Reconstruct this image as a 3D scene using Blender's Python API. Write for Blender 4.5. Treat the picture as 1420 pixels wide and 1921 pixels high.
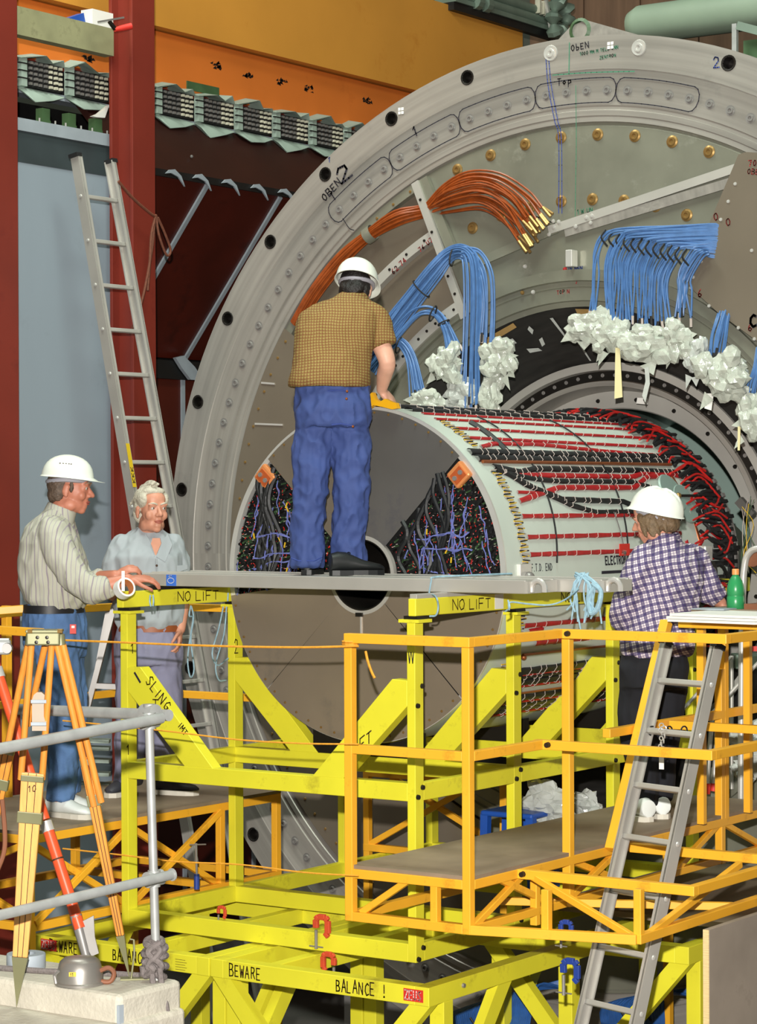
import bpy, bmesh, math, random
from mathutils import Vector, Matrix, noise
random.seed(7)
sc = bpy.context.scene
for _o in list(bpy.data.objects):
    bpy.data.objects.remove(_o, do_unlink=True)
COL = sc.collection
PI = math.pi
V = Vector

# ------------------------------------------------------------------ camera
# world axes: x along the detector face, y along the beam axis into the detector, z up (0 = top of the stand posts)
F = 4488.866
CAM = V((6.2212, -9.25508, 0.57162))
FW = V((-0.57022591, 0.8214726, -0.00501783))
RI = V((0.82148782, 0.57021215, -0.00398246))
UP = V((0.00041026, 0.00639299, 0.99997948))
cd_ = bpy.data.cameras.new('camera')
cd_.sensor_fit = 'HORIZONTAL'; cd_.sensor_width = 36.0
cd_.lens = 36.0 * F / 1420.0
cd_.clip_end = 200
cam = bpy.data.objects.new('camera', cd_)
cam.matrix_world = Matrix(((RI.x, UP.x, -FW.x, CAM.x), (RI.y, UP.y, -FW.y, CAM.y), (RI.z, UP.z, -FW.z, CAM.z), (0, 0, 0, 1)))
COL.objects.link(cam); sc.camera = cam

# ------------------------------------------------------------------ world, lamps, exposure
wd = bpy.data.worlds.new('hall'); sc.world = wd; wd.use_nodes = True
wd.node_tree.nodes['Background'].inputs[0].default_value = (0.54, 0.56, 0.52, 1)
wd.node_tree.nodes['Background'].inputs[1].default_value = 0.11
def lamp(name, kind, loc, energy, color, size=0.1, target=None):
    l = bpy.data.lights.new(name, kind); l.energy = energy; l.color = color
    if kind == 'AREA':
        l.size = size
    elif kind == 'POINT':
        l.shadow_soft_size = size
    o = bpy.data.objects.new(name, l); o.location = loc
    if target is not None:
        o.rotation_euler = (V(target) - V(loc)).to_track_quat('-Z', 'Y').to_euler()
    COL.objects.link(o); return o
# the photographer's flash, on a bracket half a metre above the lens
lamp('flash_lamp', 'POINT', CAM + UP * 0.5 - RI * 0.10, 6200, (1.0, 0.96, 0.90), 0.05)
# the hall's mercury lamps under the roof
lamp('hall_lamp', 'AREA', (1.5, -1.5, 8.0), 360, (0.86, 1.0, 0.86), 2.2, (-1.0, 2.2, 0.5))
lamp('hall_lamp', 'AREA', (-3.2, 0.5, 8.0), 380, (0.95, 1.0, 0.90), 2.2, (-3.6, 3.0, 2.0))
vs = sc.view_settings
vs.view_transform = 'Standard'; vs.look = 'None'; vs.gamma = 1.0; vs.use_curve_mapping = False
vs.exposure = 0.14

# ------------------------------------------------------------------ measuring: a point seen at pixel (x, y) on a known plane
def _ray(x, y):
    return FW + RI * ((x - 710) / F) + UP * ((960.5 - y) / F)
def au(x, y, u):
    d = _ray(x, y); return CAM + d * ((u - CAM.x) / d.x)
def aw(x, y, w):
    d = _ray(x, y); return CAM + d * ((w - CAM.y) / d.y)
def az(x, y, z):
    d = _ray(x, y); return CAM + d * ((z - CAM.z) / d.z)
def ad(x, y, dist):
    return CAM + _ray(x, y) * dist

# ------------------------------------------------------------------ materials
def lin(h):
    if isinstance(h, str):
        c = [int(h[i:i + 2], 16) / 255 for i in (0, 2, 4)]
    else:
        c = h
    return tuple(((v + 0.055) / 1.055) ** 2.4 if v > 0.04045 else v / 12.92 for v in c)
MATS = {}
def mat(name, h, rough=0.5, metal=0.0, var=0.12, scale=6.0, bump=0.0, bscale=40.0, h2=None, stretch=None, spec=0.5, dirt=None, dscale=3.0, trans=0.0):
    m = bpy.data.materials.new(name); m.use_nodes = True
    nt = m.node_tree; N = nt.nodes; L = nt.links
    b = N['Principled BSDF']
    b.inputs['Roughness'].default_value = rough; b.inputs['Metallic'].default_value = metal
    b.inputs['Specular IOR Level'].default_value = spec
    if trans: b.inputs['Transmission Weight'].default_value = trans
    c = lin(h)
    tc = N.new('ShaderNodeTexCoord'); src = tc.outputs['Object']
    if stretch:
        mp = N.new('ShaderNodeMapping'); mp.inputs['Scale'].default_value = stretch
        L.new(src, mp.inputs['Vector']); src = mp.outputs['Vector']
    nz = N.new('ShaderNodeTexNoise'); nz.inputs['Scale'].default_value = scale; nz.inputs['Detail'].default_value = 5
    L.new(src, nz.inputs['Vector'])
    rp = N.new('ShaderNodeValToRGB')
    c2 = lin(h2) if h2 else tuple(min(1, v * (1 + var)) for v in c)
    c1 = c if h2 else tuple(v * (1 - var) for v in c)
    rp.color_ramp.elements[0].position = 0.32; rp.color_ramp.elements[1].position = 0.68
    rp.color_ramp.elements[0].color = (*c1, 1); rp.color_ramp.elements[1].color = (*c2, 1)
    L.new(nz.outputs['Fac'], rp.inputs['Fac']); out = rp.outputs['Color']
    if dirt:
        n2 = N.new('ShaderNodeTexNoise'); n2.inputs['Scale'].default_value = dscale; n2.inputs['Detail'].default_value = 8
        n2.inputs['Roughness'].default_value = 0.7
        L.new(tc.outputs['Object'], n2.inputs['Vector'])
        r2 = N.new('ShaderNodeValToRGB'); r2.color_ramp.elements[0].position = 0.58; r2.color_ramp.elements[1].position = 0.72
        r2.color_ramp.elements[0].color = (0, 0, 0, 1); r2.color_ramp.elements[1].color = (0.75, 0.75, 0.75, 1)
        L.new(n2.outputs['Fac'], r2.inputs['Fac'])
        mx = N.new('ShaderNodeMixRGB'); mx.inputs[2].default_value = (*lin(dirt), 1)
        L.new(r2.outputs['Color'], mx.inputs[0]); L.new(out, mx.inputs[1]); out = mx.outputs[0]
    L.new(out, b.inputs['Base Color'])
    if bump:
        n3 = N.new('ShaderNodeTexNoise'); n3.inputs['Scale'].default_value = bscale; n3.inputs['Detail'].default_value = 4
        L.new(src, n3.inputs['Vector'])
        bp = N.new('ShaderNodeBump'); bp.inputs['Strength'].default_value = bump; bp.inputs['Distance'].default_value = 0.01
        L.new(n3.outputs['Fac'], bp.inputs['Height']); L.new(bp.outputs['Normal'], b.inputs['Normal'])
    MATS[name] = m
    return m

mat('stand_yellow', 'e0d834', 0.42, var=0.06, scale=3, dirt='a89a2a', dscale=5)
mat('rail_orange', 'f2b02e', 0.42, var=0.06, scale=3, dirt='b97a22', dscale=7)
mat('red_paint', '77291d', 0.5, var=0.10, scale=2, dirt='692018', dscale=4)
mat('girder_ochre', 'd8953a', 0.55, var=0.07, scale=1.2, dirt='c77c24', dscale=2)
mat('girder_orange', 'd8742a', 0.55, var=0.08, scale=1.2, dirt='c2601f', dscale=2)
mat('brown_plate', '4a160c', 0.38, var=0.25, scale=1.6, dirt='2e0f0a', dscale=2)
mat('brown_shaded', '30110a', 0.5, var=0.3, scale=1.5)  # yoke brown with the shade of the downward-facing roof painted in
mat('black_paint', '141414', 0.5, var=0.3)
mat('black_rubber', '1a1a1b', 0.6, var=0.3)
mat('grey_panel', '8f9ba6', 0.6, var=0.05, scale=1.5, dirt='86919a', dscale=2, stretch=(1, 1, 0.3))
mat('dark_band', '333d40', 0.7, var=0.2, scale=3)
mat('strip_grey', '9aa3ab', 0.6, var=0.1)
mat('pale_strip', '9fb0a4', 0.6, var=0.12)
mat('aluminium', 'b4b1aa', 0.4, 0.3, var=0.10, scale=2.2, bump=0.03, bscale=18)
mat('machined', '9d9891', 0.38, 0.35, var=0.10, scale=1.4, dirt='86847f', dscale=2.5, bump=0.02, bscale=30)
def brushed(name, lo, hi):                       # turned face: fine rings about the part's own axis
    m = MATS[name]; nt = m.node_tree; N = nt.nodes; L = nt.links; b = N['Principled BSDF']
    tc = N.new('ShaderNodeTexCoord'); sp = N.new('ShaderNodeSeparateXYZ'); L.new(tc.outputs['Object'], sp.inputs[0])
    cb = N.new('ShaderNodeCombineXYZ'); L.new(sp.outputs['X'], cb.inputs[0]); L.new(sp.outputs['Z'], cb.inputs[2])
    ln = N.new('ShaderNodeVectorMath'); ln.operation = 'LENGTH'; L.new(cb.outputs[0], ln.inputs[0])
    at = N.new('ShaderNodeMath'); at.operation = 'ARCTAN2'; L.new(sp.outputs['Z'], at.inputs[0]); L.new(sp.outputs['X'], at.inputs[1])
    m1 = N.new('ShaderNodeMath'); m1.operation = 'MULTIPLY'; m1.inputs[1].default_value = 22; L.new(ln.outputs['Value'], m1.inputs[0])
    m2 = N.new('ShaderNodeMath'); m2.operation = 'MULTIPLY'; m2.inputs[1].default_value = 1.6; L.new(at.outputs[0], m2.inputs[0])
    c2 = N.new('ShaderNodeCombineXYZ'); L.new(m1.outputs[0], c2.inputs[0]); L.new(m2.outputs[0], c2.inputs[1])
    nz = N.new('ShaderNodeTexNoise'); nz.inputs['Scale'].default_value = 1.0; nz.inputs['Detail'].default_value = 6; L.new(c2.outputs[0], nz.inputs['Vector'])
    mr = N.new('ShaderNodeMapRange'); mr.inputs['From Min'].default_value = .3; mr.inputs['From Max'].default_value = .7; mr.inputs['To Min'].default_value = lo; mr.inputs['To Max'].default_value = hi; L.new(nz.outputs['Fac'], mr.inputs['Value'])
    old = b.inputs['Base Color'].links[0].from_socket; mx = N.new('ShaderNodeMixRGB'); mx.blend_type = 'MULTIPLY'; mx.inputs[0].default_value = 1; L.new(old, mx.inputs[1]); L.new(mr.outputs[0], mx.inputs[2]); L.new(mx.outputs[0], b.inputs['Base Color'])
brushed('machined', .80, 1.16)
mat('machined_green', '878779', 0.36, 0.4, var=0.16, scale=2.4, dirt='a5a598', dscale=3.5)
mat('sheet_brown', '786e60', 0.42, 0.3, var=0.07, scale=2, bump=0.02)
mat('sheet_grey', '8d8070', 0.38, 0.35, var=0.12, scale=1.5, dirt='756f66', dscale=2)
mat('sheet_dark', '65625f', 0.4, 0.35, var=0.12, scale=2, dirt='53525a', dscale=2)
mat('bright_metal', 'cfcdc8', 0.3, 0.45, var=0.06)
mat('steel', '95928f', 0.38, 0.5, var=0.1)
mat('galvanised', 'a5a7a5', 0.42, 0.3, var=0.12, scale=14)
mat('brass', '9a7a48', 0.35, 0.6, var=0.1)
mat('bolt_dark', '2a2724', 0.4, 0.6, var=0.2)
mat('skin_green', 'cbd5cb', 0.45, 0.1, var=0.05, scale=3)
mat('bore_green', '8ea39b', 0.45, 0.1, var=0.06, scale=2)
mat('red_cable', 'a8161c', 0.45, var=0.2, scale=30)
mat('red_wire', 'c4231f', 0.45, var=0.2, scale=30)
mat('black_cable', '17181a', 0.5, var=0.4, scale=30)
mat('blue_cable', '4c72a6', 0.42, var=0.12, scale=20)
mat('blue_dark_cable', '2f5c9e', 0.45, var=0.15, scale=20)
mat('lilac_wire', '686fae', 0.5, var=0.15, scale=30)
mat('orange_cable', '8e4216', 0.38, var=0.2, scale=20)
mat('copper', 'a5603a', 0.35, 0.6, var=0.1)
mat('yellow_wire', 'd8b028', 0.5, var=0.1)
mat('white_tie', 'b9aca4', 0.5, var=0.05)
mat('copper_lug', 'd98a52', 0.4, 0.3, var=0.1)
mat('copper_dark', 'b4562a', 0.45, 0.2, var=0.1)
mat('bag', 'b6bbb0', 0.2, var=0.2, scale=14, bump=0.8, bscale=26)
mat('bag_clear', 'b9bdb8', 0.15, var=0.15, scale=10, bump=0.5, bscale=30)
mat('tape_white', 'e6e6e0', 0.5, var=0.03)
mat('paper_white', 'eceae4', 0.6, var=0.02)
mat('paper_cream', 'd9cf9e', 0.7, var=0.06)
mat('cardboard', 'a5854f', 0.8, var=0.1)
mat('ink', '221f2a', 0.7, var=0.1)
mat('ink_blue', '2b3f86', 0.7, var=0.1)
mat('ink_green', '2f7a5c', 0.7, var=0.1)
mat('ink_red', '9c1f22', 0.7, var=0.1)
mat('ink_brown', '3d2410', 0.7, var=0.1)
mat('sign_red', 'd2342a', 0.5, var=0.04)
mat('white_paint', 'e8e6e0', 0.5, var=0.03)
mat('black_cone', '242220', 0.55, var=0.35, scale=5, stretch=(1, 6, 1))
mat('wood_plank', '8d8b68', 0.75, var=0.16, scale=5, dirt='55533a', dscale=5)
mat('wood_wall', '7a5d48', 0.7, var=0.22, scale=2.2, stretch=(5, 5, 0.5))
mat('plywood', '8b7a66', 0.7, var=0.12, scale=5, dirt='74654f', dscale=4)
mat('plywood_grey', '9a8d7f', 0.72, var=0.10, scale=4, dirt='83776a', dscale=4)
mat('ply_edge', 'd8be8a', 0.7, var=0.25, scale=40, stretch=(0.2, 0.2, 6))
mat('tripod_wood', 'cf8435', 0.4, var=0.13, scale=8, stretch=(8, 8, 0.6))
mat('tripod_wood_light', 'e2a45c', 0.4, var=0.10, scale=8, stretch=(8, 8, 0.6))
mat('tripod_metal', '7d7c5c', 0.4, 0.35, var=0.1)
mat('pole_red', 'd6512c', 0.35, var=0.08)
mat('concrete', 'bdb7a8', 0.85, var=0.10, scale=9, bump=0.35, bscale=60, dirt='a29b8b', dscale=5)
mat('floor_concrete', '4d4b46', 0.85, var=0.2, scale=1.2)
mat('hall_wall', '55584f', 0.85, var=0.15, scale=1)
mat('rope_grey', '6f6765', 0.85, var=0.2, scale=60, bump=0.6, bscale=90)
mat('rope_orange', 'e09a2a', 0.7, var=0.15, scale=60)
mat('rope_brown', '6a3b28', 0.8, var=0.2, scale=60)
mat('rope_blue', '8fb0c0', 0.6, var=0.2, scale=40)
mat('clamp_red', 'c9492c', 0.5, var=0.12, scale=20)
mat('clamp_blue', '26408f', 0.4, var=0.1)
mat('stool_blue', '1f4fa8', 0.4, var=0.06)
mat('bottle_green', '2c8a52', 0.3, var=0.06)
mat('cap_orange', 'e09352', 0.45, var=0.05)
mat('pot_metal', '8e8a84', 0.38, 0.55, var=0.08)
mat('leather', '7d4d34', 0.6, var=0.15)
mat('duct_green', '7a8a78', 0.6, var=0.08, scale=3)
mat('steel_green', '78897c', 0.5, 0.3, var=0.1)
mat('pcb_green', '3f5a3a', 0.5, var=0.2)
mat('connector', 'c9c4b0', 0.5, var=0.2)
mat('tool_yellow', 'e0a416', 0.4, var=0.06)
mat('ladder_yellow', 'd9b81f', 0.45, var=0.06)
mat('sticker_blue', '3c6fd0', 0.4, var=0.05)
mat('helmet_white', 'e6eae0', 0.3, var=0.02)
mat('helmet_band', '9a98a0', 0.6, var=0.05)

# ------------------------------------------------------------------ mesh building
class MB:
    def __init__(s):
        s.v = []; s.f = []
    def add(s, vs, fs):
        n = len(s.v); s.v += [V(q) for q in vs]; s.f += [tuple(i + n for i in f) for f in fs]
    def box(s, a, b):
        x0, y0, z0 = a; x1, y1, z1 = b
        s.add([(x0, y0, z0), (x1, y0, z0), (x1, y1, z0), (x0, y1, z0), (x0, y0, z1), (x1, y0, z1), (x1, y1, z1), (x0, y1, z1)],
              [(0, 3, 2, 1), (4, 5, 6, 7), (0, 1, 5, 4), (1, 2, 6, 5), (2, 3, 7, 6), (3, 0, 4, 7)])
        return s
    def obox(s, c, ax, ay, azv):           # centre and three half-axis vectors
        c = V(c); ax = V(ax); ay = V(ay); azv = V(azv)
        vs_ = [c + ax * i + ay * j + azv * k for k in (-1, 1) for i, j in ((-1, -1), (1, -1), (1, 1), (-1, 1))]
        s.add(vs_, [(0, 3, 2, 1), (4, 5, 6, 7), (0, 1, 5, 4), (1, 2, 6, 5), (2, 3, 7, 6), (3, 0, 4, 7)])
        return s
    def bar(s, p, q, w, h, up=(0, 0, 1)):   # rectangular bar from p to q, w across, h along up
        p = V(p); q = V(q); d = (q - p).normalized(); up = V(up)
        side = d.cross(up)
        if side.length < 1e-4: side = d.cross(V((0, 1, 0)))
        side.normalize(); u2 = side.cross(d).normalized()
        return s.obox((p + q) / 2, (q - p) / 2, side * w / 2, u2 * h / 2)
    def tube(s, pts, r, n=8, caps=True):
        pts = [V(q) for q in pts]; m = len(pts)
        rs = r if isinstance(r, (list, tuple)) else [r] * m
        t0 = (pts[1] - pts[0]).normalized()
        a = t0.orthogonal().normalized(); vs_ = []
        for i in range(m):
            if i == 0: t = t0
            elif i == m - 1: t = (pts[i] - pts[i - 1]).normalized()
            else:
                t = (pts[i + 1] - pts[i - 1])
                t = t.normalized() if t.length > 1e-9 else t0
            a = (a - t * a.dot(t))
            a = a.normalized() if a.length > 1e-6 else t.orthogonal().normalized()
            b = t.cross(a)
            for k in range(n):
                g = 2 * PI * k / n
                vs_.append(pts[i] + (a * math.cos(g) + b * math.sin(g)) * rs[i])
        fs = [(i * n + k, i * n + (k + 1) % n, (i + 1) * n + (k + 1) % n, (i + 1) * n + k) for i in range(m - 1) for k in range(n)]
        if caps: fs += [tuple(range(n - 1, -1, -1)), tuple(range((m - 1) * n, m * n))]
        s.add(vs_, fs); return s
    def prism(s, poly, fn):                  # closed polygon swept from fn(a, b, 0) to fn(a, b, 1)
        n = len(poly)
        vs_ = [fn(a, b, 0) for a, b in poly] + [fn(a, b, 1) for a, b in poly]
        s.add(vs_, [tuple(range(n)), tuple(range(2 * n - 1, n - 1, -1))] + [(i, i + n, (i + 1) % n + n, (i + 1) % n) for i in range(n)])
        return s
    def lathe(s, prof, c=(0, 0), n=96, a0=0.0, a1=2 * PI, closed=False):   # revolve (radius, y) about the y axis through x = c[0], z = c[1]
        full = abs(a1 - a0 - 2 * PI) < 1e-6; m = len(prof); cols = n if full else n + 1; vs_ = []
        for i in range(cols):
            g = a0 + (a1 - a0) * i / n
            for r, y in prof: vs_.append((c[0] + r * math.cos(g), y, c[1] + r * math.sin(g)))
        fs = []
        for i in range(n):
            j = (i + 1) % cols
            for k in range(m if closed else m - 1):
                fs.append((i * m + k, i * m + (k + 1) % m, j * m + (k + 1) % m, j * m + k))
        if closed and not full:
            fs += [tuple(range(m)), tuple(range(n * m + m - 1, n * m - 1, -1))]
        s.add(vs_, fs); return s
    def turn(s, prof, base, axis=(0, 0, 1), n=24):      # revolve (radius, height) about an axis through base
        base = V(base); ax = V(axis).normalized(); a = ax.orthogonal().normalized(); b = ax.cross(a); m = len(prof)
        vs_ = [base + ax * h + (a * math.cos(2 * PI * i / n) + b * math.sin(2 * PI * i / n)) * r for i in range(n) for r, h in prof]
        fs = [(i * m + k, ((i + 1) % n) * m + k, ((i + 1) % n) * m + k + 1, i * m + k + 1) for i in range(n) for k in range(m - 1)]
        s.add(vs_, fs); return s
    def ball(s, c, r, n=10, m=7):
        c = V(c); rx, ry, rz = (r, r, r) if not isinstance(r, (tuple, list)) else r
        vs_ = [c + V((0, 0, rz))]
        for i in range(1, m):
            t = PI * i / m
            for k in range(n):
                g = 2 * PI * k / n
                vs_.append(c + V((rx * math.sin(t) * math.cos(g), ry * math.sin(t) * math.sin(g), rz * math.cos(t))))
        vs_.append(c - V((0, 0, rz))); e = len(vs_) - 1
        fs = [(0, 1 + k, 1 + (k + 1) % n) for k in range(n)]
        fs += [(1 + (i - 1) * n + k, 1 + i * n + k, 1 + i * n + (k + 1) % n, 1 + (i - 1) * n + (k + 1) % n) for i in range(1, m - 1) for k in range(n)]
        fs += [(e, 1 + (m - 2) * n + (k + 1) % n, 1 + (m - 2) * n + k) for k in range(n)]
        s.add(vs_, fs); return s

ORG = {}; INFL = [0.0]
def org(o): return ORG.get(o.name, V((0, 0, 0))) if o else V((0, 0, 0))
def tag(o, label=None, cat=None, group=None, kind=None):
    if label: o['label'] = label
    if cat: o['category'] = cat
    if group: o['group'] = group
    if kind: o['kind'] = kind
    return o
def obj(name, mb, m, parent=None, smooth=False, bevel=0.0, label=None, cat=None, group=None, kind=None, fixn=False):
    vs_ = mb.v
    lo = V((min(q.x for q in vs_), min(q.y for q in vs_), min(q.z for q in vs_)))
    hi = V((max(q.x for q in vs_), max(q.y for q in vs_), max(q.z for q in vs_)))
    c = (lo + hi) / 2
    if parent is None: c.z = lo.z
    me = bpy.data.meshes.new(name)
    if m in ('rail_orange', 'stand_yellow') and len(vs_) <= 16:      # welded sections never share exact planes
        INFL[0] = (INFL[0] + 0.618) % 1.0; e = 0.0002 + 0.0011 * INFL[0]; cm = (lo + hi) / 2
        vs_ = [V([q[i] + (e if q[i] > cm[i] + 1e-6 else -e if q[i] < cm[i] - 1e-6 else 0) for i in range(3)]) for q in vs_]
    me.from_pydata([q - c for q in vs_], [], mb.f)
    if fixn:
        bm = bmesh.new(); bm.from_mesh(me); bmesh.ops.recalc_face_normals(bm, faces=bm.faces); bm.to_mesh(me); bm.free()
    if smooth: me.polygons.foreach_set('use_smooth', [True] * len(me.polygons))
    me.materials.append(MATS[m] if isinstance(m, str) else m)
    o = bpy.data.objects.new(name, me); COL.objects.link(o)
    if parent: o.parent = parent
    o.location = c - org(parent); ORG[o.name] = c.copy()
    if smooth:
        try: me.set_sharp_from_angle(angle=math.radians(40))
        except Exception: pass
    if bevel:
        bv = o.modifiers.new('bevel', 'BEVEL'); bv.width = bevel; bv.segments = 2; bv.limit_method = 'ANGLE'
    return tag(o, label, cat, group, kind)
def inst(name, src, loc, parent=None, rot=None):         # another copy sharing src's mesh, at world position loc
    o = bpy.data.objects.new(name, src.data); COL.objects.link(o)
    if parent: o.parent = parent
    o.location = V(loc) - org(parent); ORG[o.name] = V(loc)
    if rot: o.rotation_euler = rot
    return o
def thing(name, label, cat, loc=(0, 0, 0), group=None, kind=None):
    o = bpy.data.objects.new(name, None); o.empty_display_size = 0.1; COL.objects.link(o)
    o.location = loc; ORG[o.name] = V(loc)
    return tag(o, label, cat, group, kind)

# ------------------------------------------------------------------ lettering: pen strokes laid on a surface
GL = {
 'A': [[(0, 0), (.5, 1), (1, 0)], [(.2, .38), (.8, .38)]], 'B': [[(0, 0), (0, 1), (.7, .95), (.8, .75), (.6, .53), (0, .5)], [(.6, .53), (.95, .3), (.8, .05), (0, 0)]],
 'C': [[(.95, .85), (.6, 1), (.15, .75), (.05, .35), (.4, 0), (.95, .12)]], 'D': [[(0, 0), (0, 1), (.6, .9), (.95, .5), (.6, .08), (0, 0)]],
 'E': [[(.9, 1), (0, 1), (0, 0), (.9, 0)], [(0, .5), (.7, .5)]], 'F': [[(.9, 1), (0, 1), (0, 0)], [(0, .5), (.7, .5)]],
 'G': [[(.95, .85), (.5, 1), (.05, .6), (.2, .08), (.75, .02), (.95, .4), (.55, .42)]], 'I': [[(.5, 0), (.5, 1)]], 'K': [[(0, 0), (0, 1)], [(.9, 1), (0, .45), (.95, 0)]],
 'L': [[(0, 1), (0, 0), (.85, 0)]], 'M': [[(0, 0), (.08, 1), (.5, .35), (.92, 1), (1, 0)]], 'N': [[(0, 0), (0, 1), (.95, 0), (.95, 1)]],
 'O': [[(.5, 1), (.1, .8), (.02, .4), (.35, 0), (.8, .12), (.97, .55), (.75, .95), (.5, 1)]], 'P': [[(0, 0), (0, 1), (.75, .95), (.85, .7), (.6, .48), (0, .45)]],
 'R': [[(0, 0), (0, 1), (.75, .95), (.85, .72), (.6, .5), (0, .48)], [(.4, .5), (.95, 0)]], 'S': [[(.9, .88), (.45, 1), (.08, .78), (.5, .53), (.9, .27), (.55, 0), (.05, .12)]],
 'T': [[(0, 1), (1, 1)], [(.5, 1), (.5, 0)]], 'U': [[(0, 1), (.05, .2), (.45, 0), (.9, .2), (.95, 1)]], 'W': [[(0, 1), (.22, 0), (.5, .7), (.78, 0), (1, 1)]],
 'Z': [[(0, 1), (.95, 1), (0, 0), (.95, 0)]], '!': [[(.5, 1), (.5, .35)], [(.42, .02), (.58, .02), (.5, .1), (.42, .02)]], '.': [[(.45, 0), (.55, 0)]],
 '1': [[(.25, .75), (.6, 1), (.6, 0)]], '2': [[(.05, .75), (.3, 1), (.8, .9), (.85, .6), (.05, 0), (1, 0)]], '0': [[(.5, 1), (.1, .6), (.2, .08), (.6, 0), (.92, .4), (.8, .9), (.5, 1)]],
 '6': [[(.8, 1), (.25, .6), (.1, .2), (.5, 0), (.85, .25), (.5, .5), (.12, .3)]], '7': [[(0, 1), (.9, 1), (.35, 0)]], '4': [[(.7, 0), (.7, 1), (0, .3), (1, .3)]], '-': [[(.1, .5), (.9, .5)]], '|': [[(.5, 0), (.5, 1)]],
 'b': [[(.1, 1), (.1, 0), (.7, .05), (.8, .4), (.1, .5)]], 'e': [[(.1, .3), (.8, .35), (.5, .6), (.1, .4), (.3, 0), (.85, .1)]], 'n': [[(.1, 0), (.1, .6)], [(.1, .4), (.5, .6), (.8, .4), (.8, 0)]],
 'o': [[(.5, .6), (.1, .3), (.5, 0), (.9, .3), (.5, .6)]], 'p': [[(.1, .6), (.1, -.4)], [(.1, .5), (.7, .55), (.8, .2), (.1, .05)]],
}
def ribbon(mb, pts, w, nrm):             # flat pen stroke of width w lying on a surface with normal nrm
    for i in range(len(pts) - 1):
        p, q = V(pts[i]), V(pts[i + 1])
        if (q - p).length < 1e-6: continue
        t = (q - p).normalized(); nn = nrm(p) if callable(nrm) else V(nrm)
        s_ = t.cross(nn).normalized() * w / 2; e = t * w * 0.35
        mb.add([p - e - s_, q + e - s_, q + e + s_, p - e + s_], [(0, 1, 2, 3)])
def write(mb, text, fn, h, w, nrm, cw=0.62, gap=0.28, jit=0.04):   # fn(s, t): metres along and up the line -> point on the surface
    s = 0.0; rnd = random.Random(hash(text) % 997 if False else len(text) * 13 + ord(text[0]))
    for ch in text:
        if ch != ' ' and ch in GL:
            ox, oy, k = rnd.uniform(-jit, jit) * h, rnd.uniform(-jit, jit) * h, 1 + rnd.uniform(-jit, jit) * 2
            for st in GL[ch]:
                pts = []
                for (a, b), (c, d) in zip(st[:-1], st[1:]):
                    for q in range(3): pts.append((a + (c - a) * q / 3, b + (d - b) * q / 3))
                pts.append(st[-1])
                nx = (.13 - .5 * cw) * h if ch in 'I!|.1' else 0.0
                ribbon(mb, [fn(s + nx + ox + a * cw * h * k, oy + b * h * k) for a, b in pts], w, nrm)
        s += (0.25 if ch in 'I!|.1' else cw) * h + gap * h if ch != ' ' else 0.6 * h
    return s
def write_words(text, fn, h, w, nrm, m, parent, name='writing', **kw):      # one object per word
    s = 0.0; out = None
    for word in text.split(' '):
        q = MB(); adv = write(q, word, (lambda a, b, s0=s: fn(a + s0, b)), h, w, nrm, **kw); out = obj(name, q, m, parent); s += adv + .6 * h
    return out
def smoothpath(pts, k=6):                 # Catmull-Rom through the points
    pts = [V(q) for q in pts]; P = [pts[0] * 2 - pts[1]] + pts + [pts[-1] * 2 - pts[-2]]; out = []
    for i in range(1, len(P) - 2):
        for j in range(k):
            t = j / k; a, b, c, d = P[i - 1], P[i], P[i + 1], P[i + 2]
            out.append(0.5 * ((2 * b) + (c - a) * t + (2 * a - 5 * b + 4 * c - d) * t * t + (3 * b - a - 3 * c + d) * t ** 3))
    out.append(pts[-1]); return out
# ================================================================== the hall
FZ = -2.75
obj('floor', MB().box((-14, -12, FZ - 0.2), (12, 16, FZ)), 'floor_concrete', kind='structure')
wb = thing('wall_back', None, None, (0, 11.0, FZ), kind='structure')
obj('wall_slab', MB().box((-14, 11.06, FZ), (12, 11.3, 9)), 'hall_wall', wb)
for i in range(22):                        # brown board cladding high on the far wall
    x0 = -6.0 + i * 0.62
    obj('panel', MB().box((x0, 11.0, 0.5), (x0 + 0.605, 11.06, 8.5)), 'wood_wall', wb)
obj('wall_left', MB().box((-9.3, -12, FZ), (-9.0, 11.3, 9)), 'hall_wall', kind='structure')

# red steel columns with broad flanges
def column(w0, w1, u1, label):
    t = thing('steel_column', label, 'column', ((-4.4 + u1) / 2, (w0 + w1) / 2, FZ))
    L = w1 - w0
    a = MB(); a.box((u1 - 0.025, w0, FZ + 0.02), (u1, w1, 7)); obj('flange', a, 'red_paint', t, bevel=.004)
    a = MB(); a.box((u1 - 0.205, w0, FZ + 0.02), (u1 - 0.180, w1, 7)); obj('flange', a, 'red_paint', t, bevel=.004)
    a = MB(); a.box((u1 - 0.181, w0 + L * .30, FZ + 0.02), (u1 - 0.024, w0 + L * 0.38, 7)); obj('web', a, 'red_paint', t)
    obj('base_plate', MB().box((u1 - 0.32, w0 - 0.08, FZ), (u1 + 0.08, w1 + 0.08, FZ + 0.02)), 'red_paint', t)
    return t
column(2.79, 3.02, -4.10, 'dark red steel column between ladder top and grey ring')
c2 = column(1.02, 1.70, -4.10, 'wide dark red steel column left of the grey wall panel')

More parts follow.
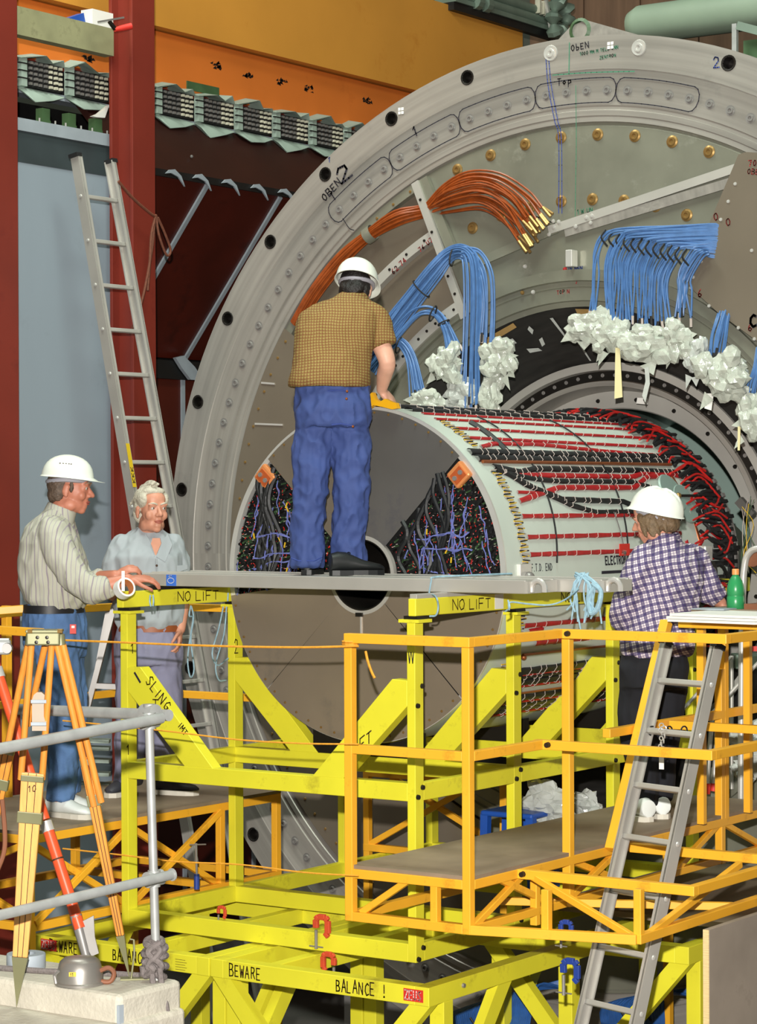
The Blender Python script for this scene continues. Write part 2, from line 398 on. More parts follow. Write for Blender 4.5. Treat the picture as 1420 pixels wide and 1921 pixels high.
# tall blue-grey panel between the columns, dark band and fittings along its top
gp = thing('yoke_panel', 'tall blue-grey steel panel between two red columns with dark band on top', 'panel', (-4.42, 2.3, FZ))
obj('sheet', MB().box((-4.48, 0.9, FZ), (-4.38, 2.95, 2.74)), 'grey_panel', gp)
obj('dark_band', MB().box((-4.48, 0.9, 2.74), (-4.375, 2.95, 2.94)), 'dark_band', gp)
obj('top_rail', MB().box((-4.49, 0.9, 2.94), (-4.36, 2.95, 3.02)), 'strip_grey', gp)
for w in (2.25, 2.50, 2.76):
    a = MB(); a.box((-4.46, w, 3.02), (-4.40, w + 0.07, 3.12)); a.box((-4.46, w + 0.085, 3.02), (-4.42, w + 0.10, 3.05))
    obj('bracket', a, 'pcb_green', gp)
    a = MB(); a.tube([(-4.40, w + 0.12, 3.02), (-4.40, w + 0.12, 3.05)], 0.006); a.tube([(-4.40, w - 0.03, 3.02), (-4.40, w - 0.03, 3.05)], 0.006)
    obj('stud', a, 'bright_metal', gp)
tag(obj('rag', MB().prism([(2.72, 3.125), (2.78, 3.15), (2.88, 3.22), (2.84, 3.13), (2.76, 3.123)], lambda a, b, t: (-4.385 - 0.03 * t + 0.05 * (b - 3.1), a, b)), 'paper_white', smooth=False), 'pinkish white scrap of cloth on a green bracket', 'cloth')

# iron yoke behind the ring: roof facet with its shade in the colour, sloping facet, upright facet
yk = thing('iron_yoke', 'dark red-brown iron yoke behind the grey ring with grey joint strips', 'detector', (-4.4, 5.0, FZ))
Y0, Y1 = 3.35, 9.0
E1, E2 = V((-4.57, 0, 2.84)), V((-5.50, 0, 1.66))
RT = V((-5.1, 0, 3.42))
def facet(name, a, b, y0, y1, th=0.05, m='brown_plate'):
    n = V((-(b.z - a.z), 0, b.x - a.x)).normalized() * th
    q = MB(); pr = [a, b, b - n, a - n]
    q.add([(p.x, y, p.z) for y in (y0, y1) for p in pr], [(0, 1, 2, 3), (7, 6, 5, 4), (0, 4, 5, 1), (1, 5, 6, 2), (2, 6, 7, 3), (3, 7, 4, 0)])
    return obj(name, q, m, yk)
JW = [4.148, 5.015, 5.88, 6.75]
ys = [Y0] + JW + [Y1]
for i in range(len(ys) - 1):
    facet('slope_plate', E1, E2, ys[i] + 0.012, ys[i + 1] - 0.012)
    facet('side_plate', V((-5.52, 0, 1.50)), V((-5.52, 0, FZ)), ys[i] + 0.012, ys[i + 1] - 0.012)
facet('roof_plate', RT, E1 + V((-0.05, 0, 0.05)), Y0, Y1, 0.05, 'brown_shaded')
obj('backing', MB().box((-6.2, 1.2, FZ), (-5.62, Y1, 3.42)), 'black_paint', yk)
for w in JW:
    q = MB(); d = (E2 - E1); n = V((0.776, 0, -0.63)) * 0.012
    q.obox(E1 + d * 0.5 + V((0, w, 0)) + n * 0.3, d * 0.5, (0, 0.02, 0), n); obj('joint_strip', q, 'strip_grey', yk)
    obj('joint_strip', MB().box((-5.525, w - 0.02, FZ), (-5.505, w + 0.02, 1.50)), 'strip_grey', yk)
obj('upper_ledge', MB().box((-4.64, Y0, 2.84), (-4.55, Y1, 2.89)), 'black_paint', yk)
obj('lower_ledge', MB().box((-5.56, Y0, 1.50), (-5.46, Y1, 1.64)), 'black_paint', yk)
for w in (3.75, 4.05, 4.38, 4.72, 5.05, 5.4):
    q = MB(); q.prism([(w - 0.1, 2.86), (w - 0.06, 2.89), (w, 2.90), (w + 0.07, 2.86), (w + 0.11, 2.79), (w + 0.04, 2.85), (w - 0.04, 2.87)], lambda a, b, t: (-4.545 + 0.012 * t, a, b))
    obj('foil_strip', q, 'strip_grey', yk)
q = MB(); q.prism([(4.82, 1.66), (4.92, 1.68), (5.05, 1.60), (5.16, 1.50), (5.0, 1.50), (4.90, 1.58)], lambda a, b, t: (-5.45 + 0.03 * t, a, b)); obj('foil_strip', q, 'strip_grey', yk)
for w, z in ((3.1, 2.98), (3.62, 2.90), (3.95, 2.86)):
    obj('stud', MB().ball((-4.75, w + 1.1, z + .08), 0.012, 8, 5), 'steel', yk)

# orange lifting girder over the yoke
gd = thing('girder', 'huge orange steel girder running over the yoke', 'girder', (-4.6, 4.0, 3.42))
obj('bottom_flange', MB().box((-4.62, -2.0, 3.44), (-4.44, 9.0, 3.84)), 'girder_orange', gd, bevel=0.01)
obj('web', MB().box((-4.62, -2.0, 3.85), (-4.36, 9.25, 4.655)), 'girder_ochre', gd)
obj('flange_edge', MB().box((-4.60, -2.0, 3.40), (-4.47, 9.0, 3.44)), 'red_paint', gd)
rnd = random.Random(3)
for w, z in ((4.90, 3.68), (5.29, 3.67), (5.72, 3.67), (6.08, 3.67), (6.88, 3.68), (3.45, 3.52)):
    q = MB()
    for k in range(14):
        y_, z_ = w + rnd.uniform(-.05, .07), z + rnd.uniform(-.022, .022); q.prism([(y_, z_), (y_ + rnd.uniform(.02, .05), z_ + rnd.uniform(-.01, .006)), (y_ + rnd.uniform(.01, .04), z_ + rnd.uniform(.008, .026))], lambda a, b, t: (-4.4398 + .0018 * t, a, b))
    obj('paint_chip', q, 'black_paint', gd)
obj('green_tag', MB().box((-4.44, 4.57, 3.455), (-4.43, 4.95, 3.52)), 'pcb_green', gd)

# cable connector row in folded foil under the girder: one box per module
rnd = random.Random(5)
tr = thing('connector_row', 'row of cable connector boxes wrapped in grey foil under the orange girder', 'connector row', (-4.3, 4.0, 3.15))
obj('tray', MB().box((-4.46, 0.6, 3.16), (-4.33, 6.6, 3.20)), 'strip_grey', tr)
obj('back_plate', MB().box((-4.47, 0.6, 3.20), (-4.44, 6.6, 3.40)), 'black_paint', tr)
def module(w0, L):
    m = obj('connector_box', MB().box((-4.42, w0, 3.205), (-4.30, w0 + L, 3.385)), 'black_rubber', tr)
    a = MB(); b = MB(); nx = 7
    for i in range(nx):
        for j in range(5):
            y = w0 + 0.02 + i * (L - 0.04) / (nx - 1); z = 3.225 + j * 0.035
            (b if i >= 4 else a).box((-4.30, y - 0.012, z - 0.008), (-4.275 - rnd.uniform(0, .012), y + 0.012, z + 0.010))
    obj('plugs', a, 'steel', m, kind='stuff'); obj('plugs', b, 'connector', m, kind='stuff')
    q = MB(); q.box((-4.33, w0 - 0.075, 3.20), (-4.285, w0 - 0.02, 3.40)); obj('end_plate', q, 'pale_strip', tr)
    q = MB()
    for z in (3.25, 3.30, 3.35): q.box((-4.30, w0 - 0.10, z), (-4.28, w0, z + 0.008))
    obj('clip', q, 'black_paint', tr)
    # folded foil above and below
    p1 = rnd.uniform(.02, .16); hz = rnd.uniform(-.02, .02); k2 = rnd.uniform(.80, .96)
    q = MB(); A = [(-4.44, w0 - 0.09, 3.42), (-4.27, w0 - 0.09, 3.385), (-4.42, w0 + p1, 3.47 + hz), (-4.24, w0 + p1, 3.43 + hz), (-4.44, w0 + L * .65, 3.42), (-4.27, w0 + L * .65, 3.39), (-4.42, w0 + L * k2, 3.44 - hz), (-4.25, w0 + L * k2, 3.415 - hz), (-4.44, w0 + L, 3.42), (-4.27, w0 + L, 3.385)]
    q.add(A + [V(p) + V((0, 0, -0.006)) for p in A], [(0, 1, 3, 2), (2, 3, 5, 4), (4, 5, 7, 6), (6, 7, 9, 8), (10, 12, 13, 11), (12, 14, 15, 13), (14, 16, 17, 15), (16, 18, 19, 17)])
    obj('foil_flap', q, 'pale_strip', tr)
    q = MB(); A = [(-4.34, w0 - 0.08, 3.20), (-4.26, w0 - 0.08, 3.15), (-4.32, w0 - 0.02, 3.20), (-4.24, w0 + 0.02 + hz, 3.10 + hz), (-4.33, w0 + L * .6, 3.20), (-4.25, w0 + L * .6, 3.13), (-4.34, w0 + L, 3.20), (-4.27, w0 + L, 3.17)]
    q.add(A + [V(p) + V((-0.006, 0, -0.003)) for p in A], [(0, 1, 3, 2), (2, 3, 5, 4), (4, 5, 7, 6), (8, 10, 11, 9), (10, 12, 13, 11), (12, 14, 15, 13)])
    obj('foil_flap', q, 'pale_strip', tr)
w = 0.75
while w < 6.2:
    module(w, 0.34); w += 0.475

gd.location += V((-.66, 0, .175)); tr.location += V((-.72, 0.6, .19))

# old timber plank clamped across the columns, and the clamp
obj('timber_plank', MB().box((-4.34, 1.50, 3.52), (-4.26, 2.79, 3.70)), 'wood_plank', label='weathered greenish timber plank lying between the two red columns', cat='plank')
tag(obj('white_block', MB().box((-4.36, 2.58, 3.70), (-4.26, 2.785, 3.80)), 'white_paint'), 'white box on the timber plank beside the red column', 'box')
tag(obj('blue_binder', MB().prism([(2.36, 3.70), (2.54, 3.77), (2.56, 3.70)], lambda a, b, t: (-4.36 + .06 * t, a, b)), 'stool_blue'), 'dark blue wedge behind the timber plank', 'box')
cl = thing('bar_clamp', 'steel bar clamp with red handle on red column', 'clamp', tuple(au(220, 55, -4.085)))
q = MB(); q.bar(au(185, 41, -4.088), au(231, 33, -4.088), 0.02, 0.012); obj('rail', q, 'steel', cl)
q = MB(); q.bar(au(205, 40, -4.088), au(216, 55, -4.08), 0.02, 0.02); obj('jaw', q, 'bolt_dark', cl)
q = MB(); q.tube([au(215, 56, -4.08), au(228, 53, -4.07), au(246, 49, -4.04)], [0.014, 0.02, 0.022], 10); obj('handle', q, 'sign_red', cl, smooth=True)

# metal cable conduit on top of the girder
ct = thing('cable_conduit', 'greenish metal cable conduit on top of the orange girder', 'conduit', (-4.4, 6.6, 4.6))
obj('channel', MB().box((-4.5, 6.9, 4.60), (-4.28, 8.8, 4.64)), 'steel_green', ct)
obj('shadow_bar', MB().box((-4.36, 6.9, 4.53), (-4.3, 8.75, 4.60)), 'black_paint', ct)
for z in (4.68, 4.76): q = MB(); q.tube([(-4.32, 6.9, z), (-4.32, 8.8, z)], 0.045, 10); obj('pipe', q, 'steel_green', ct, smooth=True)
for w in (7.25, 7.4): obj('collar', MB().turn([(0, -0.04), (0.075, -0.04), (0.075, 0.04), (0, 0.04)], (-4.30, w, 4.66), (0, 1, 0), 12), 'steel_green', ct)
q = MB()
for k in range(5): q.box((-4.30, 8.25 + k * .07, 4.72), (-4.25, 8.28 + k * .07, 4.84))
obj('terminal_block', q, 'connector', ct, kind='stuff')
obj('end_post', MB().bar(au(1024, 0, -4.9) - V((-.66, 1.12, .25)), au(1036, 66, -4.9) - V((-.66, 1.12, .25)), 0.03, 0.03), 'bright_metal', ct)
q = MB(); pts = smoothpath([*[au(x, y, -4.85) - V((-.66, 1.12, .25)) for x, y in ((1045, -5), (1062, 18), (1063, 40), (1046, 66), (1038, 40), (1042, 10))]])
q.tube(pts, [0.06 + 0.03 * math.sin(i * 1.3) for i in range(len(pts))], 8); obj('plastic_wrap', q, 'steel_green', ct, smooth=True)

ct.location += V((-.66, 1.12, .25))

# pale green duct behind the top of the ring
q = MB(); A = aw(1176, 50, 4.6); B = aw(1440, 28, 4.6); B = V((B.x + 2.5, 4.6, A.z))
q.tube([A, A + V((.03, 0, 0)), A + V((.10, 0, 0)), B], [0.03, 0.09, 0.125, 0.13], 20)
obj('air_duct', q, 'duct_green', smooth=True, label='thick pale green duct behind the top of the grey ring', cat='duct')
bx = thing('steel_rack', 'galvanised rack with circuit boards behind the ring top right', 'rack', tuple(aw(1400, 110, 3.9)))
q = MB(); q.bar(aw(1379, 45, 3.9), aw(1379, 130, 3.9), 0.03, 0.03); obj('upright', q, 'galvanised', bx)
q = MB(); q.bar(aw(1384, 48, 3.9), aw(1460, 68, 3.9), 0.03, 0.05); obj('rail', q, 'steel_green', bx)
p = aw(1400, 90, 3.95); obj('circuit_board', MB().box((p.x - .03, 3.97, p.z - .25), (p.x + .6, 4.0, p.z + .05)), 'pcb_green', bx)
q = MB(); rnd = random.Random(2)
for k in range(26):
    x = p.x + rnd.uniform(-.02, .5); z = p.z + rnd.uniform(-.2, .03); q.box((x, 3.95, z), (x + .02, 3.97, z + .015))
obj('chips', q, 'connector', bx, kind='stuff')
# ================================================================== the detector end: ring, plates, cone, bore
DC = (-0.902, 0.226); WR = 2.996
def pol(r, deg, w): a = math.radians(deg); return V((DC[0] + r * math.cos(a), w, DC[1] + r * math.sin(a)))
dt = thing('detector_end', 'giant grey metal detector end ring with rows of bolts and writing', 'detector', (DC[0], 3.1, FZ))
obj('support_foot', MB().box((-2.6, 3.05, FZ), (0.8, 3.5, -2.55)), 'steel', dt)
# outer band with its counterbored holes cut through
HOLES = [69.7 + 11.36 * k for k in range(-5, 27)]
bm = bmesh.new(); edges = []
def loop(r, n, c=(0, 0)):
    vv = [bm.verts.new((DC[0] + c[0] + r * math.cos(2 * PI * i / n), WR, DC[1] + c[1] + r * math.sin(2 * PI * i / n))) for i in range(n)]
    return [bm.edges.new((vv[i], vv[(i + 1) % n])) for i in range(n)]
edges += loop(3.067, 160); edges += loop(2.87, 160)
for i, h in enumerate(HOLES):
    if 4 < (h % 360) < 356:
        edges += loop(0.036, 14, (2.993 * math.cos(math.radians(h)), 2.993 * math.sin(math.radians(h))))
bmesh.ops.triangle_fill(bm, use_beauty=True, edges=edges, normal=(0, -1, 0))
bm.verts.index_update()
q = MB(); q.add([v.co.copy() for v in bm.verts], [tuple(v.index for v in f.verts) for f in bm.faces]); bm.free()
obj('outer_band', q, 'machined', dt)
obj('rim', MB().lathe([(3.067, WR), (3.067, WR + 0.16), (2.6, WR + 0.16)], DC, 160), 'bolt_dark', dt)
# screws and holes: one mesh of each kind, shared
def ringof(name, mk, r, degs, w, m):
    first = None; f0 = None
    for d in degs:
        p = pol(r, d, w)
        if first is None:
            first = obj(name, mk(p), m, dt, smooth=True); f0 = p
        else: inst(name, first, p + (ORG[first.name] - f0), dt)
    return first
ringof('bolt_hole', lambda p: MB().turn([(.047, 0.001), (.044, .005), (.036, .003), (.034, -.07), (0, -.07)], p, (0, -1, 0), 18), 2.993, [h for h in HOLES if 4 < h % 360 < 356 and min(abs(h - 92.4), abs(h - 81.1)) > 1], WR, 'bolt_dark')
ringof('socket_screw', lambda p: MB().turn([(0, .004), (.012, .004), (.014, .014), (.024, .014), (.028, .004), (.044, .006), (.048, 0)], p, (0, -1, 0), 20), 2.993, [92.42, 81.06], WR, 'bright_metal')
# inner band with fine steps, then the bolted plate
obj('inner_band', MB().lathe([(2.87, WR), (2.862, WR + .006), (2.66, WR + .004), (2.655, WR + .012), (2.635, WR + .012), (2.63, WR + .004), (2.60, WR + .004), (2.595, WR + .01), (2.565, WR + .008), (2.56, WR + .03)], DC, 200), 'machined', dt, smooth=True)
obj('bolted_plate', MB().lathe([(2.56, WR + .03), (2.54, WR + .024), (1.69, WR + .024)], DC, 120, math.radians(-112), math.radians(115.6)), 'machined_green', dt)
obj('sunken_sheet', MB().lathe([(2.56, WR + .07), (1.60, WR + .07)], DC, 80, math.radians(115), math.radians(249)), 'sheet_brown', dt)
obj('rivet_strip', MB().lathe([(2.56, WR + .02), (2.505, WR + .02), (2.505, WR + .07)], DC, 60, math.radians(115.6), math.radians(249)), 'machined_green', dt)
cap = lambda p: MB().turn([(0, .002), (.009, .002), (.011, .012), (.018, .012), (.020, .008), (.021, 0), (.030, .001)], p, (0, -1, 0), 12)
ringof('cap_screw', cap, 2.746, [93.3 - 2.857 * k for k in range(-62, 14)], WR + .004, 'steel')
brs = lambda p: MB().turn([(0, .010), (.011, .010), (.013, .016), (.022, .016), (.026, .008), (.036, .004), (.037, 0)], p, (0, -1, 0), 14)
ringof('brass_screw', brs, 2.49, [91.6 - 5.72 * k for k in range(-3, 26)], WR + .024, 'brass')
ringof('brass_screw', brs, 2.112, [91.9 - 5.75 * k for k in range(-3, 26)], WR + .024, 'brass')
riv = lambda p: MB().turn([(0, .006), (.008, .005), (.010, 0)], p, (0, -1, 0), 8)
ringof('rivet', riv, 2.525, [117 + 3.3 * k for k in range(28)], WR + .02, 'brass')
# sheet over the lower left opening, with its rivets and horizontal seams
sh = obj('cover_sheet', MB().lathe([(2.555, WR - .004), (1.72, WR - .004), (1.72, WR + .03)], DC, 60, math.radians(145.5), math.radians(250)), 'sheet_brown', dt)
ringof('rivet', riv, 2.50, [147 + 2.75 * k for k in range(36)], WR - .004, 'brass')
for x0, y0, x1 in ((490, 718, 515), (478, 795, 530)):
    q = MB(); a = aw(x0, y0, WR - .008); b = aw(x1, y0 + 2, WR - .008); q.bar(a, b, .004, .012); obj('seam', q, 'bright_metal', dt)
# radial bar, arc strips with writing
q = MB(); q.obox((pol(2.54, 115.2, WR - .02) + pol(1.62, 116.5, WR - .02)) / 2, (pol(2.54, 115.2, 0) - pol(1.62, 116.5, 0)) / 2, (.024, 0, .011), (0, .012, 0)); obj('radial_bar', q, 'aluminium', dt)
q = MB(); q.obox((pol(2.54, 114.0, WR) + pol(1.95, 113.8, WR)) / 2, (pol(2.54, 114.0, 0) - pol(1.95, 113.8, 0)) / 2, (.030, 0, .012), (0, .016, 0)); obj('radial_bar', q, 'machined_green', dt)
obj('arc_strip', MB().lathe([(2.225, WR), (2.165, WR), (2.165, WR + .06)], DC, 40, math.radians(116.5), math.radians(150)), 'aluminium', dt)
obj('arc_strip', MB().lathe([(1.735, WR - .03), (1.665, WR - .03), (1.665, WR + .06)], DC, 40, math.radians(116), math.radians(160)), 'aluminium', dt)
ringof('rivet', riv, 1.70, [118 + 2.6 * k for k in range(15)], WR - .03, 'bolt_dark')
ringof('rivet', riv, 2.195, [118 + 4 * k for k in range(7)], WR, 'bolt_dark')
for r in (2.42, 2.2, 2.05, 1.9, 1.78): obj('rivet', riv(pol(r, 115.2 + (2.54 - r) * 1.4, WR - .033)), 'bolt_dark', dt)
# inner flange, black cone, bolted band, bore
obj('inner_flange', MB().lathe([(1.70, WR + .05), (1.70, WR - .012), (1.635, WR - .012), (1.63, WR + .012), (1.60, WR + .012), (1.595, WR + .02), (1.52, WR + .03), (1.515, WR + .05), (1.485, WR + .06)], DC, 140), 'machined_green', dt, smooth=True)
obj('cone', MB().lathe([(1.485, WR + .06), (1.40, WR + .16), (1.17, WR + .42)], DC, 140), 'black_cone', dt, smooth=True)
obj('cone_rim', MB().lathe([(1.175, WR + .42), (1.172, WR + .395), (1.125, WR + .395), (1.12, WR + .44)], DC, 140), 'aluminium', dt, smooth=True)
obj('bolt_band', MB().lathe([(1.125, WR + .44), (1.065, WR + .44)], DC, 140), 'bolt_dark', dt)
obj('bore_collar', MB().lathe([(1.065, WR + .47), (1.06, WR + .42), (1.03, WR + .42), (1.005, WR + .56), (1.0, WR + .58)], DC, 140), 'machined', dt, smooth=True)
obj('bore_flange', MB().lathe([(1.01, WR + .60), (1.008, WR + .565), (0.902, WR + .565), (0.895, WR + .575)], DC, 140), 'aluminium', dt, smooth=True)
obj('bore', MB().lathe([(0.895, WR + .575), (0.895, WR + 1.9), (0.2, WR + 1.95)], DC, 120), 'bore_green', dt, smooth=True)
ringof('band_bolt', lambda p: MB().turn([(0, .012), (.007, .012), (.008, .004), (.012, .004), (.012, 0)], p, (0, -1, 0), 10), 1.095, [150 - 4.5 * k for k in range(34)], WR + .44, 'steel')
ringof('band_bolt', lambda p: MB().turn([(0, .004), (.006, .004), (.010, .010), (.014, 0)], p, (0, -1, 0), 10), 0.955, [130 - 16 * k for k in range(12)], WR + .565, 'bolt_dark')
# strut across the plate, its bracket and the small latch
def strip(name, a, b, wd, m, th=.01, w=WR):
    d = (b - a); n = V((-d.z, 0, d.x)).normalized() * wd / 2
    return obj(name, MB().obox((a + b) / 2, d / 2, n, (0, th / 2, 0)), m, dt)
strip('strut', aw(1030, 432, WR), aw(1392, 312, WR), .05, 'aluminium', .02, WR)
strip('strut', aw(1060, 436, WR), aw(1392, 336, WR), .055, 'machined', .012)
strip('strut', aw(880, 500, WR), aw(1045, 428, WR), .055, 'machined_green', .012)
strip('strut', aw(975, 395, WR + .01), aw(1048, 422, WR + .01), .006, 'bolt_dark', .01)
for x, y in ((1005, 440), (1038, 415), (1048, 416), (1039, 426), (1100, 408), (1110, 405), (1108, 418), (1080, 425), (1030, 440)):
    obj('rivet', MB().turn([(0, .010), (.010, .008), (.013, 0)], aw(x, y, WR - .01), (0, -1, 0), 8), 'bright_metal', dt)
q = MB(); a = aw(1074, 470, WR); q.box((a.x - .015, WR - .06, a.z - .10), (a.x + .03, WR + .01, a.z + .0)); obj('latch', q, 'bright_metal', dt, bevel=.004)
for x, y, m in ((945, 550, 'bright_metal'), (1000, 548, 'bright_metal'), (980, 549, 'brass'), (985, 500, 'bright_metal'), (958, 535, 'bright_metal'), (1060, 505, 'ink_red')):
    obj('rivet', MB().turn([(0, .012), (.010, .01), (.014, 0)], aw(x, y, WR), (0, -1, 0), 8), m, dt)
# riveted triangular cover plate at the right
P = [(1385, 290), (1330, 420), (1290, 535), (1345, 585), (1420, 640), (1640, 800), (1640, 300), (1400, 285)]
pl = obj('cover_plate', MB().prism([(aw(x, y, 2.93).x, aw(x, y, 2.93).z) for x, y in P], lambda a, b, t: (a, 2.93 + .02 * t, b)), 'sheet_brown', dt)
for x, y in ((1379, 345), (1366, 378), (1352, 412), (1330, 455), (1315, 490), (1300, 520), (1296, 540), (1330, 574), (1352, 590), (1385, 615), (1415, 636), (1410, 470)):
    obj('rivet', MB().turn([(0, .006), (.009, .005), (.011, 0)], aw(x, y, 2.93), (0, -1, 0), 8), 'bright_metal', pl)
# lifting lug behind the top of the ring
lug = MB(); PL = [(1040, 84), (1072, 50), (1100, 38), (1235, 76), (1235, 110), (1040, 110)]
obj('lifting_lug', lug.prism([(aw(x, y, 3.25).x, aw(x, y, 3.25).z) for x, y in PL], lambda a, b, t: (a, 3.24 + .06 * t, b)), 'machined', dt)
obj('lug_eye', MB().turn([(.075, .0), (.055, .012), (.05, -.02), (0, -.02)], aw(1088, 57, 3.24), (0, -1, 0), 20), 'pcb_green', dt)

# ---- writing on the ring
NY = V((0, -1, 0)); WW = WR - .003
def facewrite(text, x, y, hpx, m, ang=0, wpx=2.0, cw=.62, w=WW, parent=None, tall=1.0):
    o = aw(x, y, w); k = 1 / 282.0; c, s_ = math.cos(math.radians(ang)), math.sin(math.radians(ang))
    fn = lambda s, t: (o.x + (s * c - t * tall * s_) , w, o.z + (s * s_ + t * tall * c))
    return write_words(text, fn, hpx * k, wpx * k, NY, m, parent or dt, cw=cw)
def faceline(pts, m, wpx=1.6, w=WW, close=False, sm=True):
    P3 = [aw(x, y, w) for x, y in pts]
    if close: P3.append(P3[0])
    q = MB(); ribbon(q, smoothpath(P3, 5) if sm else P3, wpx / 282.0, NY); return obj('pen_line', q, m, dt)
facewrite('Top', 1046, 160, 11, 'ink', 0, 1.8); facewrite('ObEN', 1072, 96, 10, 'ink', 4, 1.5)
facewrite('1', 778, 256, 16, 'ink', 20, 2.4); facewrite('2', 640, 345, 26, 'ink', 30, 4.0, cw=1.0); facewrite('OBEN', 610, 378, 14, 'ink', 40, 2.0); facewrite('T', 626, 378, 16, 'ink', 38, 2.2)
facewrite('2', 1338, 127, 16, 'ink_blue', 0, 2.0); facewrite('-', 617, 301, 8, 'ink_blue', 30, 1.5); facewrite('|', 617, 304, 8, 'ink_blue', 0, 1.5)
facewrite('1000 MM M TELD UNN', 1088, 104, 5, 'ink_green', 3, 1.0); facewrite('ZENTRON', 1125, 111, 5, 'ink_green', 2, 1.0)
faceline([(1037, 141), (1088, 137), (1140, 135), (1190, 134)], 'ink_green', 1.5); faceline([(1068, 80), (1067, 138)], 'ink_green', 1.4, sm=False)
faceline([(1024, 110), (1028, 160), (1040, 225), (1048, 262), (1048, 400)], 'ink_blue', 1.5); faceline([(1029, 110), (1034, 160), (1046, 225), (1053, 262), (1054, 400)], 'ink_blue', 1.5)
faceline([(1080, 160), (1081, 260), (1080, 330), (1079, 410)], 'ink_green', 1.0)
# pen loops round the screws in fours
def loop4(d0, r=2.746, s=1):
    pts = []; n = 10
    for k in range(n + 1): pts.append(pol(r + .072, d0 - .5 + (3 * 2.857 + 1.0) * k / n, WW))
    for k in range(1, 6): pts.append(pol(r + .072 * math.cos(PI * k / 6), d0 + 3 * 2.857 + .5 + .95 * math.sin(PI * k / 6), WW))
    for k in range(n + 1): pts.append(pol(r - .072, d0 - .5 + (3 * 2.857 + 1.0) * (1 - k / n), WW))
    for k in range(1, 6): pts.append(pol(r - .072 * math.cos(PI * k / 6), d0 - .5 - .95 * math.sin(PI * k / 6), WW))
    pts.append(pts[0]); q = MB(); ribbon(q, pts, 0.0065, NY); obj('pen_line', q, 'ink', dt)
for k in range(5): loop4(73.4 + 11.43 * k)
for k, (x, y) in enumerate(((752, 208), (1145, 85))):
    o = aw(x, y, WW); q = MB()
    for a in range(4):
        c = V((math.cos(a * PI / 2 + PI / 4), 0, math.sin(a * PI / 2 + PI / 4))) * .016; q.obox(o + c, (.009, 0, 0), (0, .001, 0), (0, 0, .009))
    obj('survey_target', q, 'white_paint', dt)
faceline([(643, 410), (655, 428), (664, 432)], 'ink', 1.5)
# red pencil on plates and strips
facewrite('70', 1404, 312, 9, 'ink_red', 0, 1.5, w=2.927); facewrite('OBEN', 1402, 326, 8, 'ink_red', -8, 1.3, w=2.927)
for x, y, c in ((1340, 414, 'O'), (1363, 424, 'O'), (1291, 521, 'O'), (1310, 558, '6'), (1404, 622, '6')): facewrite(c, x, y, 11, 'ink_red', 8, 1.6, w=2.927)
facewrite('C', 1408, 614, 18, 'ink', 5, 4, w=2.927)
facewrite('62 74', 738, 515, 9, 'ink_red', 38, 1.6, w=WR - .003); facewrite('76 U71', 788, 473, 8, 'ink_red', 33, 1.5, w=WR - .003)
facewrite('TOP N', 1045, 552, 6, 'ink_red', 2, 1.2, w=WR + .006); facewrite('7', 1078, 533, 11, 'ink_red', 0, 1.4, w=WR + .01)
facewrite('TN NNN', 1064, 508, 6, 'ink_blue', 0, 1.4, w=WR + .01); facewrite('1 W UN', 1083, 402, 7, 'ink_green', 4, 1.3); facewrite('W UN', 1226, 528, 6, 'ink_blue', 6, 1.2, w=WR + .01)

# tape scraps and brown packing tape stuck to the cone
def onc(deg, s, lift=.006):
    a, b = (1.485, WR + .06), (1.17, WR + .42); r = a[0] + (b[0] - a[0]) * s; w = a[1] + (b[1] - a[1]) * s
    return pol(r - lift, deg, w - lift)
def patch(name, d0, s0, pts, m):
    n = len(pts); q = MB(); A = [onc(d0 + x, s0 + y) for x, y in pts]; q.add(A, [tuple(range(n))]); return obj(name, q, m, dt)
patch('brown_tape', 88, .02, [(-6, 0), (2, 0), (2.2, .10), (-3, .12), (-6, .1)], 'cardboard'); patch('brown_tape', 82, .03, [(-4.5, .0), (1, 0), (1, .13), (-4, .13)], 'cardboard')
patch('brown_tape', 112, .02, [(-5, 0), (8, 0), (8, .1), (-5, .08)], 'cardboard')
for d, s, pt in ((104, .15, [(0, 0), (1.0, .04), (.8, .14), (-.3, .08)]), (103, .38, [(0, 0), (1.2, .02), (1.8, .14), (.6, .12)]), (97, .12, [(0, 0), (.8, 0), (.2, .35), (-.3, .3)]), (94, .55, [(0, 0), (.7, 0), (.3, .38), (-.2, .38)]),
                 (109, .46, [(0, 0), (-3, .06), (-3.4, .12), (0, .08)]), (85, .5, [(0, 0), (-5, .18), (-5, .22), (0, .08)]), (114, .18, [(0, 0), (-4, .05), (-4, .14), (1, .1)])):
    patch('tape_scrap', d, s, pt, 'bag_clear')

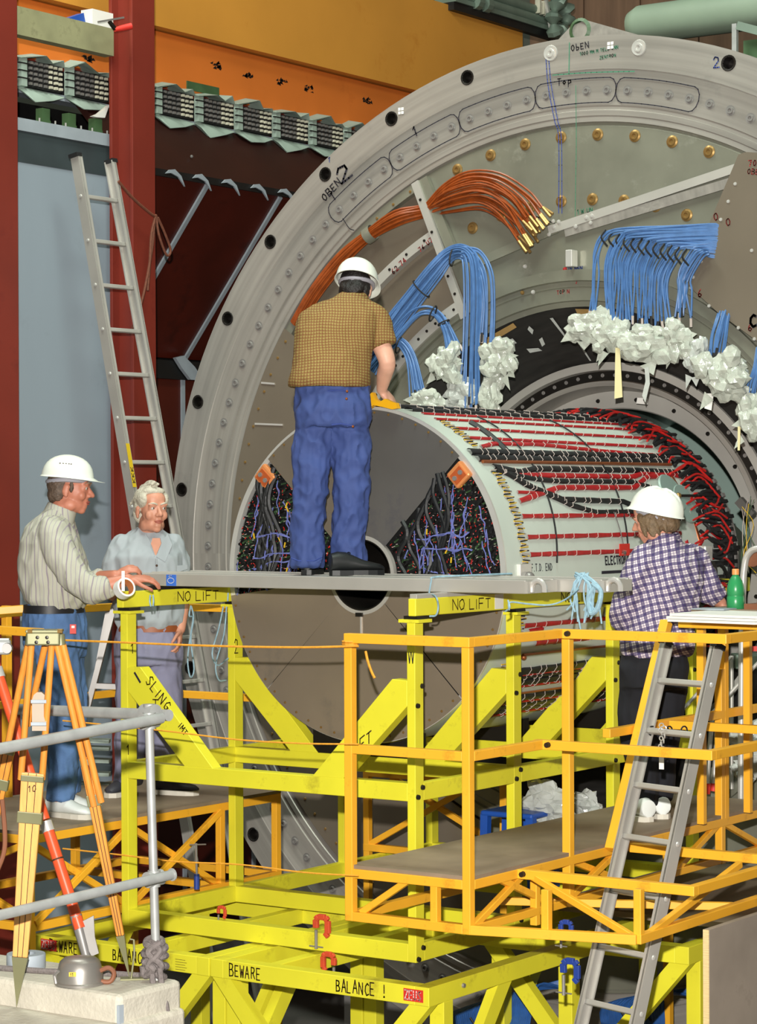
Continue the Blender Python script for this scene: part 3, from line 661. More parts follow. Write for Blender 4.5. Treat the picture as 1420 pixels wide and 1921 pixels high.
# ---- cable bundles
def strands(path, n, rad, seed, m, name, label, r=.0058, w=None, fan=None, tips=None, group=None, keep=.06, cat='cables'):
    """a bundle: n strands following path [(x, y, w)], loosely packed within rad (metres, per point)"""
    rnd = random.Random(seed); P3 = [aw(x, y, w_) for x, y, w_ in path]
    rads = rad if isinstance(rad, (list, tuple)) else [rad] * len(P3)
    t = thing(name, label, cat, tuple(P3[-1]), group); q = MB(); ends = []
    for k in range(n):
        a = rnd.uniform(0, 2 * PI); f = math.sqrt(rnd.random()); pts = []
        for i, p in enumerate(P3):
            d = (P3[min(i + 1, len(P3) - 1)] - P3[max(i - 1, 0)]).normalized(); s_ = d.cross(V((0, 1, 0))).normalized()
            wv = rnd.uniform(-.15, .15)
            pts.append(p + s_ * rads[i] * f * math.cos(a + wv) + V((0, 1, 0)) * rads[i] * .45 * f * math.sin(a + wv))
        if tips: pts[-1] += V((0, 0, rnd.uniform(-tips, tips)))
        q.tube(smoothpath(pts, 5), r, 6); ends.append((pts[-1], (pts[-1] - pts[-2]).normalized()))
    obj('cable_strands', q, m, t, smooth=True, kind='stuff')
    return t, ends
def tie(t, p, d, rx, m='black_rubber'):
    p = V(p); d = V(d).normalized(); s_ = d.cross(V((0, 1, 0))).normalized(); pts = [p + s_ * rx * math.cos(g) + V((0, 1, 0)) * rx * .5 * math.sin(g) for g in [2 * PI * i / 14 for i in range(15)]]
    obj('cable_tie', MB().tube(pts, .005, 6), m, t)
def plugs(t, ends, m1='black_rubber', m2='white_tie', ln=.05, r=.008):
    for i, (p, d) in enumerate(ends):
        if i % 3 == 2: continue
        obj('plug', MB().tube([p, p + d * ln], r, 6), m1 if i % 2 else m2, t)
WB = 2.90
t, e = strands([(690, 690, WB), (735, 615, WB), (775, 562, WB), (815, 510, WB), (843, 478, 2.92), (868, 472, WB - .02), (884, 492, WB - .05), (887, 560, WB - .06), (884, 660, WB - .05), (882, 752, WB - .04)], 24, [.075, .072, .066, .06, .045, .045, .06, .062, .06, .075], 1, 'blue_cable', 'cable_bundle', 'long blue cable bundle running up behind the bar then dropping straight down', tips=.10)
plugs(t, e); tie(t, aw(790, 542, WB), aw(815, 510, WB) - aw(775, 562, WB), .075); tie(t, aw(848, 483, WB), (1, 0, -.2), .05)
t, e = strands([(868, 474, WB - .03), (895, 482, WB - .03), (912, 515, WB - .05), (917, 570, WB - .05), (914, 640, WB - .05)], 12, [.04, .05, .05, .045, .05], 2, 'blue_cable', 'cable_bundle', 'short blue cable bundle falling beside the bar into the crumpled bag', tips=.05); plugs(t, e)
t, e = strands([(690, 690, WB), (735, 640, WB), (775, 595, WB), (800, 583, WB), (822, 592, 2.93), (838, 618, WB), (852, 662, WB - .03)], 15, [.06, .055, .05, .04, .035, .045, .075], 3, 'blue_cable', 'cable_bundle', 'curved blue cable bundle tied over the arc strip and fanning out below', tips=.03); plugs(t, e); tie(t, aw(812, 588, WB - .01), (1, 0, -.5), .05); tie(t, aw(832, 605, WB - .02), (.4, 0, -1), .04)
t, e = strands([(720, 660, WB), (742, 642, WB), (758, 650, WB), (772, 680, WB - .03), (781, 740, WB - .05)], 18, [.04, .04, .04, .05, .07], 4, 'blue_cable', 'cable_bundle', 'stubby blue cable fan beside the worker\'s yellow tool', tips=.03); plugs(t, e); tie(t, aw(748, 648, WB - .01), (1, 0, -.4), .05)
# the big blue fan at the right: strands leave the cover plate and droop one after another
t = thing('cable_fan', 'wide fan of blue cables leaving the riveted plate and drooping down', 'cables', tuple(aw(1200, 600, WB))); rnd = random.Random(9); q = MB(); ends = []
for k in range(62):
    f = k / 61
    g = f if not .10 < f < .14 else .08
    xe = 1112 + 182 * (f ** 1.0); 
    if .05 < f <= .12: xe = 1145 + rnd.uniform(-4, 4)
    if .80 < f < .86: xe += 14
    ys_ = 422 + 58 * f + rnd.uniform(-6, 6); yb = 432 + 52 * f * .9 + rnd.uniform(-4, 4)
    ye = 598 + rnd.uniform(-8, 14) - (14 if f > .8 else 0) - (10 if f < .05 else 0)
    w_ = WB - .02 - .05 * (1 - f) + rnd.uniform(-.02, .02)
    xt = xe + 8 + rnd.uniform(-3, 3)
    pts = [aw(1360, ys_ + 4, 2.955), aw(1330, ys_, 2.92), aw(max(xt + 26, 1180 + 110 * f), yb - 2, w_), aw(xt + 14, yb + 8 + rnd.uniform(-3, 3), w_), aw(xe + 2, yb + 44, w_), aw(xe + rnd.uniform(-4, 4), (yb + ye) / 2 + 10, w_), aw(xe + rnd.uniform(-7, 7), ye, w_)]
    q.tube(smoothpath(pts, 5), .0058, 6); ends.append((pts[-1], V((rnd.uniform(-.2, .2), 0, -1))))
obj('cable_strands', q, 'blue_cable', t, smooth=True, kind='stuff'); plugs(t, ends[::2])
for i in range(12):
    f = i / 11; p = aw(1136 + 152 * f, 446 + 36 * f, WB - .06); obj('cable_tie', MB().tube(smoothpath([p + V((.0, 0, .045)), p + V((-.012, -.03, .0)), p + V((.012, 0, -.05))], 4), .006, 6), 'black_rubber', t)
t, e = strands([(1362, 580, 2.955), (1357, 600, 2.90), (1350, 630, 2.87), (1346, 662, 2.86)], 14, [.05, .05, .06, .06], 5, 'blue_cable', 'cable_bundle', 'blue cable bunch coming from under the riveted plate edge', tips=.03); plugs(t, e)
t, e = strands([(1430, 650, 2.955), (1424, 690, 2.88), (1414, 720, 2.86), (1410, 745, 2.86)], 8, [.04, .04, .04, .04], 6, 'blue_cable', 'cable_bundle', 'few blue cables beside the ring edge above a bag', tips=.03); plugs(t, e)
# orange cables with gold plugs
t, e = strands([(555, 610, 3.02), (590, 550, 3.0), (640, 487, 3.0), (690, 442, 2.99), (745, 408, 2.97), (800, 394, 3.0), (850, 372, 2.95), (905, 362, 2.93), (950, 385, 2.91), (985, 430, 2.90)], 22, [.05, .05, .05, .04, .055, .045, .09, .11, .11, .09], 7, 'orange_cable', 'orange_cable_bundle', 'orange-brown cable bundle along the ring edge spraying out past the bar', r=.0065, tips=.05)
plugs(t, e, 'brass', 'brass', .09, .010)
ac = MB(); dd = (aw(705, 432, 2.99) - aw(680, 450, 2.99)).normalized(); ac.turn([(.052, -.03), (.054, 0), (.052, .03)], aw(694, 440, 2.99), dd, 14); obj('tape_collar', ac, 'machined_green', t, smooth=True)
t, e = strands([(800, 390, 2.98), (835, 352, 2.94), (880, 330, 2.92), (935, 335, 2.90), (985, 368, 2.90), (1012, 395, 2.90)], 8, [.03, .03, .04, .05, .06, .06], 8, 'orange_cable', 'orange_cable_bundle', 'arched spray of thin orange cables above the main orange bundle', r=.0065, tips=.04)
plugs(t, e, 'brass', 'brass', .08, .010)

# ---- crumpled plastic bags round the plugs
def bag(x, y, hx, hy, w, seed, label, m='bag', name='plastic_bag', group=None, amp=.34):
    c = aw(x, y, w); k = 1 / 290.0; q = MB(); rnd = random.Random(seed * 31 + 7)
    lumps = [(0, 0, 0, .72)] + [(rnd.uniform(-.7, .7), rnd.uniform(-.55, .3), rnd.uniform(-.7, .7), rnd.uniform(.26, .42)) for _ in range(14)]
    for lx, ly, lz, lr in lumps:                    # crumpled lobes of film
        bm = bmesh.new(); bmesh.ops.create_icosphere(bm, subdivisions=3 if lr > .6 else 2, radius=1); so = rnd.uniform(0, 50); sx_, sz_ = rnd.uniform(.8, 1.2), rnd.uniform(.8, 1.25)
        for v in bm.verts:
            d = v.co.normalized(); f = 1 + .42 * noise.noise(d * 1.9 + V((so, 0, 0))) + rnd.uniform(-.16, .12)
            v.co = V(((lx + d.x * lr * f * sx_) * hx * k, (ly + d.y * lr * f) * min(hx, hy) * k * .8, (lz + d.z * lr * f * sz_) * hy * k))
        bm.verts.index_update(); q.add([c + v.co for v in bm.verts], [tuple(v.index for v in f.verts) for f in bm.faces]); bm.free()
    for _ in range(5):                               # loose pointed flaps
        g = rnd.uniform(0, 2 * PI); e = V((math.cos(g), 0, math.sin(g) * .9 - .25)); o = c + V((e.x * hx, -8, e.z * hy)) * k * .75; tip = o + V((e.x * hx, rnd.uniform(-6, 6), e.z * hy - 4)) * k * rnd.uniform(.35, .6); s_ = V((-e.z, rnd.uniform(-.3, .3), e.x)) * hx * k * rnd.uniform(.15, .28)
        q.add([o - s_, o + s_, tip, o + V((0, .012, 0)), tip + V((0, .003, 0))], [(0, 1, 2), (1, 3, 4, 2), (3, 0, 2, 4), (0, 3, 1)])
    return obj(name, q, m, label=label, cat='bag', group=group)
G_ = 'plastic bags over cable ends'
for i, (x, y, hx, hy, w, lb, m) in enumerate([
    (838, 683, 36, 40, 2.86, 'crumpled whitish bag under the curved blue bundle', 'bag'), (800, 752, 40, 24, 2.84, 'low crumpled bag below the stubby blue cable fan', 'bag'),
    (868, 735, 34, 34, 2.90, 'greyish crumpled bag between low bag and long blue bundle', 'bag_clear'), (936, 672, 38, 42, 2.86, 'bulging bag hung right of the long blue drop', 'bag'),
    (918, 742, 26, 40, 2.88, 'torn bag scraps below the bulging bag', 'bag'),
    (1102, 614, 44, 28, 2.86, 'pointed bag at the far end of the wide blue fan', 'bag'), (1150, 628, 36, 36, 2.84, 'bag between pointed bag and cream paper strip', 'bag'),
    (1206, 648, 52, 36, 2.82, 'largest white bag under the dense middle of the blue fan', 'bag'), (1270, 636, 36, 38, 2.84, 'white bag under the last blue cables before the riveted plate', 'bag'),
    (1304, 672, 26, 36, 2.84, 'drooping clear bag beside the white bag under the plate', 'bag_clear'), (1360, 708, 46, 46, 2.82, 'round white bag hanging below the riveted plate edge', 'bag'),
    (1418, 790, 34, 48, 2.82, 'white bag lowest along the bore beside a yellow strip', 'bag')]):
    bag(x, y, hx, hy, w, i + 1, lb, m)
def tag_strip(name, pts, m, w, label, cat='strip', th=.004):
    return obj(name, MB().prism([(aw(x, y, w).x, aw(x, y, w).z) for x, y in pts], lambda a, b, t: (a, w - th * t + .02 * (b - .8), b)), m, label=label, cat=cat)
tag_strip('paper_strip', [(1153, 652), (1161, 652), (1167, 745), (1152, 748)], 'paper_cream', 2.78, 'long cream paper strip hanging from the bags')
tag_strip('plastic_tail', [(1208, 690), (1216, 688), (1218, 720), (1210, 755), (1204, 742), (1210, 715)], 'bag_clear', 2.78, 'twisted clear plastic tail hanging beside cream strip')
tag_strip('white_tag', [(1326, 738), (1338, 738), (1334, 770), (1321, 766)], 'tape_white', 2.80, 'small white tag below the round bag')
tag_strip('yellow_strip', [(1384, 800), (1389, 800), (1388, 845), (1384, 845)], 'paper_cream', 2.78, 'thin yellow strip dangling beside lowest white bag')
tag_strip('white_card', [(1195, 746), (1214, 747), (1214, 759), (1193, 757)], 'paper_white', 3.40, 'white card stuck on the bore flange')
# ================================================================== the drum-shaped tracking chamber
TC = (-0.902, 0.1845); TR = 0.8715; T0, T1 = 0.855, 3.42
def cy(deg, w, r=TR): a = math.radians(deg); return V((TC[0] + r * math.cos(a), w, TC[1] + r * math.sin(a)))
tk = thing('tracking_chamber', 'large pale drum-shaped tracking chamber wrapped in red and black cables', 'detector', (TC[0], 2.1, TC[1] - TR))
obj('drum_skin', MB().lathe([(TR - .03, T0 + .02), (TR, T0 + .012), (TR, T1), (TR - .3, T1)], TC, 140), 'skin_green', tk, smooth=True)
obj('end_ring', MB().lathe([(TR, T0 + .012), (TR, T0), (TR - .03, T0), (TR - .032, T0 + .03)], TC, 140), 'bright_metal', tk, smooth=True)
obj('inner_tube', MB().lathe([(.185, T0 - .006), (.178, T0 - .006), (.176, T0 + .5), (0, T0 + .5)], TC, 60), 'bolt_dark', tk, smooth=True)
obj('tube_lip', MB().lathe([(.205, T0 + .02), (.205, T0 - .008), (.185, T0 - .008)], TC, 60), 'aluminium', tk, smooth=True)
obj('end_plate', MB().lathe([(TR - .02, T0 + .05), (.18, T0 + .05)], TC, 80), 'black_paint', tk)
for a0, a1, m, dz in ((45, 92, 'sheet_dark', 0), (92, 135, 'sheet_brown', .002), (188, 225, 'sheet_grey', 0), (225, 315, 'sheet_grey', .003), (315, 352, 'sheet_grey', 0)):
    rr = TR - .004 if a0 > 180 else TR - .016
    obj('cover_plate', MB().lathe([(.19, T0 - .004 - dz), (rr, T0 - .004 - dz), (rr, T0 + .003)], TC, 40, math.radians(a0 + .15), math.radians(a1 - .15)), m, tk)
rv = None
for d in list(range(48, 134, 6)) + list(range(192, 350, 6)):
    p = cy(d, T0 - .008, TR - .03)
    if rv is None: rv = obj('rivet', MB().turn([(0, .005), (.006, .004), (.007, 0)], p, (0, -1, 0), 8), 'brass', tk); rv0 = ORG[rv.name] - p
    else: inst('rivet', rv, p + rv0, tk)
obj('bottom_stud', MB().bar(cy(-90, T0 - .01, .20), cy(-90, T0 - .01, .31), .008, .008), 'bright_metal', tk)
obj('bottom_stud', MB().box((TC[0] - .03, T0 - .02, TC[1] - .215), (TC[0] + .012, T0 - .006, TC[1] - .195)), 'bolt_dark', tk)
# ---- the two open sectors: rows of feedthrough pins and their wires
def sector(a0, a1, seed):
    rnd = random.Random(seed); B = {k: MB() for k in ('pins', 'brownpins', 'lilac', 'red', 'black', 'yellow', 'white', 'tape', 'green')}
    def inside(r, a): return .215 < r < TR - .035 and a0 < a < a1
    def pt(r, a, w=0): return cy(a, T0 + .045 - w, r)
    r = .23
    while r < TR - .04:
        n = max(2, int(r * math.radians(a1 - a0) / .022))
        for i in range(n):
            a = a0 + (a1 - a0) * (i + .5 + rnd.uniform(-.2, .2)) / n; p = pt(r, a)
            k = rnd.random()
            d = V((rnd.uniform(-.004, .016), -.035, rnd.uniform(-.02, .0)))
            (B['pins'] if k < .55 else B['brownpins'] if k < .75 else B['green']).tube([p, p + d], .005, 4)
            if rnd.random() < .45: B['red'].tube([p + d, p + d + V((rnd.uniform(-.01, .01), -.004, rnd.uniform(-.014, .014)))], .0020, 4)
            if rnd.random() < .35: B['white'].tube([p + d, p + d + V((rnd.uniform(-.015, .015), -.004, rnd.uniform(-.006, .006)))], .0016, 4)
        r += .020
    for k in range(int(34 * (a1 - a0) / 53)):                     # lilac leads wandering down between the rows
        a = rnd.uniform(a0 + 2, a1 - 2); rr = rnd.uniform(.4, TR - .05); pts = []
        da = rnd.uniform(-.6, .6)
        base = cy(a, 0, rr)
        for i in range(7):
            x = base.x + i * .02 * da + rnd.uniform(-.008, .008); z = base.z - i * .03
            r_, a_ = math.hypot(x - TC[0], z - TC[1]), math.degrees(math.atan2(z - TC[1], x - TC[0])) % 360
            if a_ > 270: a_ -= 360
            if inside(r_, a_ if a0 < 90 else a_ % 360): pts.append(V((x, T0 - .005 - rnd.uniform(0, .012), z)))
        if len(pts) > 2:
            for j in range(2): B['lilac'].tube(smoothpath([p + V((rnd.uniform(-.004, .004), 0, rnd.uniform(-.004, .004))) for p in pts], 3), .0021, 5)
    for k in range(3):                                           # longer blue runs across
        a = rnd.uniform(a0 + 6, a1 - 8); pts = [cy(a + 9 * (i / 6) * (-1 if a0 < 90 else 1) + rnd.uniform(-1, 1), T0 - .015, .40 + .30 * i / 6) for i in range(7)]
        pts = [p for p in pts if .2 < math.hypot(p.x - TC[0], p.z - TC[1]) < TR - .035]
        for j in range(3): B['lilac'].tube(smoothpath([p + V((rnd.uniform(-.006, .006), rnd.uniform(-.006, .004), rnd.uniform(-.006, .006))) for p in pts], 3), .0024, 5)
    for k in range(7):                                           # black sleeves hanging in bands
        f = (k + .6) / 7.4; a = a0 + (a1 - a0) * f; top = cy(a if a0 < 90 else a, 0, TR - .06)
        x = TC[0] + (top.x - TC[0]) * (.30 + .62 * f if a0 < 90 else .98 - .6 * f * .6)
        zt = min(TC[1] + math.sqrt(max(0.0, (TR - .06) ** 2 - (x - TC[0]) ** 2)), TC[1] + abs(x - TC[0]) * .98)
        pts = []
        for i in range(8):
            z = zt - (zt - (TC[1] - .03)) * i / 7; pts.append(V((x + .035 * math.sin(i * 1.1 + k) * (1 if a0 < 90 else -1) - .02, T0 - .012 - .01 * math.sin(i), z)))
        B['tape'].tube(smoothpath(pts, 3), .011 + .004 * rnd.random(), 6)
    for k in range(10):
        a = rnd.uniform(a0 + 4, a1 - 4); rr = rnd.uniform(.3, TR - .08); p = cy(a, T0 - .014, rr); B['yellow'].tube([p, p + V((rnd.uniform(-.02, .02), 0, -.028))], .004, 4)
    for key, m, nm in (('pins', 'black_rubber', 'pins'), ('brownpins', 'bolt_dark', 'pins'), ('green', 'pcb_green', 'pins'), ('lilac', 'lilac_wire', 'lilac_wires'), ('red', 'red_wire', 'red_wires'), ('yellow', 'yellow_wire', 'yellow_wires'), ('white', 'white_tie', 'white_wires'), ('tape', 'black_cable', 'black_sleeves')):
        obj(nm, B[key], m, tk, kind='stuff')
sector(-9, 45, 1); sector(135, 189, 2)
for dg, s_ in ((42.5, 1), (137.5, -1)):                           # copper lugs at the sector tips
    p = cy(dg, T0 - .012, TR - .075); a = math.radians(dg); er = V((math.cos(a), 0, math.sin(a))); et = V((-math.sin(a), 0, math.cos(a))) * -s_
    lg = obj('copper_lug', MB().obox(p + et * .035, er * .055, et * .05, (0, .02, 0)), 'copper_lug', tk, bevel=.012)
    obj('lug_pad', MB().obox(p + et * .04 + V((0, -.022, 0)), er * .038, et * .03, (0, .003, 0)), 'copper_dark', lg)
    for k in (-1, 1): obj('lug_screw', MB().turn([(0, .008), (.012, .008), (.013, 0)], p + et * .04 + er * .022 * k + V((0, -.025, 0)), (0, -1, 0), 10), 'steel', lg)
# ---- harness strips along the skin, each with its white lacing
NS = lambda p: V((p.x - TC[0], 0, p.z - TC[1])).normalized()
def harness(pts, wd, th, m, name, lace=.075, tie_m='white_tie', flat=True):
    """flat cable strip along [(deg, w)] on the skin"""
    P2 = []; K = 14
    for (a, b), (c, d) in zip(pts[:-1], pts[1:]):
        n = max(2, int(abs(d - b) / .05))
        for i in range(n): P2.append((a + (c - a) * i / n, b + (d - b) * i / n))
    P2.append(pts[-1]); q = MB(); rows = []
    for i, (a, w) in enumerate(P2):
        p = cy(a, w, TR + .002); n = NS(p)
        p0 = cy(*P2[max(i - 1, 0)], TR); p1 = cy(*P2[min(i + 1, len(P2) - 1)], TR); t = (p1 - p0).normalized(); s_ = n.cross(t).normalized()
        bulge = 1 + .10 * math.sin(w / (lace or .1) * PI)
        rows.append([p + s_ * wd / 2 * bulge * e + n * th * h for e, h in ((-1, 0), (-.8, .8), (-.3, 1), (.3, 1), (.8, .8), (1, 0))])
    n = 6; q.add([v for r in rows for v in r], [(i * n + k, i * n + k + 1, (i + 1) * n + k + 1, (i + 1) * n + k) for i in range(len(rows) - 1) for k in range(n - 1)])
    o = obj(name, q, m, tk, smooth=True)
    if lace:
        L = MB(); acc = 0; nxt = lace * .6
        for i in range(1, len(P2)):
            seg = abs(P2[i][1] - P2[i - 1][1]) + abs(P2[i][0] - P2[i - 1][0]) * math.radians(1) * TR; acc += seg
            if acc > nxt:
                nxt += lace; p = cy(*P2[i], TR + .002); nn = NS(p); t = (cy(*P2[i], TR) - cy(*P2[i - 1], TR)).normalized(); s_ = nn.cross(t).normalized()
                L.tube([p - s_ * wd * .62 - t * .008, p - s_ * wd * .4 + nn * (th + .003), p + s_ * wd * .4 + nn * (th + .003) + t * .004, p + s_ * wd * .62 + t * .012], .0019, 5)
        if L.v: obj('lacing', L, tie_m, o, kind='stuff')
    return o
R_, K_ = 'red_cable', 'black_cable'
for dg, w0, w1 in ((71.5, 1.02, 3.2), (66, 1.02, 3.2), (59, 1.07, 3.15), (53, 1.07, 3.0)): harness([(dg + .6, w0), (dg - 1.2, w1)], .020, .008, R_, 'red_harness', .11)
harness([(48.5, 1.09), (50.5, 1.25), (51.0, 1.7), (48, 2.4), (46.5, 3.0)], .026, .010, R_, 'red_harness', .12)
harness([(77, 1.0), (75.5, 3.2)], .05, .014, K_, 'black_harness', .12); harness([(83, .92), (81, 3.2)], .05, .018, K_, 'black_harness', .14)
for dg in (88, 93, 99, 106): harness([(dg, .95), (dg, 3.2)], .045, .012, K_ if dg % 2 else R_, 'black_harness' if dg % 2 else 'red_harness', .12)
harness([(45.8, .93), (45.8, 3.05)], .040, .016, K_, 'black_harness', .09); harness([(42.8, .95), (43.0, 3.05)], .040, .018, K_, 'black_harness', .09)
q = MB(); q.tube([cy(41.0, .97, TR + .012), cy(41.2, 2.0, TR + .012), cy(41.4, 3.0, TR + .012)], .009, 8); obj('copper_pipe', q, 'copper', tk, smooth=True)
harness([(39.2, 1.05), (37.0, 1.28), (38.6, 1.45), (38.6, 2.5), (38.0, 3.05)], .034, .014, K_, 'black_harness', .09)
harness([(35.9, 1.25), (35.6, 2.45), (37.5, 2.62), (38, 2.9), (36, 3.1)], .030, .011, R_, 'red_harness', .12)
harness([(37.5, 1.05), (34.2, 1.38), (33.4, 1.6), (33.4, 2.42), (30.6, 2.62)], .028, .012, K_, 'black_harness', .09)
harness([(25.6, 1.12), (27.6, 1.3), (30.8, 1.58), (30.9, 2.40), (35.6, 2.62), (37, 2.95), (34, 3.2)], .030, .012, R_, 'red_harness', .12)
harness([(29, 1.14), (28.6, 1.5)], .016, .009, R_, 'red_harness', .14)
harness([(38.5, 1.06), (30.5, 1.33), (26.2, 1.56), (25.2, 2.2), (21, 2.42)], .030, .014, K_, 'black_harness', .10)
harness([(39.2, 1.06), (32, 1.25), (24.0, 1.62), (21.2, 1.85), (21.2, 2.3)], .028, .014, K_, 'black_harness', .10)
for dg in (20.2, 13.0, 7.1): harness([(dg, 1.09), (dg - .2, 2.75)], .025, .010, R_, 'red_harness', .125)
harness([(-16.7, 1.08), (-16.5, 2.9)], .025, .010, R_, 'red_harness', .125); harness([(-23.5, 1.25), (-23.2, 2.2)], .03, .010, R_, 'red_harness', .12)
harness([(-19.5, 1.14), (-19.3, 1.28)], .05, .010, R_, 'red_harness', 0); 
q = MB(); q.tube([cy(-27.2, 1.16, TR + .012), cy(-27.2, 2.6, TR + .012)], .007, 8); obj('copper_pipe', q, 'copper', tk, smooth=True); obj('pipe_joint', MB().ball(cy(-28, 1.17, TR + .015), .016), 'copper', tk, smooth=True)
for dg in (-34.5, -37, -39.5, -48, -52.5, -55): harness([(dg, 1.10), (dg + .4, 2.9)], .042 if dg != -37 else .02, .016, K_, 'black_harness', .10)
for dg in (-36, -41.5, -50.4, -58): harness([(dg, 1.10), (dg + .4, 2.9)], .016, .012, R_, 'red_harness', .13)
q = MB(); q.tube([cy(-45, 1.05, TR + .01), cy(-44.6, 2.8, TR + .01)], .006, 8); obj('copper_pipe', q, 'copper', tk, smooth=True)
# thin black bands across the strips
for w in (1.33, 2.08):
    q = MB(); q.tube([cy(d_, w + .18 * math.sin(math.radians(d_)), TR + .010) for d_ in range(4, 72, 3)], .005, 6); obj('black_lead', q, K_, tk, smooth=True)
q = MB(); q.tube([cy(d_, 1.30, TR + .006) for d_ in range(46, 66, 3)], .018, 6); obj('black_band', q, K_, tk, smooth=True)
# crimp rows in yellow, black and white at the front edge
for d0, d1 in ((49, 65), (2, 38), (-24, -12), (-62, -30)):
    Q = [MB(), MB(), MB()]; d = d0; k = 0
    while d < d1:
        p = cy(d, 1.01 + .012 * math.sin(d * 1.3), TR + .006); Q[k % 3].tube([p, cy(d + .5 * math.sin(k * 1.7), 1.06 + .02 * (k % 2), TR + .008)], .0034, 5); d += .5; k += 1
    for q, m in zip(Q, ('yellow_wire', 'black_rubber', 'white_tie')): obj('crimp_row', q, m, tk, kind='stuff')
# far end: black connectors and loops of red wire
rnd = random.Random(4); q = MB(); qs = MB(); qr = MB()
for d in range(-70, 116, 3):
    p = cy(d + rnd.uniform(-1, 1), rnd.uniform(3.18, 3.26), TR + .02); n = NS(p); t = V((-n.z, 0, n.x))
    for _ in range(4):
        pk = cy(d + rnd.uniform(-2, 2), rnd.uniform(3.08, 3.34), TR + .012 + rnd.uniform(0, .03)); q.obox(pk, n * .012, t * rnd.uniform(.006, .013), (0, rnd.uniform(.03, .07), 0))
    q.tube(smoothpath([cy(d + rnd.uniform(-4, 4), 2.95 + rnd.uniform(0, .1), TR + .015), cy(d + rnd.uniform(-3, 3), 3.1, TR + .05), cy(d + rnd.uniform(-5, 5), 3.25, TR + .04)], 3), .011, 6)
    q.obox(cy(d, 3.35, TR + .008), n * .008, t * .024, (0, .05, 0))
    qs.obox(cy(d + 1, 3.37 + rnd.uniform(-.03, .02), TR + .028), NS(p) * .006, t * .012, (0, .016, 0))
    if rnd.random() < .75:
        a = d + rnd.uniform(-2, 2); qr.tube(smoothpath([cy(a, 2.85 + rnd.uniform(0, .15), TR + .02), cy(a + 2, 3.05, TR + .035), cy(a + rnd.uniform(-4, 4), 3.16, TR + .055), cy(a + rnd.uniform(-6, 2), 3.28, TR + .05)], 4), .0065, 6)
obj('connector_row', q, 'black_rubber', tk, kind='stuff'); obj('connector_clips', qs, 'steel', tk, kind='stuff'); obj('red_loops', qr, 'red_wire', tk, smooth=True, kind='stuff')
obj('end_hoop', MB().lathe([(TR + .006, T1 - .02), (TR + .012, T1 - .02), (TR + .012, T1 + .004), (TR - .02, T1 + .004)], TC, 120), 'steel', tk, smooth=True)
for pts in ([(20, 2.62), (19, 2.8), (21.5, 2.92), (25, 3.0), (22, 3.15), (18, 3.25)], [(10, 2.8), (6, 2.82), (3, 2.85), (10, 3.0), (14, 3.1), (9, 3.25)], [(18, 2.66), (14, 2.72)]):
    harness(pts, .022, .012, R_, 'red_harness', .15)
harness([(21, 2.45), (17, 2.7), (20, 2.9), (21, 3.1)], .03, .014, K_, 'black_harness', .12)
# clear inspection discs, a handle bar, copper strip, valve
for dg, w in ((28.5, 2.80), (24, 2.90)):
    p = cy(dg, w, TR + .006); n = NS(p); obj('round_cover', MB().turn([(0, .012), (.115, .012), (.12, .004), (.12, 0)], p, n, 32), 'bore_green', tk, smooth=True)
p = cy(27, 2.84, TR + .02); obj('handle_rod', MB().tube([p, p + V((.03, .30, .0))], .008, 8), 'bolt_dark', tk); obj('handle_knob', MB().ball(p, .018), 'brass', tk, smooth=True)
harness([(37, 2.93), (10, 2.97), (-8, 2.97)], .035, .006, 'copper', 'copper_strip', 0)
p = cy(-2.5, 2.98, TR + .02); n = NS(p); vv = obj('valve', MB().turn([(0, .05), (.03, .05), (.045, .045), (.075, .04), (.078, 0)], p, n, 24), 'bolt_dark', tk, smooth=True)
obj('valve_face', MB().turn([(.02, .052), (.036, .054), (.040, .050)], p, n, 24), 'steel', vv); obj('valve_neck', MB().box((p.x - .03, p.y - .05, p.z + .06), (p.x + .03, p.y + .04, p.z + .16)), 'bright_metal', vv, bevel=.01)
# labels: stencilled words, red tag, bracket block
def skinwrite(text, dg, w, h, m, wd=.006, gap=.28, cw=.5):
    fn = lambda s, t: cy(dg + math.degrees(t / TR), w + s, TR + .003); q = MB(); write(q, text, fn, h, wd, NS, cw=cw, gap=gap, jit=0); obj('stencil', q, m, tk)
skinwrite('F.T.D. END', 1.6, 1.10, .035, 'ink', .005, .22, .45); skinwrite('ELECTRON BEAM', 2.6, 1.86, .042, 'ink', .009, .2, .5)
q = MB(); ribbon(q, [cy(-.1, 1.82, TR + .003), cy(-.1, 2.10, TR + .003)], .016, NS); ribbon(q, [cy(-.1, 2.12, TR + .003), cy(-.1, 2.4, TR + .003)], .016, NS); obj('stencil', q, 'ink', tk)
p = cy(7.6, 2.04, TR + .014); obj('red_tag', MB().box((p.x, 2.0, p.z - .034), (p.x + .004, 2.11, p.z + .030)), 'sign_red', tk)
q = MB(); write(q, 'AWW', lambda s, t: V((p.x + .006, 2.02 + s, p.z - .026 + t)), .02, .004, (1, 0, 0)); obj('tag_print', q, 'white_tie', tk)
obj('lead', MB().tube([cy(d_, 2.06 - .0015 * (d_ - 2), TR + .016) for d_ in range(-6, 22, 3)], .003, 5), 'bolt_dark', tk)
p = cy(1.0, 1.0, TR); obj('corner_block', MB().box((p.x - .01, .965, p.z - .06), (p.x + .02, 1.075, p.z + .05)), 'bright_metal', tk, bevel=.004)
obj('corner_stud', MB().ball((p.x + .03, 1.03, p.z - .02), .03), 'steel', tk, smooth=True)
obj('skirt_rail', MB().box((TC[0] + TR - .02, 1.0, TC[1] - .055), (TC[0] + TR + .012, 3.3, TC[1] - .040)), 'skin_green', tk)
obj('saddle_rail', MB().box((TC[0] + TR - .06, .98, TC[1] - .070), (TC[0] + TR + .03, 3.3, TC[1] - .058)), 'aluminium', tk)
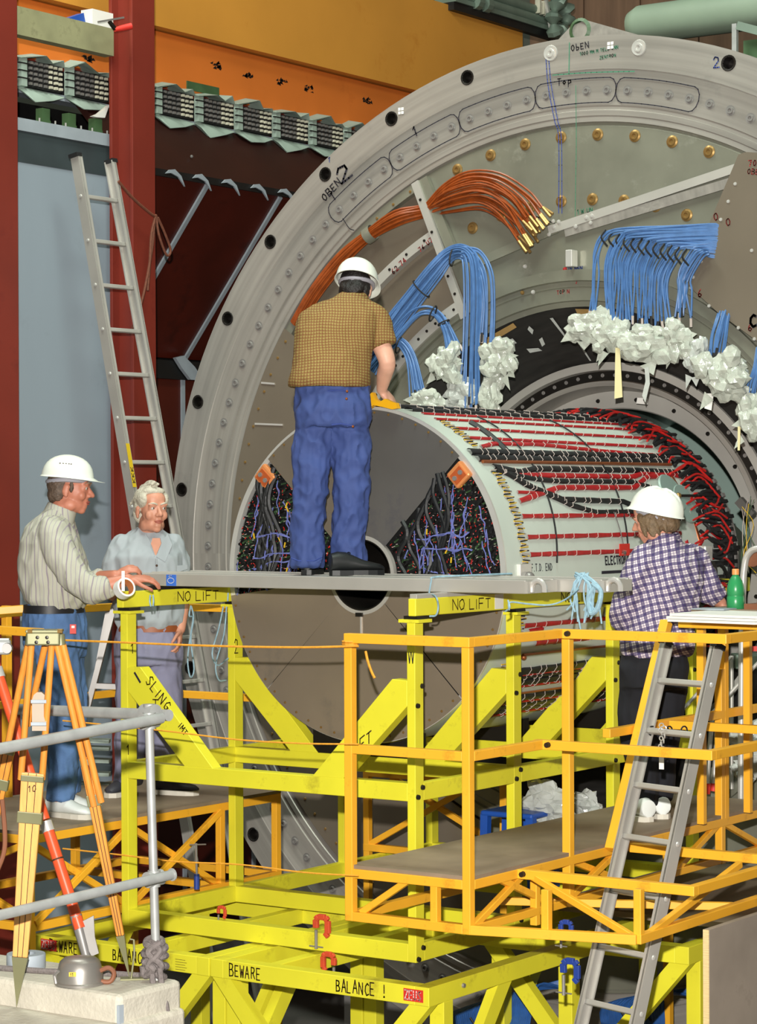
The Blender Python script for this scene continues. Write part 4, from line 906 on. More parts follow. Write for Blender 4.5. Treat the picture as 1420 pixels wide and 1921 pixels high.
# timber saddles under the drum
for w in (.885, 1.90, 2.81):
    t = thing('cradle_block', 'dark cradle block under the drum on a stand crossbar' if w < 1 else ('dark cradle block under the drum middle on a crossbar' if w < 2 else 'dark cradle block under the far end of the drum'), 'block', (TC[0], w + .03, -.755))
    pts = [(-.34, -.755), (.34, -.755), (.34, TC[1] - math.sqrt(TR ** 2 - .34 ** 2) - .004)] + [(x * .0425, TC[1] - math.sqrt(TR ** 2 - (x * .0425) ** 2) - .004) for x in range(7, -8, -1)] + [(-.34, TC[1] - math.sqrt(TR ** 2 - .34 ** 2) - .004)]
    obj('cradle', MB().prism(pts, lambda a, b, s: (TC[0] + a, w + .05 * s, b)), 'bolt_dark', t)
# ================================================================== yellow support stand
WS = [0.0, 0.879, 1.886, 2.797]; UL, UR = -1.805, -0.045     # post fronts; left and right rows
PW, PD = .045, .07; ZM, ZMB, ZB, ZBB = -.7546, -.8367, -1.5053, -1.5894
st = thing('support_stand', 'bright yellow box-section stand with braced legs carrying the drum', 'stand', (-.9, 1.4, ZBB))
Y = 'stand_yellow'; BV = .003
for u in (UL, UR):
    for k, w in enumerate(WS):
        p = obj('post', MB().box((u, w, ZBB), (u + PW, w + PD, 0)), Y, st, bevel=BV)
        obj('cap_plate', MB().box((u - .032, w - .02, 0), (u + PW + .035, w + PD + .02, .013)), Y, p)
        obj('shim', MB().box((u - .012, w - .008, .013), (u + PW + .02, w + PD + .01, .030)), 'bolt_dark', p)
        bz = [ZM - .02, ZMB + .02, ZB - .02, ZBB + .015] + ([-.30, -.39] if u == UR else [])
        for j, z in enumerate(bz):
            if u == UR:
                obj('bolt', MB().turn([(0, .012), (.011, .012), (.013, 0)], (u + PW, w + (.055 if j % 2 == 0 else .016), z), (1, 0, 0), 8), 'bolt_dark', p)
    for z0, z1 in ((ZM, ZMB), (ZB, ZBB)):
        for k in range(3):
            obj('side_rail', MB().box((u, WS[k] + PD, z1), (u + PW, WS[k + 1], z0)), Y, st, bevel=BV)
for k, w in enumerate(WS):
    for z0, z1 in ((ZM, ZMB), (ZB, ZBB)):
        obj('cross_rail', MB().box((UL + PW, w, z1), (UR, w + PD, z0)), Y, st, bevel=BV)
    for s in (1, -1):
        x0 = UL + PW if s > 0 else UR
        P = [(0, -.274), (0, -.393), (.371, ZM), (.552, ZM), (.086, -.270)]
        br = obj('brace', MB().prism([(x0 + s * a, b) for a, b in P], lambda a, b, t: (a, w + PD * t, b)), Y, st, fixn=True, bevel=BV)
        if k == 0 and s > 0:
            d = V((.466, 0, -.484)).normalized(); n = V((d.z, 0, -d.x)) * -1
            o = V((x0 + .12, w - .002, -.345)); q = MB()
            write(q, 'SLING', lambda a, b: o + d * a + V((-d.z, 0, d.x)) * b, .05, .006, (0, -1, 0), cw=.55, gap=.35); obj('writing', q, 'ink_brown', br)
            q = MB(); o2 = o + d * .30 + V((-d.z, 0, d.x)) * .005; write(q, 'IMT', lambda a, b: o2 + d * a + V((-d.z, 0, d.x)) * b, .03, .005, (0, -1, 0)); obj('writing', q, 'ink_brown', br)
            q = MB(); o3 = V((x0 + .17, w - .002, -.49)); write(q, 'T', lambda a, b: o3 + V((a, 0, b)), .06, .006, (0, -1, 0)); obj('writing', q, 'ink_brown', br)
            q = MB(); ribbon(q, [o + V((-.07, 0, .045)), o + V((-.035, 0, -.0))], .012, (0, -1, 0)); obj('slot', q, 'ink', br)
        if k == 0 and s < 0:
            q = MB(); o = V((UR - .27, w - .002, -.62)); write(q, 'ET', lambda a, b: o + V((a * .8, 0, a * .6 + b)), .055, .006, (0, -1, 0)); obj('writing', q, 'ink_brown', br)
        if k == 1 and s > 0:
            q = MB(); o = V((x0 + .01, w - .002, -.2)); 
for (x, y, t) in ((238, 1415, '1'), (246, 1225, '1')):
    p = au(x, y, UL + PW + .002); q = MB(); write(q, t, lambda a, b: V((p.x, p.y + a, p.z + b)), .045, .006, (1, 0, 0)); obj('writing', q, 'ink_brown', st)
p = au(440, 1225, UL + PW + .002); q = MB(); write(q, '2', lambda a, b: V((p.x, p.y + .0 + a, p.z + b)), .07, .006, (1, 0, 0), cw=.4); obj('writing', q, 'ink_brown', st)
q = MB(); p = aw(766, 1236, -.002)
for a in (0, .018): ribbon(q, [p + V((a, 0, .03)), p + V((a + .006, 0, -.02)), p + V((a + .012, 0, .03))], .005, (0, -1, 0))
obj('writing', q, 'ink', st)
# long rails on top with NO LIFT warnings
def toprail(u, label, tw):
    t = thing('top_rail', label, 'beam', (u + .02, 1.6, .03))
    obj('rail_body', MB().box((u, -.012, .030), (u + .042, 3.5, .110)), 'stand_yellow', t, bevel=.004)
    for w in tw:
        write_words('NO LIFT', lambda a, b: V((u + .0435, w + a, .045 + b)), .048, .006, (1, 0, 0), 'ink_brown', t, cw=.95, gap=.3)
    return t
tl = toprail(-1.818, 'pale yellow rail marked NO LIFT on the stand posts beside the two talking men', (.42,))
trr = toprail(-.028, 'pale yellow rail marked NO LIFT on the stand posts beside the woman', (.30, 1.32))
obj('tape_patch', MB().box((.013, .68, .035), (.0155, .76, .108)), 'tape_white', trr)
obj('shim_plate', MB().box((-.028, 0.0, .110), (.012, .84, .132)), 'aluminium', label='thin aluminium packing strip between right rail and planks', cat='strip', bevel=.002)
obj('shim_plate', MB().box((-1.815, 0.2, .110), (-1.78, .84, .132)), 'bolt_dark', label='dark packing strip between left rail and planks', cat='strip')

# aluminium scaffold planks
def plank(w0, w1, u0, u1, label, hooks):
    t = thing('scaffold_plank', label, 'plank', ((u0 + u1) / 2, (w0 + w1) / 2, .132))
    obj('deck', MB().box((u0 + .01, w0 + .02, .180), (u1 - .01, w1 - .02, .192)), 'aluminium', t)
    obj('side_beam', MB().box((u0, w0, .132), (u1, w0 + .02, .196)), 'aluminium', t, bevel=.004)
    obj('side_beam', MB().box((u0, w1 - .02, .132), (u1, w1, .196)), 'aluminium', t, bevel=.004)
    for i in range(5): obj('rib', MB().box((u0 + .2 + i * .5, w0 + .02, .145), (u0 + .23 + i * .5, w1 - .02, .180)), 'aluminium', t)
    obj('end_cap', MB().box((u1 - .004, w0, .134), (u1 + .012, w1, .190)), 'aluminium', t)
    for w in hooks:
        pts = [V((u1 + .01, w, .140))] + [V((u1 + .045 - .034 * math.cos(g), w, .158 + .036 * math.sin(g))) for g in [PI * i / 8 for i in range(9)]] + [V((u1 + .079, w, .140))]
        obj('hook', MB().tube(pts, .014, 8), 'bright_metal', t, smooth=True)
    return t
p1 = plank(.26, .53, -2.03, .445, 'aluminium scaffold plank spanning both rails under the standing man', (.30,))
st1 = MB().box((0, 0, 0), (.0, 0, 0)); o = aw(312, 1099, .258); st2 = obj('sticker', MB().box((o.x, .2575, o.z), (o.x + .065, .2595, o.z + .058)), 'sticker_blue', p1)
q = MB(); o2 = o + V((.033, -.004, .028)); ribbon(q, [o2 + V((.022 * math.cos(g), 0, .014 * math.sin(g))) for g in [2 * PI * i / 12 for i in range(13)]], .003, NY); write(q, 'ALU', lambda a, b: o2 + V((a - .014, 0, b + .019)), .008, .002, NY); obj('sticker_print', q, 'white_paint', st2)
plank(.545, .815, -2.0, .69, 'second aluminium plank close against the drum with rope on its hook', (.58,))

# ================================================================== two heavy yellow carts below, pushed together
def cart(u0, u1, w0, w1, label, words, left_sticker=False, right_sticker=False, inner=(), feet=True):
    t = thing('cart_frame', label, 'frame', ((u0 + u1) / 2, (w0 + w1) / 2, FZ)); z1, z0, b = -1.60, -1.685, .075
    fr = obj('front_beam', MB().box((u0 + b, w0, z0), (u1 - b, w0 + b, z1)), Y, t, bevel=BV)
    obj('back_beam', MB().box((u0 + b, w1 - b, z0), (u1 - b, w1, z1)), Y, t, bevel=BV)
    for u in (u0, u1 - b): obj('side_beam', MB().box((u, w0, z0), (u + b, w1, z1)), Y, t, bevel=BV)
    for u in inner: obj('inner_beam', MB().box((u, w0 + b, z0), (u + .06, w1 - b, z1 - .006)), Y, t, bevel=BV)
    for u in (u0, u1 - b):
        for w in (w0 + .12, w1 - .2): 
            obj('leg', MB().box((u, w, FZ), (u + b, w + b, z0)), Y, t, bevel=BV)
            obj('foot_plate', MB().box((u - .002, w - .03, FZ), (u + b + .002, w + b + .03, FZ + .012)), Y, t)
    for s, u in ((1, u0), (-1, u1)):
        obj('brace', MB().prism([(u + s * .0, z0), (u + s * .11, z0), (u + s * .56, -2.20), (u + s * .45, -2.20)], lambda a, c, k: (a, w0 + .01 + .06 * k, c)), Y, t, fixn=True)
        obj('side_brace', MB().prism([(w0 + .20, -2.30), (w0 + .20, -2.18), (w0 + .60, z0), (w0 + .72, z0)], lambda a, c, k: (u - s * 0 + s * (.01 + .05 * k), a, c)), Y, t, fixn=True)
    obj('stretcher', MB().box((u0 + b, w0 + .02, -2.27), (u1 - b, w0 + .08, -2.20)), Y, t)
    for text, u, h in words:
        write_words(text, lambda a, c: V((u + a, w0 - .002, z0 + .016 + c)), h, .006, NY, 'ink_brown', fr, cw=.40, gap=.18, jit=.05)
    for u in ([u0 + .07] if left_sticker else []) + ([u1 - .135] if right_sticker else []):
        s_ = obj('sticker', MB().box((u, w0 - .003, z0 + .016), (u + .105, w0 - .0005, z1 - .014)), 'sign_red', fr)
        q = MB(); write(q, 'ZEUS', lambda a, c: V((u + .008 + a, w0 - .0045, z0 + .024 + c)), .040, .0042, NY, cw=.42, gap=.16, jit=0); obj('sticker_print', q, 'white_paint', s_)
    obj('bolt', MB().turn([(0, .01), (.01, .01), (.012, 0)], (u1, w0 + .28, z1 - .035), (1, 0, 0), 8), 'steel', t)
    return t
cart(-2.06, -.915, -.40, 1.06, 'heavy yellow cart frame marked BEWARE BALANCE next to the concrete block', (('BEWARE', -1.93, .055), ('BALANCE !', -1.515, .055)), True, False, (-1.45,))
cart(-.905, .337, -.40, 1.06, 'heavy yellow cart frame marked BEWARE BALANCE under the stand\'s right side', (('BEWARE', -.79, .055), ('BALANCE !', -.17, .055)), False, True, (-.62,))
q = MB()
for k in range(5): ribbon(q, [V((-1.12, -.402, -1.625 - k * .012)), V((-1.06 + .01 * (k % 2), -.402, -1.625 - k * .012))], .002, NY)
obj('small_print', q, 'ink_brown', bpy.data.objects['cart_frame'])
cart(-.35, .85, 1.10, 3.0, 'far yellow cart frame behind the aluminium ladder foot', (), False, False, (.2,))
# ================================================================== orange work platforms
OR = 'rail_orange'; T = .04
def bars(t, name, L, m=OR, w=T, h=T, bev=.003):
    for a, b in L: obj(name, MB().bar(a, b, w, h), m, t, bevel=bev)
pf = thing('work_platform', 'orange railed work platform with plywood deck and truss sides under the woman', 'platform', (.37, .9, -1.30))
U0, U1, W0, W1 = .03, .69, -.61, 2.45; c = T / 2
obj('deck', MB().box((U0 + .01, W0 + .012, -1.065), (U1 - .004, W1, -1.048)), 'plywood', pf)
for u in (U0 + c, U1 - c):                            # posts
    for w in ((W0 + c, .24 + c, 1.78 + c) if u > .3 else (W0 + c,)):
        obj('post', MB().box((u - c, w - c, -1.297), (u + c, w + c, -.064 if (w < .5) else -.3)), OR, pf, bevel=.003)
obj('top_rail', MB().box((U0, W0, -.062), (U1, W0 + T, -.0215)), OR, pf, bevel=.003)
obj('mid_rail', MB().box((U0 + T, W0 + .002, -.553), (U1 - T, W0 + T, -.513)), OR, pf, bevel=.003)
obj('top_rail', MB().box((U1 - T, W0 + T, -.062), (U1 + .0005, .20, -.022)), OR, pf, bevel=.003)
obj('mid_rail', MB().box((U1 - T, W0 + T, -.553), (U1 + .0005, .02, -.513)), OR, pf, bevel=.003)
for u in (U0, U1 - T): obj('deck_beam', MB().box((u, W0 + T, -1.105), (u + T, W1, -1.066)), OR, pf, bevel=.003)
obj('deck_beam', MB().box((U0 + T, W0, -1.105), (U1 - T, W0 + T, -1.066)), OR, pf, bevel=.003)
obj('low_chord', MB().box((U0 + T, W0, -1.297), (U1 - T, W0 + T, -1.257)), OR, pf, bevel=.003)
for u in (U0 + T, ): obj('low_chord', MB().box((u - T, W0 + T, -1.297), (u, W1, -1.257)), OR, pf, bevel=.003)
Q = V((1.385, -.40, -1.277)); bars(pf, 'low_chord', [((U1 - c, W0 + c, -1.277), Q), (Q, (1.36, 2.4, -1.277))])
bars(pf, 'web_post', [((.50, W0 + c, -1.10), (.50, W0 + c, -1.26))], w=.034, h=.034)
def px_u(x, y, u): return au(x, y, u)
bars(pf, 'web_post', [(au(1004, 1650, .67), au(1004, 1735, .67)), (V((1.0, -.49, -1.09)), V((1.0, -.49, -1.27))), (Q + V((0, .02, .0)), Q + V((0, .02, .21)))], w=.034, h=.034)
bars(pf, 'diagonal', [(V((.10, W0 + .03, -1.26)), V((.36, W0 + .03, -1.09))), (V((U1 - c, W0 + .05, -1.27)), V((U1 - c, -.12, -1.09))), (V((U1 - c, -.35, -1.09)), V((U1 - c, .12, -1.27))), (V((U1 - c, .24, -1.27)), V((U1 - c, .75, -1.09))), (V((U1 - c - .03, .30, -1.09)), V((U1 - c - .03, .85, -1.27))), (V((.75, -.2, -1.09)), Q + V((-.03, .03, 0))), (Q + V((0, .08, 0)), V((1.37, .6, -1.09))), (V((U1 - c, 1.3, -1.27)), V((U1 - c, 1.78, -1.09))), (V((U1 - c, 1.82, -1.09)), V((U1 - c, 2.3, -1.27)))], w=.026, h=.03)
bars(pf, 'low_chord', [(V((U1 - c, W0 + T, -1.277)), V((U1 - c, W1, -1.277))), (V((.4, .1, -1.275)), V((1.36, .55, -1.275)))], w=.034, h=.034)
# U-shaped guard frames that step down with the ladder
for z, w, u1, wb in ((-.042, .18, 1.515, 1.25), (-.533, .0, 1.535, 1.15), (-1.085, -.22, 1.56, .75)):
    g = obj('guard_bar', MB().box((U1 - .05, w, z - .02), (u1, w + T, z + .02)), OR, pf, bevel=.003)
    obj('guard_bar', MB().box((u1 - T, w + T, z - .02), (u1, wb + .9, z + .02)), OR, pf, bevel=.003)
    obj('clamp_bolt', MB().turn([(0, .02), (.012, .02), (.014, 0)], (U1 + .03, w, z + .002), (0, -1, 0), 8), 'bolt_dark', g)
    obj('guard_bar', MB().box((U1 + .03, wb, z - .02), (1.50, wb + T, z + .02)), OR, pf, bevel=.003)
bars(pf, 'guard_bar', [(V((U1 - c, .62, -.533)), V((U1 - c, 2.4, -.533)))])
bars(pf, 'slanted_post', [(au(1250, 1166, .72), au(1146, 1594, .72))], w=.045, h=.05)
bars(pf, 'post', [(V((.05, 2.1, -1.06)), V((.05, 2.1, -.1))), (V((.05, 1.45, -1.27)), V((.05, 1.45, -1.07)))])
obj('post', MB().box((U1 - T, 1.82, -1.07), (U1, 1.86, -.06)), OR, pf, bevel=.003)
obj('post', MB().box((1.0, 2.3, -1.07), (1.04, 2.34, -.02)), OR, pf, bevel=.003)
for u, w in ((.05, 2.40), (.67, 2.40)): obj('leg', MB().box((u - c, w - c, FZ), (u + c, w + c, -1.297)), OR, pf)
# ---- left platform
lp = thing('work_platform', 'orange truss platform with plywood deck behind the stand under two men', 'platform', (-2.5, .9, -1.55))
LU, LU0 = -1.86, -2.95
obj('deck', MB().box((LU0, -.62, -1.065), (LU, 1.42, -1.048)), 'plywood', lp)
for u in (LU - T, LU0): obj('deck_beam', MB().box((u, -.62, -1.108), (u + T, 1.42, -1.066)), OR, lp, bevel=.003)
for w in (-.62, 1.38): obj('deck_beam', MB().box((LU0 + T, w, -1.108), (LU - T, w + T, -1.066)), OR, lp, bevel=.003)
ZL = -1.50
for u in (LU - T, LU0): obj('low_chord', MB().box((u, -.62, ZL - .04), (u + T, 1.42, ZL)), OR, lp, bevel=.003)
for w in (-.62, .9, 1.38): obj('low_chord', MB().box((LU0 + T, w, ZL - .04), (LU - T, w + T, ZL)), OR, lp, bevel=.003)
for u in (LU - T, LU0):
    for w in (-.62, .12, .88, 1.38): obj('web_post', MB().box((u + .002, w, ZL), (u + T - .002, w + T, -1.108)), OR, lp, bevel=.003)
for w0, w1 in ((-.58, .12), (.16, .88)):
    for a, b, e in ((ZL, -1.11, .014), (-1.11, ZL, -.014)): bars(lp, 'diagonal', [(V((LU - c + e, w0, a)), V((LU - c + e, w1, b)))], w=.026, h=.034)
bars(lp, 'diagonal', [(V((LU0 + T, -.60, ZL)), V((LU - T, -.60, -1.11))), (V((LU0 + T, -.572, -1.11)), V((LU - T, -.572, ZL)))], w=.026, h=.034)
for w in (.35, 1.40):
    obj('post', MB().box((LU0, w - c, -1.07), (LU0 + T, w + c, -.0)), OR, lp, bevel=.003)
for z in (-.02, -.52): 
    obj('hand_rail', MB().box((LU0, -.62, z - .04), (LU0 + T, 1.42, z)), OR, lp, bevel=.003)
    obj('hand_rail', MB().box((LU0 + T, 1.385, z - .04), (LU, 1.42, z)), OR, lp, bevel=.003)
bars(lp, 'hand_rail', [(aw(-60, 1178, -.62), aw(78, 1187, -.62)), (aw(-60, 1150, -.1), aw(44, 1142, .1))])
obj('leg', MB().box((LU - T, 1.38, FZ), (LU, 1.42, ZL)), OR, lp); obj('leg', MB().box((LU0, 1.38, FZ), (LU0 + T, 1.42, ZL)), OR, lp)
obj('leg', MB().box((LU - T, -.62, FZ), (LU, -.58, ZL)), OR, lp); obj('leg', MB().box((LU0, -.62, FZ), (LU0 + T, -.58, ZL)), OR, lp)
# further trestle frame behind the stand's middle
tf = thing('truss_frame', 'low orange truss frame behind the stand in front of the ring foot', 'frame', (-1.5, 2.35, FZ))
for u in (-1.90, -.95): 
    bars(tf, 'upright', [(V((u, 2.32, FZ)), V((u, 2.32, -1.02)))])
bars(tf, 'rail', [(V((-1.92, 2.32, -1.04)), V((-.93, 2.32, -1.04))), (V((-1.92, 2.32, -1.48)), V((-.93, 2.32, -1.48)))]); bars(tf, 'diagonal', [(V((-1.88, 2.32, -1.46)), V((-1.15, 2.32, -1.06))), (V((-1.75, 2.35, -1.06)), V((-.97, 2.35, -1.42)))], w=.026, h=.034)

# ================================================================== ladders
def ladder(name, label, L0, L1, R0, R1, rungs, rw_=.062, rt=.026, edge=None, rr=.016):
    """rails from bottom to top: left L0 -> L1, right R0 -> R1"""
    t = thing(name, label, 'ladder', tuple((V(L0) + V(R0)) / 2)); L0, L1, R0, R1 = map(V, (L0, L1, R0, R1)); ac = (R0 - L0).normalized(); up = (L1 - L0).normalized(); nn = ac.cross(up).normalized()
    for a, b, s in ((L0, L1, -1), (R0, R1, 1)):
        q = MB(); q.obox((a + b) / 2, (b - a) / 2, ac * rt * .28, nn * rw_ / 2); 
        for k in (-1, 1): q.obox((a + b) / 2 + nn * k * rw_ * .44 - ac * s * rt * .35, (b - a) / 2, ac * rt * .5, nn * rw_ * .06)
        r = obj('rail', q, 'aluminium', t)
        obj('end_cap', MB().obox(b, up * .012, ac * rt * .75, nn * rw_ * .53), 'black_rubber', r); obj('end_cap', MB().obox(a, up * .02, ac * rt * .8, nn * rw_ * .55), 'black_rubber', r)
        if edge and s == 1:
            obj('edge_strip', MB().obox((a + b) / 2 - nn * rw_ * .5 + ac * .012, (b - a) / 2, ac * .010, nn * .003), edge, r)
    for f in rungs:
        a = L0 + (L1 - L0) * f; b = R0 + (R1 - R0) * f
        g = obj('rung', MB().obox((a + b) / 2, (b - a) / 2, nn * rr, up * rr * .8), 'aluminium', t, bevel=.005)
        for e, s in ((a, -1), (b, 1)): obj('rivet', MB().turn([(0, .008), (.009, .006), (.012, 0)], e + ac * s * rt * .3, ac * s, 10), 'bright_metal', g)
    return t
# right ladder: rungs measured from the photograph
a0, a1 = V((.905, -.24, -2.17)), au(1249, 1206, .905); b0, b1 = V((1.235, -.37, -2.17)), au(1347, 1212, 1.235)
def toground(a, b):
    d = (b - a).normalized(); return b + d * ((FZ + .0 - b.z) / d.z)
la, lb = toground(au(1088, 1921, .905), a1), toground(au(1196, 1921, 1.235), b1)
LR = ladder('aluminium_ladder', 'aluminium ladder leaning up through the orange guard frames beside the woman', toground(a1, au(1088, 1921, .905)), a1, toground(b1, au(1196, 1921, 1.235)), b1, [])
f0 = toground(a1, au(1088, 1921, .905)); g0 = toground(b1, au(1196, 1921, 1.235))
for y in (1277, 1370, 1472, 1568, 1668, 1775, 1878, 1985, 2090):
    # point on the left rail whose image height is y
    lo, hi = 0.0, 1.0
    for _ in range(40):
        m = (lo + hi) / 2; P = f0 + (a1 - f0) * m; d = P - CAM; yy = 960.5 - F * d.dot(UP) / d.dot(FW)
        if yy > y: lo = m
        else: hi = m
    a = f0 + (a1 - f0) * lo; b = g0 + (b1 - g0) * lo; ac = (b - a).normalized(); up = (a1 - f0).normalized(); nn = ac.cross(up)
    g = obj('rung', MB().obox((a + b) / 2, (b - a) / 2, nn * .016, up * .013), 'aluminium', LR, bevel=.005)
    for e, s in ((a, -1), (b, 1)): obj('rivet', MB().turn([(0, .008), (.010, .006), (.013, 0)], e + ac * s * .012, ac * s, 10), 'bright_metal', g)
ch = thing('chain', 'thin steel chain hung over a ladder rung with black cable ties', 'chain', tuple(au(1250, 1400, .95)))
c0 = au(1250, 1372, 1.03); rnd = random.Random(3)
for k in range(12):
    p = c0 + V((rnd.uniform(-.015, .015), rnd.uniform(-.05, -.02), .03 - k * .012)); a = rnd.uniform(0, PI)
    obj('link', MB().tube([p + V((.013 * math.cos(g) * math.cos(a), .013 * math.cos(g) * math.sin(a), .010 * math.sin(g))) for g in [2 * PI * i / 8 for i in range(9)]], .003, 5), 'bright_metal', ch)
obj('tag', MB().box((c0.x - .012, c0.y - .05, c0.z - .17), (c0.x + .012, c0.y - .046, c0.z - .11)), 'tape_white', ch)
for x in (1225, 1257, 1285):
    p = au(x, 1371, 1.0 + (x - 1250) * .003); obj('cable_tie', MB().tube([p + V((.004 * math.cos(g), .024 * math.cos(g) - .01, .022 * math.sin(g))) for g in [2 * PI * i / 10 for i in range(11)]], .004, 5), 'black_rubber', ch)
# left ladder leaning on the grey panel
def rungs_at(p, q, ylist):        # fractions along p -> q seen at the given image heights
    out = []
    for y in ylist:
        lo, hi = 0.0, 1.0
        for _ in range(40):
            m = (lo + hi) / 2; d = p + (q - p) * m - CAM
            if 960.5 - F * d.dot(UP) / d.dot(FW) > y: lo = m
            else: hi = m
        if lo > .02: out.append(lo)
    return out
def ladpt(x, y, f): return ad(x, y, 14.1 + f)
TL, TRr = au(141, 292, -4.03), au(208, 303, -4.03)
BL = V((-3.42, 2.30, FZ)); 
def thru(top, x, y, u):           # extend the rail from its top through a second sighted point down to the floor
    p = au(x, y, u); d = (p - top); return top + d * ((FZ - top.z) / d.z)
b_l, b_r = thru(TL, 241, 900, -3.70), thru(TRr, 310, 872, -3.70)
ladder('aluminium_ladder', 'aluminium ladder with yellow edge leaning on the grey panel behind the white-haired man', b_l, TL, b_r, TRr, rungs_at(b_l, TL, [368 + 83.2 * k for k in range(14)]), .075, .03, 'ladder_yellow')
lab = MB(); LL = bpy.data.objects['aluminium_ladder.001']
p0 = TL + (b_l - TL) * .335; dn = (b_l - TL).normalized(); acr = (TRr - TL).normalized(); nrm = acr.cross(dn).normalized()
if nrm.dot(CAM - p0) < 0: nrm = -nrm
s_ = obj('sticker', MB().obox(p0 + dn * .13 + nrm * .041, dn * .14, acr * .017, nrm * .001), 'ladder_yellow', LL)
q = MB(); write(q, 'KKK', lambda a, b: p0 + dn * (.24 - a) + acr * (b - .012) + nrm * .0435, .024, .005, nrm, cw=1.1, gap=.4); obj('sticker_print', q, 'ink', s_)
# second aluminium ladder standing splayed behind the men
t = thing('step_ladder', 'aluminium step ladder standing behind the yellow corner post', 'ladder', tuple(ad(190, 1400, 13.6)))
for (x0, y0, x1, y1, d) in ((215, 1135, 160, 1345, 13.6), (205, 1140, 175, 1300, 13.9)):
    obj('rail', MB().bar(ad(x0, y0, d), ad(x1, y1, d), .06, .03, up=RI), 'steel', t)
obj('step', MB().bar(ad(175, 1286, 13.6), ad(222, 1288, 13.6), .05, .03), 'steel', t)
for y in (1388, 1402, 1425, 1450, 1470): obj('step', MB().bar(ad(150, y, 13.7), ad(206, y + 2, 13.7), .10, .02), 'pale_strip', t)
# ================================================================== foreground: concrete block, tripod, scaffold tubes
ZK = -1.20; kb = thing('concrete_block', 'pale concrete block with a stepped ledge under the wooden tripod', 'block', (0, -3, FZ))
k1 = az(224, 1868, ZK); k2 = az(340, 1837, ZK)
obj('upper_block', MB().box((-1.6, k1.y, -1.75), (k1.x, k2.y, ZK)), 'concrete', kb, bevel=.02)
obj('lower_block', MB().box((-1.6, k1.y - .75, FZ), (k1.x + .02, k2.y, -1.30)), 'concrete', kb, bevel=.02)
obj('joint_strip', MB().box((k1.x - .01, k1.y - .004, -1.6), (k1.x + .003, k1.y + .02, ZK - .035)), 'strip_grey', kb)
# galvanised guard rail tubes on a post
gr = thing('tube_guard_rail', 'galvanised tube guard rail with rope-wrapped post beside the tripod', 'railing', tuple(az(294, 1838, ZK)))
pb = az(294, 1838, ZK); dpost = (pb - CAM).dot(FW); ptop = ad(279, 1338, dpost)
obj('post', MB().tube([pb, ptop], .0165, 14), 'galvanised', gr, smooth=True)
a, b = ad(-60, 1416, dpost - .7), ad(303, 1347, dpost - .04); obj('rail', MB().tube([a, b], .0205, 14), 'galvanised', gr, smooth=True)
a2, b2 = ad(-60, 1731, dpost - .7), ad(322, 1641, dpost - .02); obj('rail', MB().tube([a2, b2], .0185, 14), 'galvanised', gr, smooth=True)
a3, b3 = ad(20, 1330, dpost + .75), ad(317, 1342 , dpost + .06); obj('rail', MB().tube([a3, b3], .022, 14), 'galvanised', gr, smooth=True)
for p, d in ((ad(280, 1352, dpost), b - a), (ad(281, 1336, dpost + .03), b3 - a3), (ad(289, 1648, dpost), b2 - a2)):
    obj('coupler', MB().tube([p - d.normalized() * .035, p + d.normalized() * .035], .030, 14), 'galvanised', gr, smooth=True)
    obj('coupler', MB().tube([p - UP * .03, p + UP * .03], .024, 14), 'galvanised', gr, smooth=True)
obj('tube_end', MB().tube([b2, b2 + (b2 - a2).normalized() * .005], .024, 14), 'galvanised', gr)
# rope lashed round the foot of the post
rp = thing('lashing_rope', 'grey-brown rope knotted round the guard rail post foot with two hanging ends', 'rope', tuple(ad(290, 1830, dpost - .05))); rnd = random.Random(6)
for k in range(5):
    y = 1768 + k * 15; r_ = .030 + .010 * (k in (1, 2, 3)); c0 = ad(289 + k * .8, y, dpost)
    obj('turn', MB().tube([c0 + RI * r_ * math.cos(g) + FW * r_ * math.sin(g) + UP * (.012 * math.sin(g + k)) for g in [2 * PI * i / 16 for i in range(17)]], .0135, 8), 'rope_grey', rp, smooth=True)
for pts in ([(282, 1765, 0), (300, 1785, -.05), (277, 1812, -.05), (300, 1832, -.03)], [(300, 1768, -.03), (278, 1788, -.05), (303, 1812, -.05), (282, 1830, -.02)], [(270, 1805, -.04), (288, 1818, -.06), (272, 1830, -.03), (268, 1812, -.03)]):
    obj('knot', MB().tube(smoothpath([ad(x, y, dpost + d) for x, y, d in pts], 6), .013, 8), 'rope_grey', rp, smooth=True)
obj('tail', MB().tube(smoothpath([ad(284, 1815, dpost - .05), ad(288, 1850, dpost - .06), ad(297, 1890, dpost - .06), ad(310, 1960, dpost - .06)], 5), .0115, 8), 'rope_grey', rp, smooth=True)
obj('tail', MB().tube(smoothpath([ad(299, 1815, dpost - .05), ad(304, 1850, dpost - .05), ad(312, 1890, dpost - .06), ad(322, 1960, dpost - .06)], 5), .0115, 8), 'rope_grey', rp, smooth=True)
# a rope lying along the block
obj('rope_length', MB().tube(smoothpath([az(-10, 1815, ZK + .01), az(90, 1822, ZK + .01), az(200, 1826, ZK + .01), az(262, 1830, ZK + .012)], 6), .011, 8), 'rope_grey', smooth=True, label='grey rope lying straight along the top of the concrete block', cat='rope')

